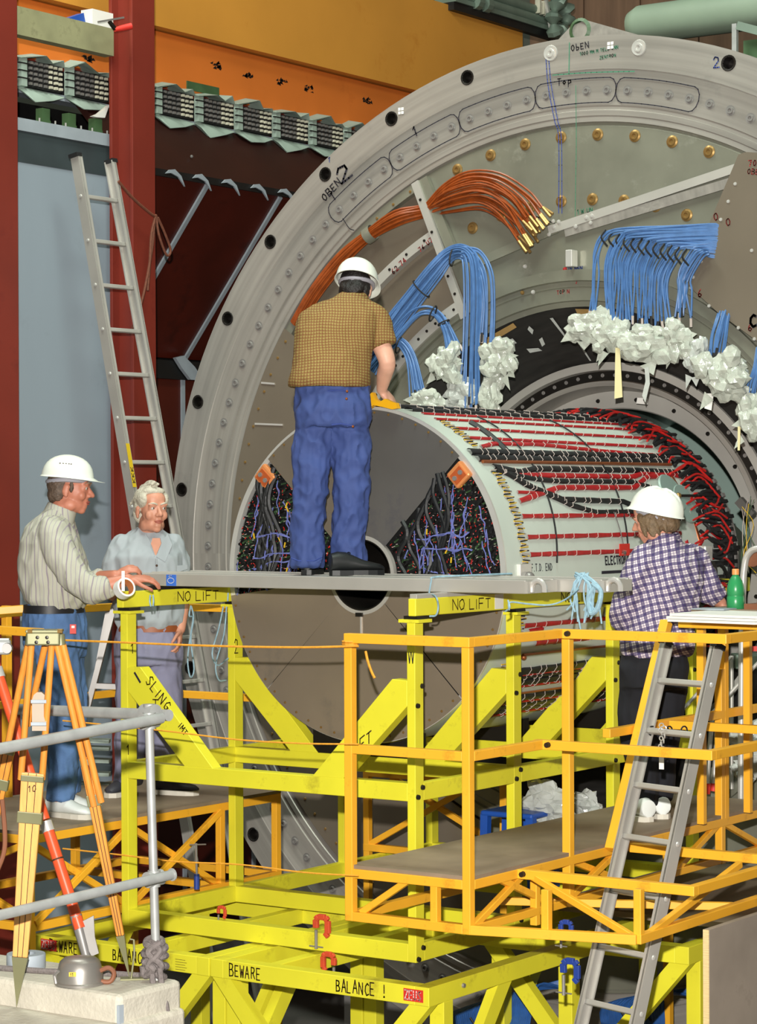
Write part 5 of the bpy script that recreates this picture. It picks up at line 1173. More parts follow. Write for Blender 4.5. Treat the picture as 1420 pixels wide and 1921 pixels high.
# ---- surveyor's tripod in varnished wood
tA = az(31, 1891, -1.30); tB = az(244, 1838, ZK); hd = 8.62
tp = thing('survey_tripod', 'varnished wooden surveying tripod with metal shoes standing on the concrete block', 'tripod', tuple(tA))
dA = (tA - CAM).dot(FW); dB = (tB - CAM).dot(FW)
def leg(L, tip, shoe, dh, dt, wlow, m2):
    (rods, low0, low1) = L; q = MB()
    for (x0, y0), (x1, y1) in rods:
        obj('rod', MB().tube([ad(x0, y0, dh), ad(x1, y1, dh + (dt - dh) * .42)], .0125, 10), 'tripod_wood', tp, smooth=True)
    a = ad(*low0, dh + (dt - dh) * .36); b = ad(*low1, dh + (dt - dh) * .86); dd = (b - a).normalized(); sd = dd.cross(FW).normalized()
    q = MB(); q.add([a - sd * wlow - FW * .014, a + sd * wlow - FW * .014, a + sd * wlow + FW * .014, a - sd * wlow + FW * .014, b - sd * wlow * .66 - FW * .012, b + sd * wlow * .66 - FW * .012, b + sd * wlow * .66 + FW * .012, b - sd * wlow * .66 + FW * .012],
          [(0, 1, 2, 3), (4, 7, 6, 5), (0, 4, 5, 1), (1, 5, 6, 2), (2, 6, 7, 3), (3, 7, 4, 0)])
    lo = obj('lower_leg', q, m2, tp, bevel=.004)
    for s in (-.5, .5): obj('groove', MB().bar(a + sd * wlow * s * .7 - FW * .0145, b + sd * wlow * .6 * s * .7 - FW * .0125, .0025, .001, up=FW), 'ink_brown', lo)
    for f, k in ((.03, 1.0), (.24, 1.12)):
        c0 = a + (b - a) * f; obj('clamp_band', MB().obox(c0, sd * wlow * k * (1 - .1 * f), dd * (.012 if f < .1 else .022), FW * .018), 'tripod_metal', tp, bevel=.003)
    q = MB(); q.add([b - sd * wlow * .70 - FW * .015, b + sd * wlow * .70 - FW * .015, b + sd * wlow * .70 + FW * .015, b - sd * wlow * .70 + FW * .015, tip], [(0, 1, 2, 3), (0, 4, 1), (1, 4, 2), (2, 4, 3), (3, 4, 0)])
    obj('shoe', q, 'tripod_metal', tp); return a, b, sd
leg(([((59, 1209), (39, 1462)), ((97, 1209), (79, 1462))], (62, 1450), (38, 1795)), tA, None, hd, dA, .042, 'tripod_wood_light')
leg(([((107, 1209), (176, 1512)), ((118, 1209), (190, 1505))], (160, 1420), (226, 1755)), tB, None, hd, dB, .022, 'tripod_wood')
# third leg runs back and out to the left
tC = V((-.20, -2.10, ZK)); dC = (tC - CAM).dot(FW)
leg(([((53, 1209), (8, 1430)), ((85, 1209), (52, 1360))], (14, 1400), (-45, 1690)), az(-62, 1800, ZK), None, hd + .05, dC * .5 + hd * .5, .03, 'tripod_wood')
p = ad(84, 1197, hd); obj('head_plate', MB().obox(p, RI * .060, FW * .05, UP * .024), 'tripod_metal', tp, bevel=.006)
obj('head_rim', MB().obox(p + UP * .026, RI * .062, FW * .055, UP * .005), 'tripod_metal', tp, bevel=.003)
for x in (56, 112): obj('hinge_bolt', MB().tube([ad(x - 4, 1184, hd - .05), ad(x + 5, 1184, hd - .05)], .008, 8), 'brass', tp)
for x in (58, 99, 112): obj('leg_socket', MB().tube([ad(x, 1190, hd - .01), ad(x - (85 - x) * .08, 1210, hd - .01)], .018, 10), 'tripod_metal', tp, smooth=True)
for x, y in ((70, 1196), (88, 1196), (68, 1205), (90, 1205)): obj('screw', MB().turn([(0, .004), (.006, .003), (.007, 0)], ad(x, y, hd - .05), -FW, 8), 'bolt_dark', tp)
q = MB(); c0 = ad(75, 1335, hd + .06); pts = [(-.026, -.068), (.026, -.068), (.026, .045), (.020, .062), (.008, .072), (-.008, .072), (-.020, .062), (-.026, .045)]
obj('tool_case', MB().prism(pts, lambda a, b, t: c0 + RI * a + UP * b + FW * (.03 * t - .02)), 'sheet_grey', tp)
for y in (1316, 1358): obj('case_strap', MB().bar(ad(58, y, hd + .02), ad(87, y, hd + .02), .006, .012), 'strip_grey', tp)
q = MB(); write(q, '10', lambda a, b: ad(54, 1485, hd + (dA - hd) * .42 - .03) + RI * a + UP * b, .022, .003, -FW); obj('writing', q, 'ink_brown', tp)
obj('foot_plate', MB().bar(tB + V((-.03, -.02, .004)), tB + V((.05, .05, .004)), .05, .006), 'tripod_metal', tp)
q = MB(); q.tube([tB + UP * .005 + RI * .004, ad(252, 1790, dB), ad(251, 1763, dB), ad(244, 1762, dB)], .004, 6); obj('step_hook', q, 'tripod_metal', tp)
# red-orange levelling pole behind the tripod
po = thing('survey_pole', 'red-orange survey pole leaning behind the tripod with steel foot blade', 'pole', tuple(az(166, 1800, ZK)))
pe = az(164, 1802, ZK); dP = (pe - CAM).dot(FW); dU = dP + .25
def pp(f): x, y = -14 + (150 + 14) * f, 1232 + (1742 - 1232) * f; return ad(x, y, dU + (dP - dU) * f)
obj('pole_section', MB().tube([pp(0.02), pp(.60)], .021, 12), 'pole_red', po, smooth=True); obj('pole_section', MB().tube([pp(.64), pp(1)], .0225, 12), 'pole_red', po, smooth=True)
for f in (.06, .625, ): obj('collar', MB().tube([pp(f - .018), pp(f + .018)], .025, 12), 'bright_metal', po, smooth=True)
obj('joint_ring', MB().tube([pp(.742), pp(.748)], .0235, 12), 'ink_brown', po)
e0 = pp(.985); ax = (pe - e0).normalized(); sx = ax.cross(FW).normalized()
if sx.dot(RI) < 0: sx = -sx
obj('foot_blade', MB().prism([(-.02, 0), (.065, -.02), (.05, .06), (.05, .125), (.02, .13), (.006, .06)], lambda a, b, t: e0 + sx * a + ax * b + FW * (.012 * t - .006)), 'steel', po)
obj('foot_socket', MB().tube([pp(.95), pe], [.024, .017], 10), 'steel', po, smooth=True)
q = MB(); q.tube(smoothpath([ad(4, 1500, hd + .1), ad(9, 1560, hd + .1), ad(7, 1600, hd + .1), ad(-8, 1640, hd + .1)], 5), .009, 8); obj('strap', q, 'leather', smooth=True, label='dark leather strap hanging by the tripod\'s outer leg', cat='strap')
kn = thing('pipe_bracket', 'white perforated bracket clamp at the picture edge beside the tripod', 'bracket', tuple(ad(5, 1225, 9.6)))
obj('body', MB().obox(ad(4, 1214, 9.6), RI * .035, FW * .02, UP * .030), 'galvanised', kn, bevel=.01); obj('knob', MB().turn([(0, .02), (.02, .02), (.022, 0)], ad(14, 1216, 9.57), -FW, 14), 'steel', kn); obj('arm', MB().obox(ad(-6, 1202, 9.6), RI * .05, FW * .012, UP * .01), 'galvanised', kn)
# upturned steel pot with leather handle and a number sticker
pc = az(150, 1845, ZK); pt_ = thing('steel_pot', 'upturned dull steel pot with leather handle and yellow number sticker on the block', 'pot', tuple(pc))
obj('bowl', MB().turn([(.092, .0), (.092, .008), (.086, .012), (.083, .05), (.074, .082), (.060, .094), (.030, .100), (0, .101)], pc, (0, 0, 1), 36), 'pot_metal', pt_, smooth=True)
pr_ = ad(196, 1832, (pc - CAM).dot(FW) - .02); obj('handle', MB().tube(smoothpath([pr_ + RI * -.02 + UP * .02, pr_ + RI * .015 + UP * .032, pr_ + RI * .035 + UP * .012, pr_ + RI * .02 - UP * .018, pr_ - RI * .025 - UP * .016], 5), .009, 8), 'leather', pt_, smooth=True)
q = MB(); s0 = ad(136, 1828, (pc - CAM).dot(FW) - .088); sk = obj('sticker', MB().obox(s0, RI * .013, FW * .001, UP * .008), 'yellow_wire', pt_)
q = MB(); write(q, '11', lambda a, b: s0 - FW * .003 + RI * (a - .007) + UP * (b - .006), .011, .002, -FW); obj('sticker_print', q, 'ink', sk)
obj('buckle', MB().tube([ad(105, 1845, (pc - CAM).dot(FW) - .05), ad(102, 1830, (pc - CAM).dot(FW) - .05), ad(110, 1822, (pc - CAM).dot(FW) - .06)], .006, 6), 'steel', pt_)
c0 = az(49, 1816, ZK); obj('tape_roll', MB().turn([(.035, 0), (.072, 0), (.074, .004), (.074, .052), (.072, .056), (.035, .056), (.035, 0)], c0, (0, 0, 1), 32), 'strip_grey', smooth=True, label='wide grey tape roll lying flat on the concrete block', cat='tape roll')

# ---- orange cord strung between the platforms, three runs
for i, (y0, y1, ym, lb) in enumerate(((1201, 1212, 1213, 'highest orange cord strung between the two platforms'), (1352, 1396, 1388, 'middle orange cord strung between the two platforms'), (1592, 1643, 1622, 'lowest orange cord strung between the two platforms'))):
    xs = [(118, y0), (230, y0 + (y1 - y0) * .2 + 2), (330, y0 + (y1 - y0) * .4 + 4), (450, ym), (570, ym + (y1 - ym) * .6 + 2), (672, y1)]
    obj('cord', MB().tube(smoothpath([aw(x, y, -.66) for x, y in xs], 6), .0052 if i == 0 else .004, 6), 'rope_orange', smooth=True, label=lb, cat='rope')
q = MB(); c0 = aw(676, 1206, -.63)
ck = thing('cord_knot', 'orange cord wound round the platform corner post with a loose end', 'rope', tuple(c0))
for k in range(3): obj('turn', MB().tube([V((.05 + .034 * math.cos(g), -.59 + .034 * math.sin(g), c0.z - .02 + k * .011)) for g in [2 * PI * i / 12 for i in range(13)]], .005, 6), 'rope_orange', ck)
obj('loose_end', MB().tube(smoothpath([aw(686, 1222, -.62), aw(690, 1240, -.63), aw(697, 1260, -.64), aw(703, 1272, -.64)], 4), .006, 6), 'rope_orange', ck, smooth=True)
# brown rope on the red column, hanging in a loop behind the ladder
rb = thing('hanging_rope', 'thin brown rope looped on the red column behind the ladder', 'rope', tuple(au(280, 500, -3.95)))
for pts in ([(222, 340), (250, 372), (285, 402), (293, 404)], [(292, 404), (284, 440), (281, 490), (277, 545)], [(293, 404), (298, 440), (312, 478), (320, 470), (310, 440), (296, 408)], [(290, 410), (286, 460), (272, 540), (258, 592), (247, 618), (244, 626)], [(288, 430), (280, 500), (278, 520)]):
    obj('strand', MB().tube(smoothpath([au(x, y, -3.96) for x, y in pts], 6), .0085, 6), 'rope_brown', rb, smooth=True)

# ---- blue rope: lashings and the frayed coil on the plank hook
br = thing('blue_rope', 'pale blue rope coil draped over the second plank hook', 'rope', tuple(V((.73, .57, -.1)))); rnd = random.Random(8)
ctr = aw(1098, 1082, .56)
for k in range(16):
    x = 1076 + rnd.uniform(0, 50); yb = 1145 + rnd.uniform(-15, 38)
    pts = [aw(1095 + rnd.uniform(-8, 8), 1092, .585), aw(1090 + rnd.uniform(-12, 14), 1076 + rnd.uniform(-2, 4), .555), aw(x, 1092 + rnd.uniform(0, 8), .53), aw(x - rnd.uniform(-4, 8), 1125, .53), aw(x - rnd.uniform(-6, 14), yb, .53)]
    obj('strand', MB().tube(smoothpath(pts, 5), .0045, 6), 'rope_blue', br, smooth=True)
obj('coil', MB().tube(smoothpath([aw(1112, 1095, .53), aw(1127, 1110, .52), aw(1122, 1140, .52), aw(1108, 1150, .52), aw(1104, 1120, .53), aw(1116, 1100, .53)], 6), .012, 8), 'rope_blue', br, smooth=True)
def cordthing(label, runs, r=.0042, m='rope_blue'):
    t = thing('blue_rope', label, 'rope', tuple(runs[0][0]))
    for pts in runs: obj('strand', MB().tube(smoothpath(pts, 5), r, 6), m, t, smooth=True)
cordthing('pale blue rope lashing the planks to the right rail', ([aw(955, 1145, -.01), aw(957, 1130, .0), aw(990, 1133, .1), aw(1030, 1135, .2), aw(1060, 1125, .3), aw(1085, 1105, .52)], [aw(805, 1112, .24), aw(809, 1090, .24), aw(813, 1083, .255), aw(860, 1080, .40), aw(960, 1076, .80)], [aw(806, 1113, .24), aw(818, 1120, -.02), aw(822, 1138, -.02), aw(818, 1154, -.02), aw(806, 1156, -.02)], [aw(953, 1126, -.01), aw(956, 1140, -.02), aw(948, 1147, -.0)]))
cordthing('pale blue rope lashed round the left rail hanging in loops', ([aw(282, 1116, .0), aw(281, 1128, .0), aw(283, 1138, .0)], [aw(287, 1116, .0), aw(288, 1128, .0), aw(287, 1137, .0)], [au(419, 1138, -1.75), au(410, 1180, -1.75), au(398, 1225, -1.75), au(408, 1248, -1.75), au(428, 1235, -1.75)], [au(425, 1138, -1.75), au(420, 1190, -1.75), au(405, 1245, -1.75), au(410, 1275, -1.75), au(424, 1276, -1.75)],
    [au(358, 1136, -1.75), au(355, 1155, -1.75), au(362, 1160, -1.75), au(356, 1200, -1.75), au(352, 1240, -1.75), au(357, 1270, -1.75), au(364, 1255, -1.75), au(358, 1200, -1.75), au(363, 1160, -1.75), au(359, 1137, -1.75)], [au(428, 1112, -1.75), au(427, 1128, -1.75)]))
# ================================================================== people
mat('skin', 'c98d74', 0.5, var=0.06, scale=20); mat('skin_red', 'bf7a62', 0.5, var=0.06, scale=20); mat('skin_pale', 'd9a68e', 0.5, var=0.05, scale=20)
mat('lip', 'a8594c', 0.5, var=.05); mat('eye_white', 'bdb3a8', 0.3, var=.02); mat('iris', '3a2a20', 0.3, var=.05); mat('brow', '8a7460', .8, var=.2, scale=50)
mat('hair_dark', '17110f', 0.55, var=.3, scale=60, bump=.5, bscale=120); mat('hair_white', 'bdb7a6', 0.6, var=.14, scale=50, bump=.4, bscale=120); mat('hair_brown', '6f5a42', 0.6, var=.2, scale=50, bump=.5, bscale=120); mat('hair_grey', '5d4c40', 0.6, var=.3, scale=60, bump=.5, bscale=120)
mat('trouser_blue', '384a82', 0.8, var=.10, scale=5, bump=.1, bscale=60); mat('denim', '4f6f9c', 0.85, var=.16, scale=7, bump=.2, bscale=200); mat('trouser_lilac', '83839c', 0.85, var=.06, scale=6, bump=.1, bscale=150); mat('trouser_black', '14151c', 0.9, var=.3, scale=6)
mat('shirt_blue', '9fa6ab', 0.85, var=.05, scale=6); mat('belt_brown', '8a4a26', .5, var=.1); mat('belt_black', '1a1a1e', .5, var=.1)
mat('shoe_white', 'dfe3e0', .5, var=.05); mat('shoe_dark', '33343c', .5, var=.2); mat('sole', 'cfcabd', .7, var=.08); mat('shoe_black', '17191a', .5, var=.2)
def pattern(name, base, yaw, layers, rough=.85, tilt=0.0):
    """woven cloth: layers of (axis, pitch, duty, colour, strength) bands in the wearer's own frame"""
    m = bpy.data.materials.new(name); m.use_nodes = True; N = m.node_tree.nodes; L = m.node_tree.links; b = N['Principled BSDF']; b.inputs['Roughness'].default_value = rough; b.inputs['Specular IOR Level'].default_value = .2
    tc = N.new('ShaderNodeTexCoord'); mp = N.new('ShaderNodeMapping'); mp.inputs['Rotation'].default_value = (0, 0, yaw); L.new(tc.outputs['Object'], mp.inputs['Vector'])
    if tilt:
        m2_ = N.new('ShaderNodeMapping'); m2_.inputs['Rotation'].default_value = (0, tilt, 0); L.new(mp.outputs['Vector'], m2_.inputs['Vector']); mp = m2_
    nz = N.new('ShaderNodeTexNoise'); nz.inputs['Scale'].default_value = 5; L.new(mp.outputs['Vector'], nz.inputs['Vector'])
    va = N.new('ShaderNodeVectorMath'); va.operation = 'MULTIPLY_ADD'; va.inputs[1].default_value = (.03, .03, .03); L.new(nz.outputs['Color'], va.inputs[0]); L.new(mp.outputs['Vector'], va.inputs[2])
    sp = N.new('ShaderNodeSeparateXYZ'); L.new(va.outputs['Vector'], sp.inputs['Vector'])
    col = None; prev = (*lin(base), 1)
    for ax, pitch, duty, c, st in layers:
        ml = N.new('ShaderNodeMath'); ml.operation = 'MULTIPLY'; ml.inputs[1].default_value = 1 / pitch; L.new(sp.outputs[ax], ml.inputs[0])
        fr = N.new('ShaderNodeMath'); fr.operation = 'FRACT'; L.new(ml.outputs[0], fr.inputs[0])
        lt = N.new('ShaderNodeMath'); lt.operation = 'LESS_THAN'; lt.inputs[1].default_value = duty; L.new(fr.outputs[0], lt.inputs[0])
        sm = N.new('ShaderNodeMath'); sm.operation = 'MULTIPLY'; sm.inputs[1].default_value = st; L.new(lt.outputs[0], sm.inputs[0])
        mx = N.new('ShaderNodeMixRGB'); mx.inputs[2].default_value = (*lin(c), 1); L.new(sm.outputs[0], mx.inputs[0])
        if col is None: mx.inputs[1].default_value = prev
        else: L.new(col, mx.inputs[1])
        col = mx.outputs[0]
    L.new(col, b.inputs['Base Color']); MATS[name] = m
VY = math.atan2(RI.y, RI.x)
pattern('shirt_check', '94814c', -VY, [('X', .0150, .48, '6a3022', .62), ('Z', .0150, .48, '6a3022', .62), ('X', .0150, .10, 'a39658', .4), ('Z', .0150, .10, 'a39658', .4)])
pattern('shirt_stripe', 'b4b3a4', -VY + .25, [('X', .021, .16, '8f8298', .6), ('X', .063, .10, '7b6a80', .5), ('Z', 9, .01, 'b4b3a4', 0)])
pattern('shirt_plaid', 'd6ccd0', -VY + .35, [('X', .036, .42, '25265a', .74), ('Z', .036, .42, '25265a', .74), ('X', .012, .34, '5a4274', .5), ('Z', .012, .34, '5a4274', .5)], tilt=.24)

def loft(mb, secs, n=20):                       # closed tube through sections (centre, half-axis a, half-axis b)
    vs_ = []
    for c, a, b in secs:
        for k in range(n): g = 2 * PI * k / n; vs_.append(V(c) + V(a) * math.cos(g) + V(b) * math.sin(g))
    m = len(secs); fs = [(i * n + k, i * n + (k + 1) % n, (i + 1) * n + (k + 1) % n, (i + 1) * n + k) for i in range(m - 1) for k in range(n)]
    fs += [tuple(range(n - 1, -1, -1)), tuple(range((m - 1) * n, m * n))]; mb.add(vs_, fs)
class CB(MB): pass                                # cloth volumes: sleeves and legs end in a clean cut
def limb(mb, pts, rad, k=5, n=14, flat=1.0):
    P = smoothpath(pts, k); rs = []
    for i in range(len(pts) - 1):
        for j in range(k): rs.append(rad[i] + (rad[i + 1] - rad[i]) * j / k)
    rs.append(rad[-1])
    mb.ball(P[0], rs[0], 12, 8); mb.tube(P, rs, n)
    if not isinstance(mb, CB): mb.ball(P[-1], rs[-1], 12, 8)
def blob(mb, c, r, fr, n=16, m=10):               # ellipsoid in a local frame fr = (right, forward, up)
    t = MB(); t.ball((0, 0, 0), (1, 1, 1), n, m); R_, F_, U_ = fr
    mb.add([V(c) + R_ * v.x * r[0] + F_ * v.y * r[1] + U_ * v.z * r[2] for v in t.v], t.f)
def fuse(name, mb, voxel, smooth, m, parent, wr=0.0, wscale=9.0, wz=.35, seed=0.0, folds=None):
    """melt the overlapping volumes into one continuous skin, then crease it like cloth"""
    me = bpy.data.meshes.new('tmp'); me.from_pydata(mb.v, [], mb.f)
    bm = bmesh.new(); bm.from_mesh(me); bmesh.ops.recalc_face_normals(bm, faces=bm.faces); bm.to_mesh(me); bm.free()
    o = bpy.data.objects.new('tmp', me); COL.objects.link(o)
    r = o.modifiers.new('r', 'REMESH'); r.mode = 'VOXEL'; r.voxel_size = voxel
    if smooth: s = o.modifiers.new('s', 'SMOOTH'); s.iterations = smooth; s.factor = .5
    dg = bpy.context.evaluated_depsgraph_get(); m2 = bpy.data.meshes.new_from_object(o.evaluated_get(dg)); bpy.data.objects.remove(o); bpy.data.meshes.remove(me)
    q = MB(); nv = [(v.co.copy(), v.normal.copy()) for v in m2.vertices]; q.f = [tuple(p.vertices) for p in m2.polygons]; bpy.data.meshes.remove(m2)
    for co, no in nv:
        if wr:
            p = V((co.x * wscale, co.y * wscale, co.z * wscale * wz)) + V((seed, seed * 2, 0)); a = 1 - abs(noise.noise(p)) * 2; b = 1 - abs(noise.noise(p * 2.3 + V((3, 1, 2)))) * 2
            co = co + no * wr * (a * .62 + b * .48 - .36)
        if folds: co = co + no * folds(co)
        q.v.append(co)
    return obj(name, q, m, parent, smooth=True)
def hand(mb, wr_, d, back, side, curl=.5, size=1.0, spread=.16, thumb=.7):
    """palm and five fingers: d = pointing direction, back = normal of the back of the hand, side = towards the thumb"""
    d = V(d).normalized(); back = (V(back) - d * V(back).dot(d)).normalized(); sd = d.cross(back).normalized()
    if sd.dot(V(side)) < 0: sd = -sd
    L = .092 * size; c0 = V(wr_) + d * L * .55
    blob(mb, c0, (.040 * size, .052 * size, .0155 * size), (sd, d, back)); blob(mb, V(wr_) + d * .012, (.027 * size, .03 * size, .020 * size), (sd, d, back))
    blob(mb, c0 + sd * .022 * size - d * .018 * size - back * .008 * size, (.019 * size, .032 * size, .017 * size), (sd, d, back))
    for i, (o, ln) in enumerate(((.029, .072), (.010, .082), (-.010, .076), (-.028, .058))):
        b0 = V(wr_) + d * L * (.98 if i in (1, 2) else .92) + sd * o * size; dd = (d + sd * spread * (o / .03)).normalized(); pts = [b0 - dd * .02]; p = b0
        ang = 0.0
        for j, f in enumerate((.45, .32, .26)):
            ang += curl * (.55 if j == 0 else .85) * (1 + .12 * (i - 1)); v = dd * math.cos(ang) - back * math.sin(ang); pts.append(p); p = p + v * ln * f * size
        pts.append(p); r0 = .0096 * size
        q = smoothpath(pts, 3); mb.tube(q, [r0 * (1 - .22 * t / (len(q) - 1)) for t in range(len(q))], 10); mb.ball(q[-1], r0 * .80, 8, 6)
        for kk in pts[1:-1]: mb.ball(kk, r0 * 1.06, 8, 6)
    t0 = V(wr_) + d * .030 * size + sd * .028 * size; dirs = [(sd * .75 + d * .6 - back * .25).normalized(), (d * .85 + sd * .35 - back * thumb * .5).normalized(), (d * .9 + sd * .05 - back * thumb * .7).normalized()]; pts = [t0]
    for v, f in zip(dirs, (.040, .032, .026)): pts.append(pts[-1] + v * f * size)
    q = smoothpath(pts, 3); mb.tube(q, [.0125 * size - .0035 * size * t / (len(q) - 1) for t in range(len(q))], 10); mb.ball(q[-1], .009 * size, 8, 6); mb.ball(q[0], .0125 * size, 8, 6)
def frame(f, up=(0, 0, 1)):
    f = V(f).normalized(); r = f.cross(V(up)).normalized(); return r, f, r.cross(f).normalized()
def head(mb, c, fr, s=1.0, jaw=1.0):
    R_, F_, U_ = fr
    P = lambda x, y, z: V(c) + (R_ * x + F_ * y + U_ * z) * s
    B = lambda x, y, z, a, b, d: blob(mb, P(x, y, z), (a * s, b * s, d * s), fr)
    B(0, -.014, .045, .075, .095, .078); B(0, .028, -.005, .063, .066, .085); B(0, .030, -.072, .052 * jaw, .055, .042); B(0, .066, -.098, .024, .022, .019); B(0, .045, .055, .058, .045, .05)
    for x in (-1, 1):
        B(.031 * x, .083, .030, .026, .014, .010); B(.040 * x, .064, -.026, .022, .024, .026); B(.045 * x, .01, -.078, .02, .04, .03); B(.077 * x, -.008, -.010, .009, .019, .030); B(.078 * x, -.004, .008, .009, .018, .016); B(.077 * x, -.004, -.034, .008, .010, .010); B(.012 * x, .100, -.026, .010, .012, .008)
        B(.031 * x, .074, .010, .020, .012, .012)
    limb(mb, [P(0, .086, .018), P(0, .101, -.004), P(0, .114, -.021)], [.009 * s, .011 * s, .0125 * s], 3, 10)
    B(0, .087, -.050, .022, .012, .007); B(0, .086, -.064, .019, .012, .008); B(0, .080, -.040, .024, .014, .014); B(0, .080, -.080, .022, .014, .012)
def face(t, c, fr, s, iris_dir, brow_m='brow', lip=True):
    R_, F_, U_ = fr; P = lambda x, y, z: V(c) + (R_ * x + F_ * y + U_ * z) * s
    for x in (-1, 1):
        e = obj('eye', MB().ball(P(.031 * x, .0775, .012), .0125 * s, 12, 8), 'eye_white', t, smooth=True); q = MB(); d = (F_ + V(iris_dir)).normalized(); obj('iris', MB().ball(P(.031 * x, .0775, .012) + d * .0085 * s, .0058 * s, 10, 6), 'iris', e, smooth=True)
        q = MB(); limb(q, [P(.012 * x, .094, .031), P(.032 * x, .096, .038), P(.052 * x, .080, .033)], [.004 * s, .0048 * s, .003 * s], 4, 8); obj('eyebrow', q, brow_m, t, smooth=True)
        q = MB(); limb(q, [P(.016 * x, .087, .018), P(.031 * x, .0905, .0225), P(.047 * x, .080, .017)], [.003 * s, .0036 * s, .003 * s], 4, 8); obj('eyelid', q, 'skin', t, smooth=True)
    if lip:
        q = MB(); limb(q, [P(-.024, .091, -.057), P(-.010, .1005, -.0545), P(.010, .1005, -.0545), P(.024, .091, -.057)], [.002 * s, .004 * s, .004 * s, .002 * s], 4, 8); limb(q, [P(-.020, .092, -.061), P(0, .0985, -.065), P(.020, .092, -.061)], [.002 * s, .0045 * s, .002 * s], 4, 8); obj('lips', q, 'lip', t, smooth=True)
def hard_hat(t, c, fr, s=1.0, ridges=3, peak=.055, slots=True):
    R_, F_, U_ = fr; n = 56; rows = []; prof = [(0, 1.0), (.18, .985), (.36, .94), (.54, .86), (.70, .74), (.83, .58), (.92, .40), (.97, .2), (1.0, 0.0), (1.03, -.02), (1.10, -.06)]
    a, b, h = .116 * s, .146 * s, .122 * s; q = MB(); vs_ = []
    for k, (r, z) in enumerate(prof):
        for i in range(n):
            g = 2 * PI * i / n; fx, fy = math.sin(g), math.cos(g); rid = 0
            if ridges and z > .05 and r > .05: rid = sum(math.exp(-((fx * r * a - o) / .006) ** 2) for o in ((-.026, 0, .026) if ridges == 3 else (0,))) * .005 * (1 - .2 * r)
            ex = 0
            if k >= 9: ex = (.004 if k == 9 else .006) + (peak * (.4 if k == 9 else 1.0)) * max(0, fy) ** 2.2
            p = R_ * fx * (a * min(r, 1) + (ex if k >= 9 else 0) * (1 if abs(fx) > .2 else 1)) + F_ * fy * (b * min(r, 1) + (ex if k >= 9 else 0)) + U_ * (h * z + rid * z + (-.012 * max(0, fy) ** 2 if k >= 9 else 0))
            if k < 9 and rid: p += U_ * rid
            vs_.append(V(c) + p)
    m = len(prof); fs = [(k * n + i, (k + 1) * n + i, (k + 1) * n + (i + 1) % n, k * n + (i + 1) % n) for k in range(m - 1) for i in range(n)]
    # inner shell
    off = len(vs_); cc = V(c)
    for v in list(vs_): vs_.append(cc + (v - cc) * .965 - U_ * .001)
    fs += [(off + k * n + i, off + k * n + (i + 1) % n, off + (k + 1) * n + (i + 1) % n, off + (k + 1) * n + i) for k in range(m - 1) for i in range(n)]
    fs += [((m - 1) * n + i, off + (m - 1) * n + i, off + (m - 1) * n + (i + 1) % n, (m - 1) * n + (i + 1) % n) for i in range(n)]
    q.add(vs_, fs); o = obj('hard_hat', q, 'helmet_white', t, smooth=True)
    # sweat band
    bd = MB(); bd.tube([V(c) + R_ * .088 * s * math.sin(g) + F_ * .108 * s * math.cos(g) - U_ * (.018 + .018 * max(0, -math.cos(g))) * s for g in [2 * PI * i / 30 for i in range(31)]], .0135 * s, 8); obj('head_band', bd, 'helmet_band', o, smooth=True)
    if slots:
        for k in (-.03, -.012, .004, .02, .032):
            for sg in (1,):
                p = V(c) + F_ * k * s + R_ * a * .80 * sg + U_ * h * .58; obj('vent_slot', MB().obox(p, F_ * .004, R_ * .004, U_ * .002), 'ink_brown', o)
    return o
def shoe(t, ankle, d, sole_z, ln, m, m_sole, w=.05):
    d = V((d[0], d[1], 0)).normalized(); s_ = V((d.y, -d.x, 0)); a = V((ankle.x, ankle.y, sole_z)); U_ = V((0, 0, 1)); q = MB()
    loft(q, [(a + d * x * ln + U_ * (.022 + h / 2), s_ * ww * w, U_ * h / 2) for x, ww, h in ((-.285, .52, .07), (-.275, .66, .088), (-.15, .72, .098), (0, .72, .095), (.14, .80, .078), (.32, .95, .055), (.50, .98, .042), (.62, .80, .034), (.70, .35, .02))], 16)
    sh_ = obj('shoe', q, m, t, smooth=True)
    pts = [(-.29, .0), (-.27, .45), (-.15, .72), (.1, .78), (.35, 1.0), (.52, 1.0), (.66, .72), (.72, 0), (.66, -.72), (.52, -1.0), (.35, -1.0), (.1, -.78), (-.15, -.72), (-.27, -.45)]
    obj('sole', MB().prism(pts, lambda x, y, k: a + d * x * ln + s_ * y * w * 1.02 + U_ * (.026 * k)), m_sole, sh_, fixn=True)
    for k in range(4):
        p = a + d * (.06 + .07 * k) * ln + U_ * (.112 - .017 * k); obj('lace', MB().tube([p - s_ * .022, p + U_ * .004, p + s_ * .022], .003, 5), m_sole, sh_)
    return sh_
def hairshell(mb, c, fr, s, parts, n=0, seed=1, ln=.05):
    R_, F_, U_ = fr
    for x, y, z, a, b, d in parts: blob(mb, V(c) + (R_ * x + F_ * y + U_ * z) * s, (a * s, b * s, d * s), fr, 20, 14)

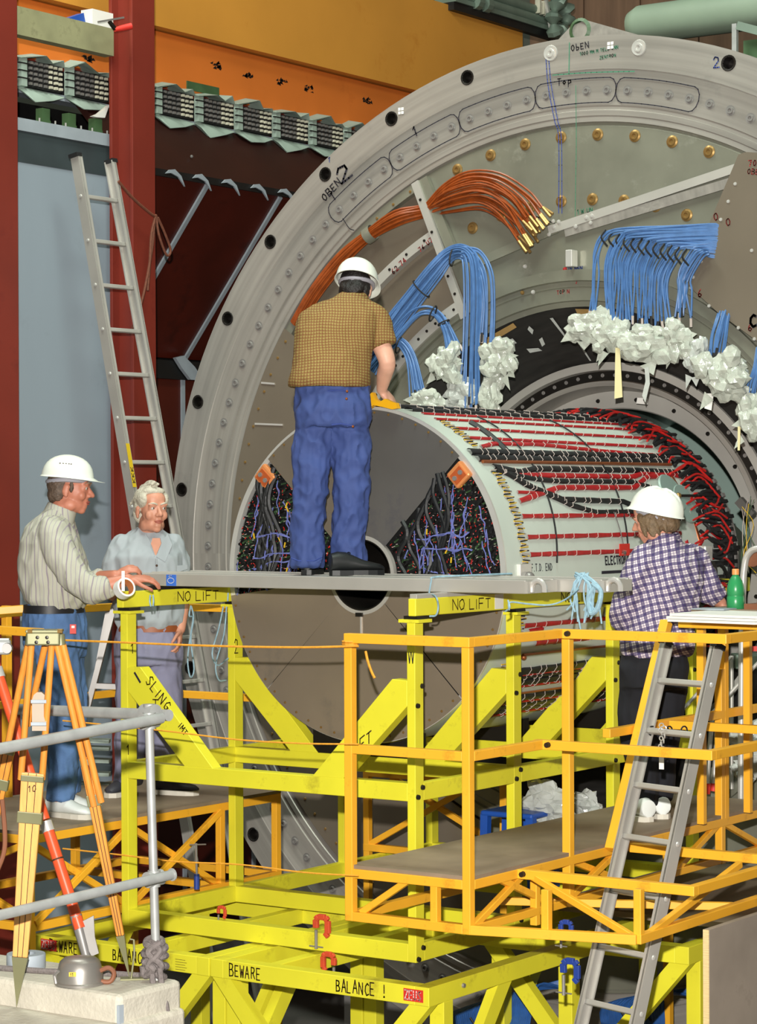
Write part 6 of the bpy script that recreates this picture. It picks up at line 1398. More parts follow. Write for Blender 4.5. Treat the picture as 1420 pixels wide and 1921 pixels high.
# ---------------------------------------------------------------- the man standing on the plank, seen from behind
def D(x, y, d): return ad(x, y, d)
d0 = 12.12
t = thing('person', 'person in white hard hat, checked shirt and blue trousers standing on the plank working', 'person', tuple(V((-.78, .52, .192))))
fA, fB = aw(580, 1072, .50), aw(693, 1072, .56); fA.z = fB.z = .194
hipL, hipR = D(594, 752, d0), D(655, 752, d0 + .02); knL, knR = D(583, 893, d0 - .03), D(659, 893, d0 - .02); anL, anR = D(577, 1052, d0), D(664, 1050, d0 + .05)
fdir = FW * .9 + RI * .25; HF = frame((FW * .9 + RI * .25 + V((0, 0, -.55))), (0, 0, 1)); hc = D(668, 545, d0 + .24)
body = MB(); head(body, hc, HF, 1.0)
limb(body, [D(655, 585, d0 + .12), D(662, 565, d0 + .18), hc - HF[2] * .06], [.062, .058, .056])
sL, sR = D(588, 607, d0 + .10), D(697, 598, d0 + .12); eR, wR_ = D(726, 678, d0 + .08), D(716, 731, d0 + .24); eL, wL_ = D(600, 690, d0 + .30), D(670, 745, d0 + .38)
limb(body, [sR, (sR + eR) / 2, eR, (eR * .55 + wR_ * .45), wR_], [.058, .052, .044, .042, .028]); limb(body, [sL, (sL + eL) / 2, eL, (eL + wL_) / 2, wL_], [.055, .05, .044, .04, .028])
hand(body, wR_, D(738, 752, d0 + .28) - wR_, -FW * .6 + UP * .8, -RI, .45, .95); hand(body, wL_, RI + FW * .4 - UP * .2, UP - FW * .3, RI, .6, .95)
rr, ff = RI, FW
loft(body, [(D(625, 740, d0 + .01), rr * .13, ff * .09), (D(625, 690, d0 + .03), rr * .14, ff * .09), (D(637, 640, d0 + .08), rr * .17, ff * .10), (D(645, 600, d0 + .12), rr * .15, ff * .09)])
for a, b, c_ in ((hipL, knL, anL), (hipR, knR, anR)): limb(body, [a, (a + b) / 2, b, (b + c_) / 2, c_], [.075, .07, .055, .05, .038])
fuse('body', body, .0065, 3, 'skin_pale', t)
sh_ = CB()
loft(sh_, [(D(616, 726, d0), rr * .205, ff * .165), (D(617, 716, d0), rr * .208, ff * .172), (D(620, 695, d0 + .01), rr * .198, ff * .165), (D(625, 660, d0 + .04), rr * .196, ff * .145), (D(632, 620, d0 + .08), rr * .212, ff * .145), (D(640, 592, d0 + .11), rr * .205, ff * .135), (D(648, 572, d0 + .14), rr * .150, ff * .11), (D(657, 558, d0 + .16), rr * .085, ff * .085), (D(661, 551, d0 + .18), rr * .066, ff * .066)], 28)
limb(sh_, [D(684, 590, d0 + .12), D(704, 602, d0 + .12), D(714, 628, d0 + .10), D(721, 648, d0 + .09)], [.075, .080, .070, .064]); limb(sh_, [D(596, 598, d0 + .12), D(582, 612, d0 + .14), D(584, 640, d0 + .22)], [.075, .078, .068])
fuse('shirt', sh_, .0085, 5, 'shirt_check', t, .010, 6.0, .6, 3.1)
tr2 = CB()
loft(tr2, [(D(624, 703, d0), rr * .172, ff * .13), (D(624, 730, d0 + .005), rr * .184, ff * .138), (D(623, 770, d0 - .01), rr * .196, ff * .15), (D(622, 800, d0 - .01), rr * .190, ff * .14)], 26)
limb(tr2, [D(592, 790, d0), D(586, 850, d0 - .01), D(583, 900, d0 - .02), D(577, 980, d0), D(576, 1040, d0 + .01), D(576, 1062, d0 + .01)], [.105, .097, .088, .082, .082, .080]); limb(tr2, [D(653, 790, d0), D(658, 850, d0), D(660, 900, d0 - .01), D(655, 980, d0 + .02), D(655, 1035, d0 + .04), D(657, 1056, d0 + .05)], [.105, .099, .090, .083, .085, .083])
tz = fuse('trousers', tr2, .0085, 3, 'trouser_blue', t, .020, 9, .7, 1.2)
for x, y in ((651, 734), (650, 748), (662, 800)): obj('stud', MB().ball(D(x, y, d0 - .172), .007, 8, 5), 'copper', tz)
obj('pocket_seam', MB().tube([D(612, 734, d0 - .140), D(630, 732, d0 - .146), D(650, 732, d0 - .142)], .004, 6), 'ink_blue', tz); obj('pocket_seam', MB().tube([D(622, 797, d0 - .150), D(640, 795, d0 - .155), D(662, 799, d0 - .15)], .004, 6), 'ink_blue', tz)
obj('hem_seam', MB().tube([D(546, 1047, d0 - .05), D(560, 1052, d0 - .075), D(590, 1052, d0 - .075), D(604, 1045, d0 - .05)], .003, 6), 'ink_blue', tz)
shoe(t, fA + FW * .05, FW + RI * .15, .194, .27, 'shoe_black', 'shoe_black'); shoe(t, fB - RI * .12 + FW * .03, FW * .35 + RI * .95, .194, .29, 'shoe_black', 'shoe_black', .055)
hq = MB(); hairshell(hq, hc, HF, 1, [(0, -.035, .03, .079, .085, .075), (0, -.075, -.03, .066, .032, .05), (.062, -.025, -.01, .02, .035, .05), (-.062, -.025, -.01, .02, .035, .05)]); fuse('hair', hq, .006, 2, 'hair_dark', t, .004, 40, 1)
hh = hard_hat(t, hc + HF[2] * .055 - HF[1] * .012, frame(FW * .9 + RI * .25 + V((0, 0, -.34))), .94, 0, .045, False)

# ---------------------------------------------------------------- the helmeted man at the left, in profile, leaning on the rail end
d1 = 12.34
t = thing('person', 'person in white hard hat, striped shirt and jeans leaning a hand on the rail', 'person', tuple(az(122, 1532, -1.048)))
F1 = RI * .96 + FW * .12; HF = frame(RI * .93 - FW * .02 + V((0, 0, -.10))); hc = D(131, 917, d1)
body = MB(); head(body, hc, HF, 1.06)
limb(body, [D(108, 980, d1), D(118, 955, d1), hc - HF[2] * .06 - HF[1] * .012], [.072, .064, .058])
sN, sF = D(95, 1010, d1 - .16), D(110, 1005, d1 + .17); eN, wN = D(172, 1108, d1 - .24), D(240, 1087, d1 - .24); eF, wF = D(160, 1090, d1 + .10), D(216, 1080, d1 - .05)
limb(body, [sN, (sN + eN) / 2, eN, (eN * .5 + wN * .5), wN], [.06, .054, .046, .040, .030]); limb(body, [sF, (sF + eF) / 2, eF, (eF + wF) / 2, wF], [.058, .052, .046, .04, .03])
hand(body, wN, D(295, 1084, d1 - .20) - wN, UP * .9 - FW * .35, -FW, .55, 1.06, .22); hand(body, wF, D(245, 1066, d1 - .05) - wF, UP * .8 - FW * .5, -FW, .9, .95)
fw_, sd_ = F1.normalized(), FW
loft(body, [(D(102, 1165, d1), fw_ * .11, sd_ * .15), (D(100, 1110, d1), fw_ * .12, sd_ * .15), (D(98, 1060, d1), fw_ * .13, sd_ * .17), (D(98, 1010, d1), fw_ * .11, sd_ * .16)])
hN, hF_ = D(105, 1180, d1 - .08), D(112, 1180, d1 + .10); kN, kF = D(120, 1335, d1 - .10), D(128, 1335, d1 + .10); aN, aF = D(112, 1495, d1 - .06), D(124, 1488, d1 + .10)
for a, b, c_ in ((hN, kN, aN), (hF_, kF, aF)): limb(body, [a, (a + b) / 2, b, (b + c_) / 2, c_], [.08, .072, .056, .05, .04])
bd1 = fuse('body', body, .0062, 3, 'skin_red', t)
sh_ = CB()
loft(sh_, [(D(107, 1140, d1), fw_ * .128, sd_ * .17), (D(106, 1124, d1), fw_ * .164, sd_ * .19), (D(103, 1095, d1), fw_ * .176, sd_ * .20), (D(98, 1055, d1), fw_ * .170, sd_ * .205), (D(93, 1018, d1), fw_ * .150, sd_ * .205), (D(94, 988, d1), fw_ * .120, sd_ * .17), (D(102, 970, d1), fw_ * .085, sd_ * .11), (D(108, 960, d1), fw_ * .070, sd_ * .078), (D(110, 955, d1), fw_ * .064, sd_ * .068)], 28)
limb(sh_, [D(97, 1000, d1 - .15), D(112, 1035, d1 - .19), D(140, 1082, d1 - .22), D(172, 1106, d1 - .24), D(195, 1102, d1 - .24), D(206, 1097, d1 - .24)], [.082, .080, .072, .068, .060, .054]); limb(sh_, [D(110, 1000, d1 + .15), D(135, 1055, d1 + .14), D(160, 1092, d1 + .10), D(190, 1086, d1 + .02)], [.08, .072, .064, .056])
fuse('shirt', sh_, .0085, 4, 'shirt_stripe', t, .020, 7.0, .45, 7.7)
obj('collar', MB().turn([(.082, -.040), (.076, .0), (.073, .034), (.078, .030), (.086, -.036)], D(113, 962, d1), (UP * .9 + RI * .35), 28), 'shirt_stripe', t, smooth=True)
tr2 = CB()
loft(tr2, [(D(101, 1134, d1), fw_ * .142, sd_ * .165), (D(103, 1165, d1), fw_ * .156, sd_ * .18), (D(105, 1205, d1), fw_ * .158, sd_ * .18), (D(107, 1230, d1), fw_ * .14, sd_ * .16)], 24)
limb(tr2, [D(104, 1215, d1 - .07), D(113, 1280, d1 - .09), D(122, 1340, d1 - .10), D(118, 1420, d1 - .08), D(113, 1485, d1 - .06), D(112, 1500, d1 - .06)], [.112, .104, .088, .076, .070, .070]); limb(tr2, [D(112, 1215, d1 + .08), D(124, 1280, d1 + .10), D(131, 1340, d1 + .10), D(128, 1420, d1 + .10), D(126, 1486, d1 + .10)], [.110, .10, .086, .074, .068])
jn = fuse('jeans', tr2, .0085, 3, 'denim', t, .018, 9, .6, 4.4)
bl = MB(); loft(bl, [(D(101, 1149, d1), fw_ * .156, sd_ * .186), (D(101, 1134, d1), fw_ * .153, sd_ * .184)], 28); obj('belt', bl, 'belt_black', t, smooth=True)
rt = obj('red_tag', MB().obox(D(137, 1180, d1 - .185), RI * .016, FW * .002, UP * .024), 'sign_red', t); obj('tag_print', MB().obox(D(137, 1176, d1 - .188), RI * .008, FW * .001, UP * .006), 'white_paint', rt)
shoe(t, D(115, 1500, d1 - .06), RI * .8 - FW * .5, -1.048, .29, 'shoe_white', 'sole'); shoe(t, D(125, 1500, d1 + .12), RI * .9 - FW * .3, -1.048, .28, 'shoe_white', 'sole')
hq = MB(); hairshell(hq, hc, HF, 1.06, [(0, -.042, .02, .080, .072, .075), (0, -.070, -.035, .066, .034, .045), (.064, -.045, -.02, .016, .030, .045), (-.064, -.045, -.02, .016, .030, .045), (.072, .018, .012, .008, .012, .03), (-.072, .018, .012, .008, .012, .03)]); fuse('hair', hq, .006, 2, 'hair_grey', t, .004, 40, 1)
face(bd1, hc, HF, 1.06, (0, 0, -.2), 'brow')
hard_hat(t, hc + HF[2] * .062 - HF[1] * .018, frame(RI * .95 - FW * .05 + V((0, 0, -.07))), .93, 0, .055, True)

# ---------------------------------------------------------------- the white-haired man facing the camera
d2 = 13.22
t = thing('person', 'person with white hair and pale blue shirt standing behind the yellow corner post', 'person', tuple(az(300, 1486, -1.048)))
HF = frame(-FW * .86 + RI * .50 + V((0, 0, -.02))); hc = D(284, 957, d2 - .04); F2 = -FW * .95 + RI * .3
body = MB(); head(body, hc, HF, 1.05, 1.08)
limb(body, [D(279, 1030, d2 + .04), D(280, 1005, d2 + .02), hc - HF[2] * .07 - HF[1] * .02], [.075, .066, .060])
sA, sB = D(226, 1035, d2), D(328, 1032, d2 + .05); eA, wA = D(212, 1112, d2 - .02), D(222, 1082, d2 - .28); eB, wB = D(340, 1120, d2 + .06), D(338, 1180, d2 - .02)
limb(body, [sA, (sA + eA) / 2, eA, (eA + wA) / 2, wA], [.058, .052, .046, .04, .03]); limb(body, [sB, (sB + eB) / 2, eB, (eB + wB) / 2, wB], [.058, .052, .046, .042, .03])
hand(body, wA, D(240, 1068, d2 - .45) - wA, UP, RI, .8, 1.0); hand(body, wB, D(336, 1215, d2 - .06) - wB, RI, -FW, .5, 1.0)
rr, ff = RI, FW
loft(body, [(D(279, 1190, d2), rr * .15, ff * .11), (D(278, 1120, d2), rr * .16, ff * .11), (D(278, 1050, d2), rr * .17, ff * .11), (D(279, 1020, d2 + .02), rr * .13, ff * .09)])
hA, hB = D(256, 1215, d2), D(302, 1215, d2); kA, kB = D(250, 1340, d2 - .02), D(312, 1340, d2 - .02); aA, aB = D(238, 1462, d2), D(308, 1458, d2)
for a, b, c_ in ((hA, kA, aA), (hB, kB, aB)): limb(body, [a, (a + b) / 2, b, (b + c_) / 2, c_], [.08, .072, .056, .05, .04])
bd2 = fuse('body', body, .0062, 2, 'skin', t)
sh_ = CB()
loft(sh_, [(D(279, 1180, d2), rr * .165, ff * .125), (D(279, 1164, d2), rr * .188, ff * .145), (D(278, 1130, d2), rr * .192, ff * .145), (D(277, 1085, d2), rr * .200, ff * .15), (D(276, 1045, d2), rr * .192, ff * .14), (D(278, 1020, d2 + .02), rr * .165, ff * .115), (D(279, 1004, d2 + .03), rr * .115, ff * .095), (D(280, 992, d2 + .04), rr * .075, ff * .08)], 28)
limb(sh_, [D(230, 1026, d2), D(219, 1052, d2), D(214, 1092, d2 - .01), D(212, 1112, d2 - .03)], [.064, .070, .066, .064]); limb(sh_, [D(322, 1024, d2 + .04), D(332, 1050, d2 + .05), D(337, 1088, d2 + .06), D(339, 1106, d2 + .06)], [.064, .068, .064, .062])
sk = fuse('shirt', sh_, .0085, 4, 'shirt_blue', t, .018, 7.5, .5, 9.3)
for s in (-1, 1):                                            # collar points and open neck
    q = MB(); o = D(291, 1044, d2 - .165)
    P = [(s * .004, 0), (s * .052, -.030 + .0), (s * .088, .062), (s * .060, .125), (s * .030, .075)]
    obj('collar', MB().prism(P, lambda a, b, k: o + RI * a + UP * b + FW * (.02 + .045 * max(0, b) / .1 + .010 * k + abs(a) * .25)), 'shirt_blue', sk, fixn=True)
obj('neck_opening', MB().prism([(-.028, .07), (0, .0), (.028, .07), (.02, .10), (-.02, .10)], lambda a, b, k: D(291, 1044, d2 - .165) + RI * a + UP * b + FW * (.028 + .035 * b / .1 + .02 * k)), 'skin', sk, fixn=True)
for y in (1061, 1098, 1132): obj('button', MB().turn([(0, .004), (.006, .003), (.007, 0)], D(294 + (y - 1061) * .07, y, d2 - .165), -FW, 8), 'ink_brown', sk)
obj('placket', MB().tube([D(293, 1048, d2 - .152), D(296, 1090, d2 - .156), D(298, 1150, d2 - .15)], .005, 6), 'shirt_blue', sk, smooth=True)
obj('pocket_flap', MB().prism([(-.045, .0), (.045, .006), (.045, -.018), (0, -.032), (-.045, -.020)], lambda a, b, k: D(335, 1062, d2 - .10) + RI * a + UP * b + FW * (.02 + .006 * k + a * .6)), 'shirt_blue', sk, fixn=True)
tr2 = CB()
loft(tr2, [(D(279, 1176, d2), rr * .168, ff * .13), (D(279, 1210, d2), rr * .185, ff * .145), (D(279, 1245, d2), rr * .182, ff * .14)], 24)
limb(tr2, [D(254, 1240, d2), D(250, 1300, d2 - .01), D(248, 1350, d2 - .02), D(242, 1420, d2), D(239, 1468, d2)], [.102, .098, .088, .082, .080]); limb(tr2, [D(303, 1240, d2), D(309, 1300, d2 - .01), D(312, 1350, d2 - .02), D(310, 1420, d2), D(309, 1462, d2)], [.102, .098, .088, .082, .080])
fuse('trousers', tr2, .0085, 3, 'trouser_lilac', t, .016, 8, .5, 2.2)
bl = MB(); loft(bl, [(D(279, 1184, d2), rr * .176, ff * .140), (D(279, 1172, d2), rr * .174, ff * .138)], 28); obj('belt', bl, 'belt_brown', t, smooth=True)
shoe(t, D(234, 1475, d2 + .02), -FW * .9 - RI * .3, -1.048, .29, 'shoe_dark', 'sole'); shoe(t, D(305, 1470, d2), RI * .95 - FW * .3, -1.048, .30, 'shoe_dark', 'sole')
hq = MB(); hairshell(hq, hc, HF, 1.05, [(0, -.030, .052, .081, .090, .078), (0, .026, .098, .062, .050, .024), (.060, .012, .055, .024, .050, .042), (-.060, .012, .055, .024, .050, .042), (0, -.075, -.02, .07, .036, .06), (.070, -.022, .012, .016, .03, .035), (-.070, -.022, .012, .016, .03, .035)])
rnd = random.Random(12); R_, F_, U_ = HF
for k in range(90):                                         # combed-back wavy locks
    g = rnd.uniform(-1.1, 1.1); x = math.sin(g) * .066; y0 = .072 - .03 * abs(g) + rnd.uniform(-.09, .0); z0 = .095 + .03 * math.cos(g) - .022 * abs(g) * 2 + rnd.uniform(-.02, .01)
    p = [hc + (R_ * (x + .004 * j * math.copysign(1, g) * rnd.uniform(.2, 1)) + F_ * (y0 - .028 * j) + U_ * (z0 + (.014, .02, .018, .006)[j] - .012 * abs(g) * j)) * 1.05 for j in range(4)]
    hq.tube(smoothpath(p, 3), [.007] * 9 + [.003], 6)
fuse('hair', hq, .0052, 1, 'hair_white', t, .003, 50, 1)
face(bd2, hc, HF, 1.05, RI * .55 + V((0, 0, -.1)), 'hair_white')

# ---------------------------------------------------------------- the woman on the right platform, seen from behind
d3 = 12.10
t = thing('person', 'person in white hard hat, plaid shirt and black trousers standing on the right platform', 'person', tuple(az(1218, 1532, -1.048)))
HF = frame(-RI * .93 + FW * .30 + V((0, 0, -.30))); hc = D(1226, 974, d3 - .02); F3 = -RI * .45 + FW * .89
body = MB(); head(body, hc, HF, .98, .92)
limb(body, [D(1248, 1030, d3 - .02), D(1242, 1012, d3 - .02), hc - HF[2] * .06 - HF[1] * .02], [.066, .058, .052])
sA, sB = D(1200, 1062, d3 - .08), D(1303, 1062, d3 + .10); eA, wA = D(1168, 1158, d3 - .02), D(1190, 1160, d3 + .24); eB, wB = D(1336, 1118, d3 + .16), D(1352, 1130, d3 + .18)
limb(body, [sA, (sA + eA) / 2, eA, (eA + wA) / 2, wA], [.055, .05, .044, .038, .027]); limb(body, [sB, (sB + eB) / 2, eB, wB], [.055, .05, .044, .03])
hand(body, wA, FW + RI * .2, UP, RI, .6, .9); hand(body, wB, D(1372, 1150, d3 + .18) - wB, UP + RI * .4, -FW, .4, .9)
rr = (RI * .89 + FW * .45).normalized(); ff = (FW * .89 - RI * .45).normalized()
loft(body, [(D(1230, 1225, d3), rr * .14, ff * .10), (D(1238, 1150, d3), rr * .14, ff * .10), (D(1248, 1080, d3), rr * .15, ff * .10), (D(1250, 1040, d3), rr * .12, ff * .09)])
hA, hB = D(1208, 1250, d3), D(1250, 1250, d3 + .06); kA, kB = D(1200, 1375, d3), D(1240, 1375, d3 + .06); aA, aB = D(1202, 1500, d3 - .02), D(1236, 1495, d3 + .07)
for a, b, c_ in ((hA, kA, aA), (hB, kB, aB)): limb(body, [a, (a + b) / 2, b, (b + c_) / 2, c_], [.078, .07, .055, .048, .038])
bd3 = fuse('body', body, .0062, 3, 'skin', t)
sh_ = CB()
loft(sh_, [(D(1232, 1228, d3), rr * .190, ff * .135), (D(1233, 1215, d3), rr * .200, ff * .150), (D(1236, 1175, d3), rr * .188, ff * .150), (D(1243, 1130, d3), rr * .190, ff * .150), (D(1250, 1085, d3), rr * .200, ff * .150), (D(1252, 1052, d3), rr * .190, ff * .135), (D(1251, 1030, d3), rr * .140, ff * .105), (D(1249, 1014, d3 - .01), rr * .085, ff * .085), (D(1246, 1003, d3 - .01), rr * .072, ff * .075)], 28)
limb(sh_, [D(1210, 1052, d3 - .07), D(1194, 1085, d3 - .09), D(1176, 1130, d3 - .06), D(1170, 1158, d3 - .02), D(1182, 1164, d3 + .06)], [.082, .080, .074, .066, .060]); limb(sh_, [D(1296, 1050, d3 + .09), D(1314, 1080, d3 + .12), D(1332, 1108, d3 + .15), D(1346, 1120, d3 + .17)], [.080, .076, .068, .062])
fuse('shirt', sh_, .0085, 4, 'shirt_plaid', t, .020, 7, .5, 5.5)
obj('collar', MB().turn([(.080, -.035), (.076, .0), (.074, .030), (.080, .026), (.084, -.03)], D(1246, 1012, d3 - .01), (UP * .9 - ff * .15 + rr * -.1), 28), 'shirt_plaid', t, smooth=True)
tr2 = CB()
loft(tr2, [(D(1230, 1210, d3), rr * .165, ff * .13), (D(1228, 1250, d3), rr * .182, ff * .15), (D(1226, 1290, d3), rr * .175, ff * .145)], 24)
limb(tr2, [D(1204, 1280, d3), D(1197, 1340, d3), D(1200, 1400, d3), D(1207, 1460, d3), D(1206, 1508, d3 - .01)], [.105, .100, .088, .075, .070]); limb(tr2, [D(1252, 1280, d3 + .04), D(1245, 1340, d3 + .05), D(1240, 1400, d3 + .06), D(1238, 1460, d3 + .07), D(1236, 1500, d3 + .07)], [.105, .100, .086, .074, .066])
fuse('trousers', tr2, .0085, 3, 'trouser_black', t, .012, 7, .45, 6.2)
shoe(t, D(1204, 1520, d3 - .05), FW * .85 - RI * .4, -1.048, .25, 'shoe_white', 'sole', .062); shoe(t, D(1238, 1515, d3 + .06), FW * .95 - RI * .1, -1.048, .25, 'shoe_white', 'sole', .062)
hq = MB(); hairshell(hq, hc, HF, .98, [(0, -.035, .025, .086, .085, .075), (0, -.060, -.03, .082, .058, .062), (.066, -.015, -.02, .026, .040, .060), (-.066, -.015, -.02, .026, .040, .060), (-.055, .045, .02, .028, .026, .03), (.055, .045, .02, .028, .026, .03), (0, -.085, -.05, .07, .04, .045)])
rnd = random.Random(3); R_, F_, U_ = HF
for k in range(120):
    g = rnd.uniform(.9, 2 * PI - .9); p0 = hc + (R_ * math.sin(g) * .088 + F_ * math.cos(g) * .092 + U_ * rnd.uniform(-.02, .03)); p = [p0, p0 - U_ * .035 + (R_ * math.sin(g) + F_ * math.cos(g)) * .006, p0 - U_ * .075 + R_ * rnd.uniform(-.01, .01)]
    hq.tube(smoothpath(p, 3), [.008] * 6 + [.003], 6)
fuse('hair', hq, .0055, 1, 'hair_brown', t, .004, 45, .4)
face(bd3, hc, HF, .98, (0, 0, -.2), 'hair_brown')
hard_hat(t, hc + UP * .040 + RI * .016, frame(-RI * .85 + FW * .45 + V((0, 0, .22))), .97, 3, .020, False)
# ================================================================== small things round the stand
def gclamp(label, x, y, w, s, m, flip=1):
    c0 = aw(x, y, w); t = thing('g_clamp', label, 'clamp', tuple(c0))
    pts = [V((-.035, 0, -.01)), V((-.036, 0, .03)), V((-.02, 0, .045)), V((.02, 0, .045)), V((.034, 0, .03)), V((.034, 0, -.03)), V((.02, 0, -.045))]
    q = MB(); P = [c0 + V((p.x * flip, p.y, p.z)) * s for p in pts]
    for a, b in zip(P[:-1], P[1:]): q.bar(a, b, .028 * s, .02 * s, up=(0, 1, 0))
    obj('frame', q, m, t, bevel=.003)
    obj('screw', MB().tube([c0 + V((-.035 * flip, 0, -.02)) * s, c0 + V((-.035 * flip, 0, -.11)) * s], .008 * s, 8), 'steel', t, smooth=True)
    obj('tommy_bar', MB().tube([c0 + V((-.075 * flip, 0, -.10)) * s, c0 + V((.005 * flip, 0, -.10)) * s], .004 * s, 6), 'steel', t)
gclamp('red G-clamp gripping the stand\'s front bottom rail', 604, 1738, -.02, 1.0, 'clamp_red'); gclamp('red G-clamp hanging under the bottom rail behind BALANCE', 616, 1806, -.06, .9, 'clamp_red', -1); gclamp('red G-clamp on the bottom rail beside the left post', 416, 1712, .02, .6, 'clamp_red')
gclamp('dark blue G-clamp under the orange platform beside ladder', 1070, 1822, -.1, 1.0, 'clamp_blue'); gclamp('dark blue G-clamp on the platform\'s lower chord', 1062, 1744, -.2, .75, 'clamp_blue')
sc_ = thing('screw_clamp', 'steel screw with blue grip standing behind the left posts', 'clamp', tuple(aw(370, 1668, .5)))
obj('grip', MB().tube([aw(369, 1668, .5), aw(369, 1640, .5)], .015, 10), 'clamp_blue', sc_, smooth=True); obj('screw', MB().tube([aw(369, 1640, .5), aw(368, 1582, .5)], .006, 8), 'steel', sc_); obj('tommy_bar', MB().tube([aw(356, 1585, .5), aw(386, 1584, .5)], .004, 6), 'steel', sc_)
# blue plastic stool with a cut-out side
sp = az(955, 1590, -1.30); ss = thing('plastic_stool', 'dark blue plastic stool behind the right yellow posts', 'stool', (sp.x, 1.6, -1.5))
s0 = aw(900, 1520, 1.55); s1 = aw(998, 1520, 1.55)
X0, X1, ZS = s0.x, s1.x, s0.z
obj('seat', MB().box((X0, 1.55, ZS - .03), (X1, 1.82, ZS)), 'stool_blue', ss, bevel=.012)
for x, k in ((X0, -.012), (X1 - .045, .012)):
    for w in (1.555, 1.775):
        q = MB(); q.add([(x, w, ZS - .02), (x + .045, w, ZS - .02), (x + .045, w + .04, ZS - .02), (x, w + .04, ZS - .02), (x + k, w, -1.5), (x + k + .045, w, -1.5), (x + k + .045, w + .04, -1.5), (x + k, w + .04, -1.5)], [(0, 1, 2, 3), (4, 7, 6, 5), (0, 4, 5, 1), (1, 5, 6, 2), (2, 6, 7, 3), (3, 7, 4, 0)])
        obj('leg', q, 'stool_blue', ss)
obj('back_panel', MB().box((X0 + .05, 1.80, -1.40), (X1 - .05, 1.81, ZS - .02)), 'stool_blue', ss)
obj('floor_sheet', MB().box((-.1, 1.3, -1.53), (1.3, 3.2, -1.50)), 'plywood', label='dark board under the blue stool and plastic heap', cat='board')
for i, (x, y, hx, hy, w, lb) in enumerate(((1030, 1505, 44, 30, 1.75, 'heap of clear plastic sheeting beside the blue stool'), (1100, 1510, 30, 22, 2.0, 'small crumple of clear plastic behind the platform post'), (1405, 1392, 34, 30, 2.70, 'clear plastic sheeting heap behind the woman\'s platform'), (1410, 1440, 30, 18, 2.72, 'low clear plastic crumple at the platform\'s far edge'))):
    bag(x, y, hx * 1.2, hy * 1.2, w, 20 + i, lb, 'bag_clear', 'plastic_sheet', amp=.4)
# blue cable loom under the carts
for (x0, y0, x1, y1, xe0, ye0, w, lb) in ((850, 1921, 1010, 1870, 800, 1990, 1.2, 'dense blue cable loom lying in the dark under the right cart'), (1140, 1905, 1250, 1885, 1120, 1960, 2.2, 'blue cable loom behind the aluminium ladder foot')):
    t = thing('cable_loom', lb, 'cables', tuple(aw(x0, 1990, w))); q = MB(); rnd = random.Random(x0)
    for k in range(46):
        f = k / 45; a = aw(xe0 + (x1 - x0) * f * 1.1, 2010, w - .1); b = aw(x0 + (x1 - x0) * f, y0 + (y1 - y0) * f - 22, w + .25 + rnd.uniform(-.01, .01)); c_ = aw(x1 + 40 + 20 * f, y1 - 30 - 10 * f + k * .6, w + .5)
        q.tube(smoothpath([a, (a + b) / 2 + V((0, 0, .03)), b, c_], 5), .0062, 6)
    obj('cable_strands', q, 'blue_dark_cable', t, smooth=True, kind='stuff')
    for f in (.2, .6): p = aw(x0 + (x1 - x0) * f, y0 - 12, w + .08); obj('cable_tie', MB().tube([p, p + V((.05, 0, -.06))], .006, 6), 'black_rubber', t)
# plywood board leaning in the right foreground
pw = thing('plywood_board', 'upright plywood board with pale cut edge beside the ladder foot', 'board', (1.5, .6, FZ)); pz_ = au(1330, 1745, 1.5)
obj('face_sheet', MB().box((1.47, pz_.y + .003, FZ), (1.50, pz_.y + 1.6, pz_.z)), 'plywood_grey', pw); obj('cut_edge', MB().box((1.471, pz_.y - .001, FZ), (1.499, pz_.y + .003, pz_.z)), 'ply_edge', pw)
# side table with white pad, green bottle, grey cloth at the right edge
tb = thing('side_table', 'small orange-framed side table beside the woman carrying a green bottle', 'table', (1.0, 2.2, -1.05))
zt = .02; bp_ = V((1.02, 2.18, zt)); bpx = aw(1380, 1142, 1.55); bpos = V((bpx.x, 1.55, bpx.z)); zt = bpos.z
obj('top', MB().box((bpos.x - .18, 1.42, zt - .03), (bpos.x + .5, 2.0, zt)), 'plywood', tb)
for x in (bpos.x - .16, bpos.x + .46):
    for w in (1.44, 1.96): obj('leg', MB().box((x, w, -1.048), (x + .035, w + .03, zt - .03)), OR, tb)
bo = thing('green_bottle', 'green plastic bottle with orange cap on the side table', 'bottle', tuple(bpos))
obj('body', MB().turn([(0, 0), (.040, 0), (.044, .006), (.044, .058), (.0415, .062), (.0415, .068), (.044, .072), (.043, .105), (.036, .135), (.022, .158), (.017, .165), (.016, .172), (0, .172)], bpos, (0, 0, 1), 28), 'bottle_green', bo, smooth=True)
obj('cap', MB().turn([(0, .170), (.018, .170), (.018, .196), (.015, .199), (0, .199)], bpos, (0, 0, 1), 20), 'cap_orange', bo, smooth=True)
gc = obj('grey_cloth', MB().box((bpos.x - .15, 1.36, zt + .0), (bpos.x + .03, 1.50, zt + .006)), 'strip_grey', label='folded grey sheet at the foot of the green bottle', cat='cloth')
tag(obj('brown_box', MB().box((bpos.x + .07, 1.50, zt), (bpos.x + .3, 1.8, zt + .028)), 'leather'), 'flat brown box beside the green bottle', 'box')
wa = aw(1250, 1163, 1.28); wc = aw(1470, 1168, .95)
wp = thing('white_pad', 'thick white paper pad lying on the orange rail beside the woman', 'paper pad', tuple(wa))
A = [aw(1250, 1160, 1.30), aw(1415, 1172, 1.15), aw(1560, 1165, 1.6), aw(1400, 1146, 1.85)]
zq = -.0195
A = [V((az(x, y, zq).x, az(x, y, zq).y, zq)) for x, y in ((1252, 1166), (1416, 1172), (1560, 1168), (1338, 1159))]
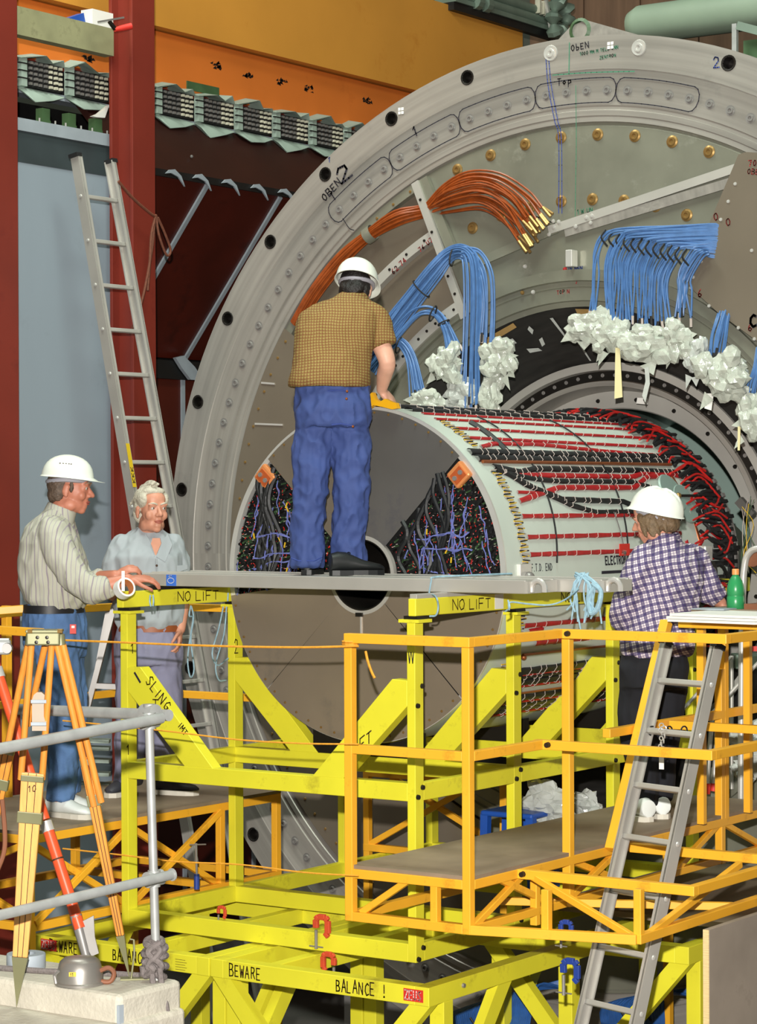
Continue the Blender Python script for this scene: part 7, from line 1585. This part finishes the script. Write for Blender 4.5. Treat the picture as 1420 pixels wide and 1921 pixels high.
for k, m in ((0, 'paper_white'), (1, 'paper_white'), (2, 'paper_white')):
    e = V((0, 0, .014 * k)); q = MB(); B_ = [a + e + V((.006 * k * (-1) ** k, 0, 0)) for a in A]; q.add(B_ + [b + V((0, 0, .012)) for b in B_], [(0, 3, 2, 1), (4, 5, 6, 7), (0, 1, 5, 4), (1, 2, 6, 5), (2, 3, 7, 6), (3, 0, 4, 7)]); obj('sheet_stack', q, m, wp)
# aluminium folding stool with red feet standing on the deck
fs = thing('folding_steps', 'aluminium folding steps with red rubber feet behind the ladder', 'step stool', tuple(az(1332, 1485, -1.05)))
ft = az(1330, 1484, -1.048); fd = (ft - CAM).dot(FW)
for dx in (0, 13): 
    obj('leg', MB().tube([ad(1326 + dx, 1470, fd + dx * .004), ad(1336 + dx * .8, 1345, fd + dx * .004 + .05)], .014, 10), 'aluminium', fs, smooth=True); obj('rubber_foot', MB().tube([ad(1325 + dx, 1489 - dx * .4, fd + dx * .004), ad(1327 + dx, 1470, fd + dx * .004)], .021, 12), 'sign_red', fs, smooth=True)
for a, b in (((1262, 1352), (1320, 1288)), ((1334, 1340), (1425, 1240)), ((1320, 1288), (1372, 1232))): obj('stay', MB().tube([ad(*a, fd - .1), ad(*b, fd - .05)], .010, 8), 'aluminium', fs, smooth=True)
obj('step', MB().obox(ad(1412, 1240, fd + .3), RI * .11, FW * .1, UP * .04), 'steel_green', fs, bevel=.006); obj('red_label', MB().obox(ad(1416, 1217, fd + .19), RI * .02, FW * .002, UP * .014), 'sign_red', fs)
obj('upright', MB().tube([ad(1372, 1480, fd + .25), ad(1372, 1230, fd + .25)], .014, 10), 'aluminium', fs, smooth=True)
# chrome hoop handrail beside the bottle
hr = thing('hoop_handrail', 'bent chrome tube handrail rising behind the green bottle', 'handrail', tuple(aw(1395, 1480, 2.5)))
obj('hoop', MB().tube(smoothpath([aw(1390, 1500, 2.5), aw(1391, 1300, 2.5), aw(1393, 1120, 2.5), aw(1397, 1060, 2.5), aw(1405, 1038, 2.5), aw(1422, 1029, 2.5), aw(1460, 1028, 2.5)], 6), .019, 12), 'bright_metal', hr, smooth=True)
obj('dark_disc', MB().turn([(0, .01), (.05, .01), (.052, 0)], aw(1412, 1046, 2.56), (0, -1, 0), 20), 'leather', hr)
# yellow tool under the worker's hand on top of the drum
tl_ = thing('hand_tool', 'yellow curved hand tool held on top of the drum', 'tool', tuple(aw(715, 765, .80)))
P = [(683, 752), (690, 742), (698, 736), (703, 748), (712, 754), (722, 748), (732, 753), (742, 756), (745, 766), (735, 768), (716, 763), (700, 760), (692, 766), (686, 762)]
obj('blade', MB().prism([(aw(x, y, .80).x, aw(x, y, .80).z) for x, y in P], lambda a, b, t: (a, .80 + .03 * t, b)), 'tool_yellow', tl_, fixn=True)
# white tape roll hung from the man's hand
c0 = ad(233, 1104, 11.95); tr_ = thing('tape_ring', 'white adhesive tape roll hanging from the helmeted man\'s hand', 'tape roll', tuple(c0)); ax = (RI * .55 - FW * .75 + UP * .35).normalized()
obj('roll', MB().turn([(.040, -.024), (.050, -.024), (.050, .024), (.040, .024), (.040, -.024)], c0, ax, 36), 'tape_white', tr_, smooth=True)
obj('core', MB().turn([(.0385, -.0245), (.040, -.0245), (.040, .0245), (.0385, .0245), (.0385, -.0245)], c0, ax, 36), 'copper_lug', tr_, smooth=True)
obj('free_end', MB().obox(ad(231, 1090, 11.93), RI * .008, FW * .001, UP * .05), 'tape_white', tr_)
# loose wires and a bracket in the dark beside the bore
lw = thing('loose_wires', 'tangle of thin yellow-green wires with grey bracket in the dark beside the bore', 'wires', tuple(aw(1400, 1060, 3.0))); rnd = random.Random(21)
for m in ('yellow_wire', 'pcb_green', 'white_tie'):
    q = MB()
    for k in range(2): q.tube(smoothpath([aw(1392 + rnd.uniform(-6, 30), 930 + rnd.uniform(0, 30), 3.1), aw(1396 + rnd.uniform(-4, 30), 985, 3.05 + rnd.uniform(0, .1)), aw(1390 + rnd.uniform(-4, 34), 1030 + rnd.uniform(-10, 20), 3.08), aw(1394 + rnd.uniform(0, 30), 1075, 3.1)], 4), .0020, 5)
    obj('wire_strands', q, m, lw, kind='stuff')
obj('bracket', MB().bar(aw(1386, 938, 3.2), aw(1412, 968, 3.2), .04, .05), 'sheet_dark', lw)
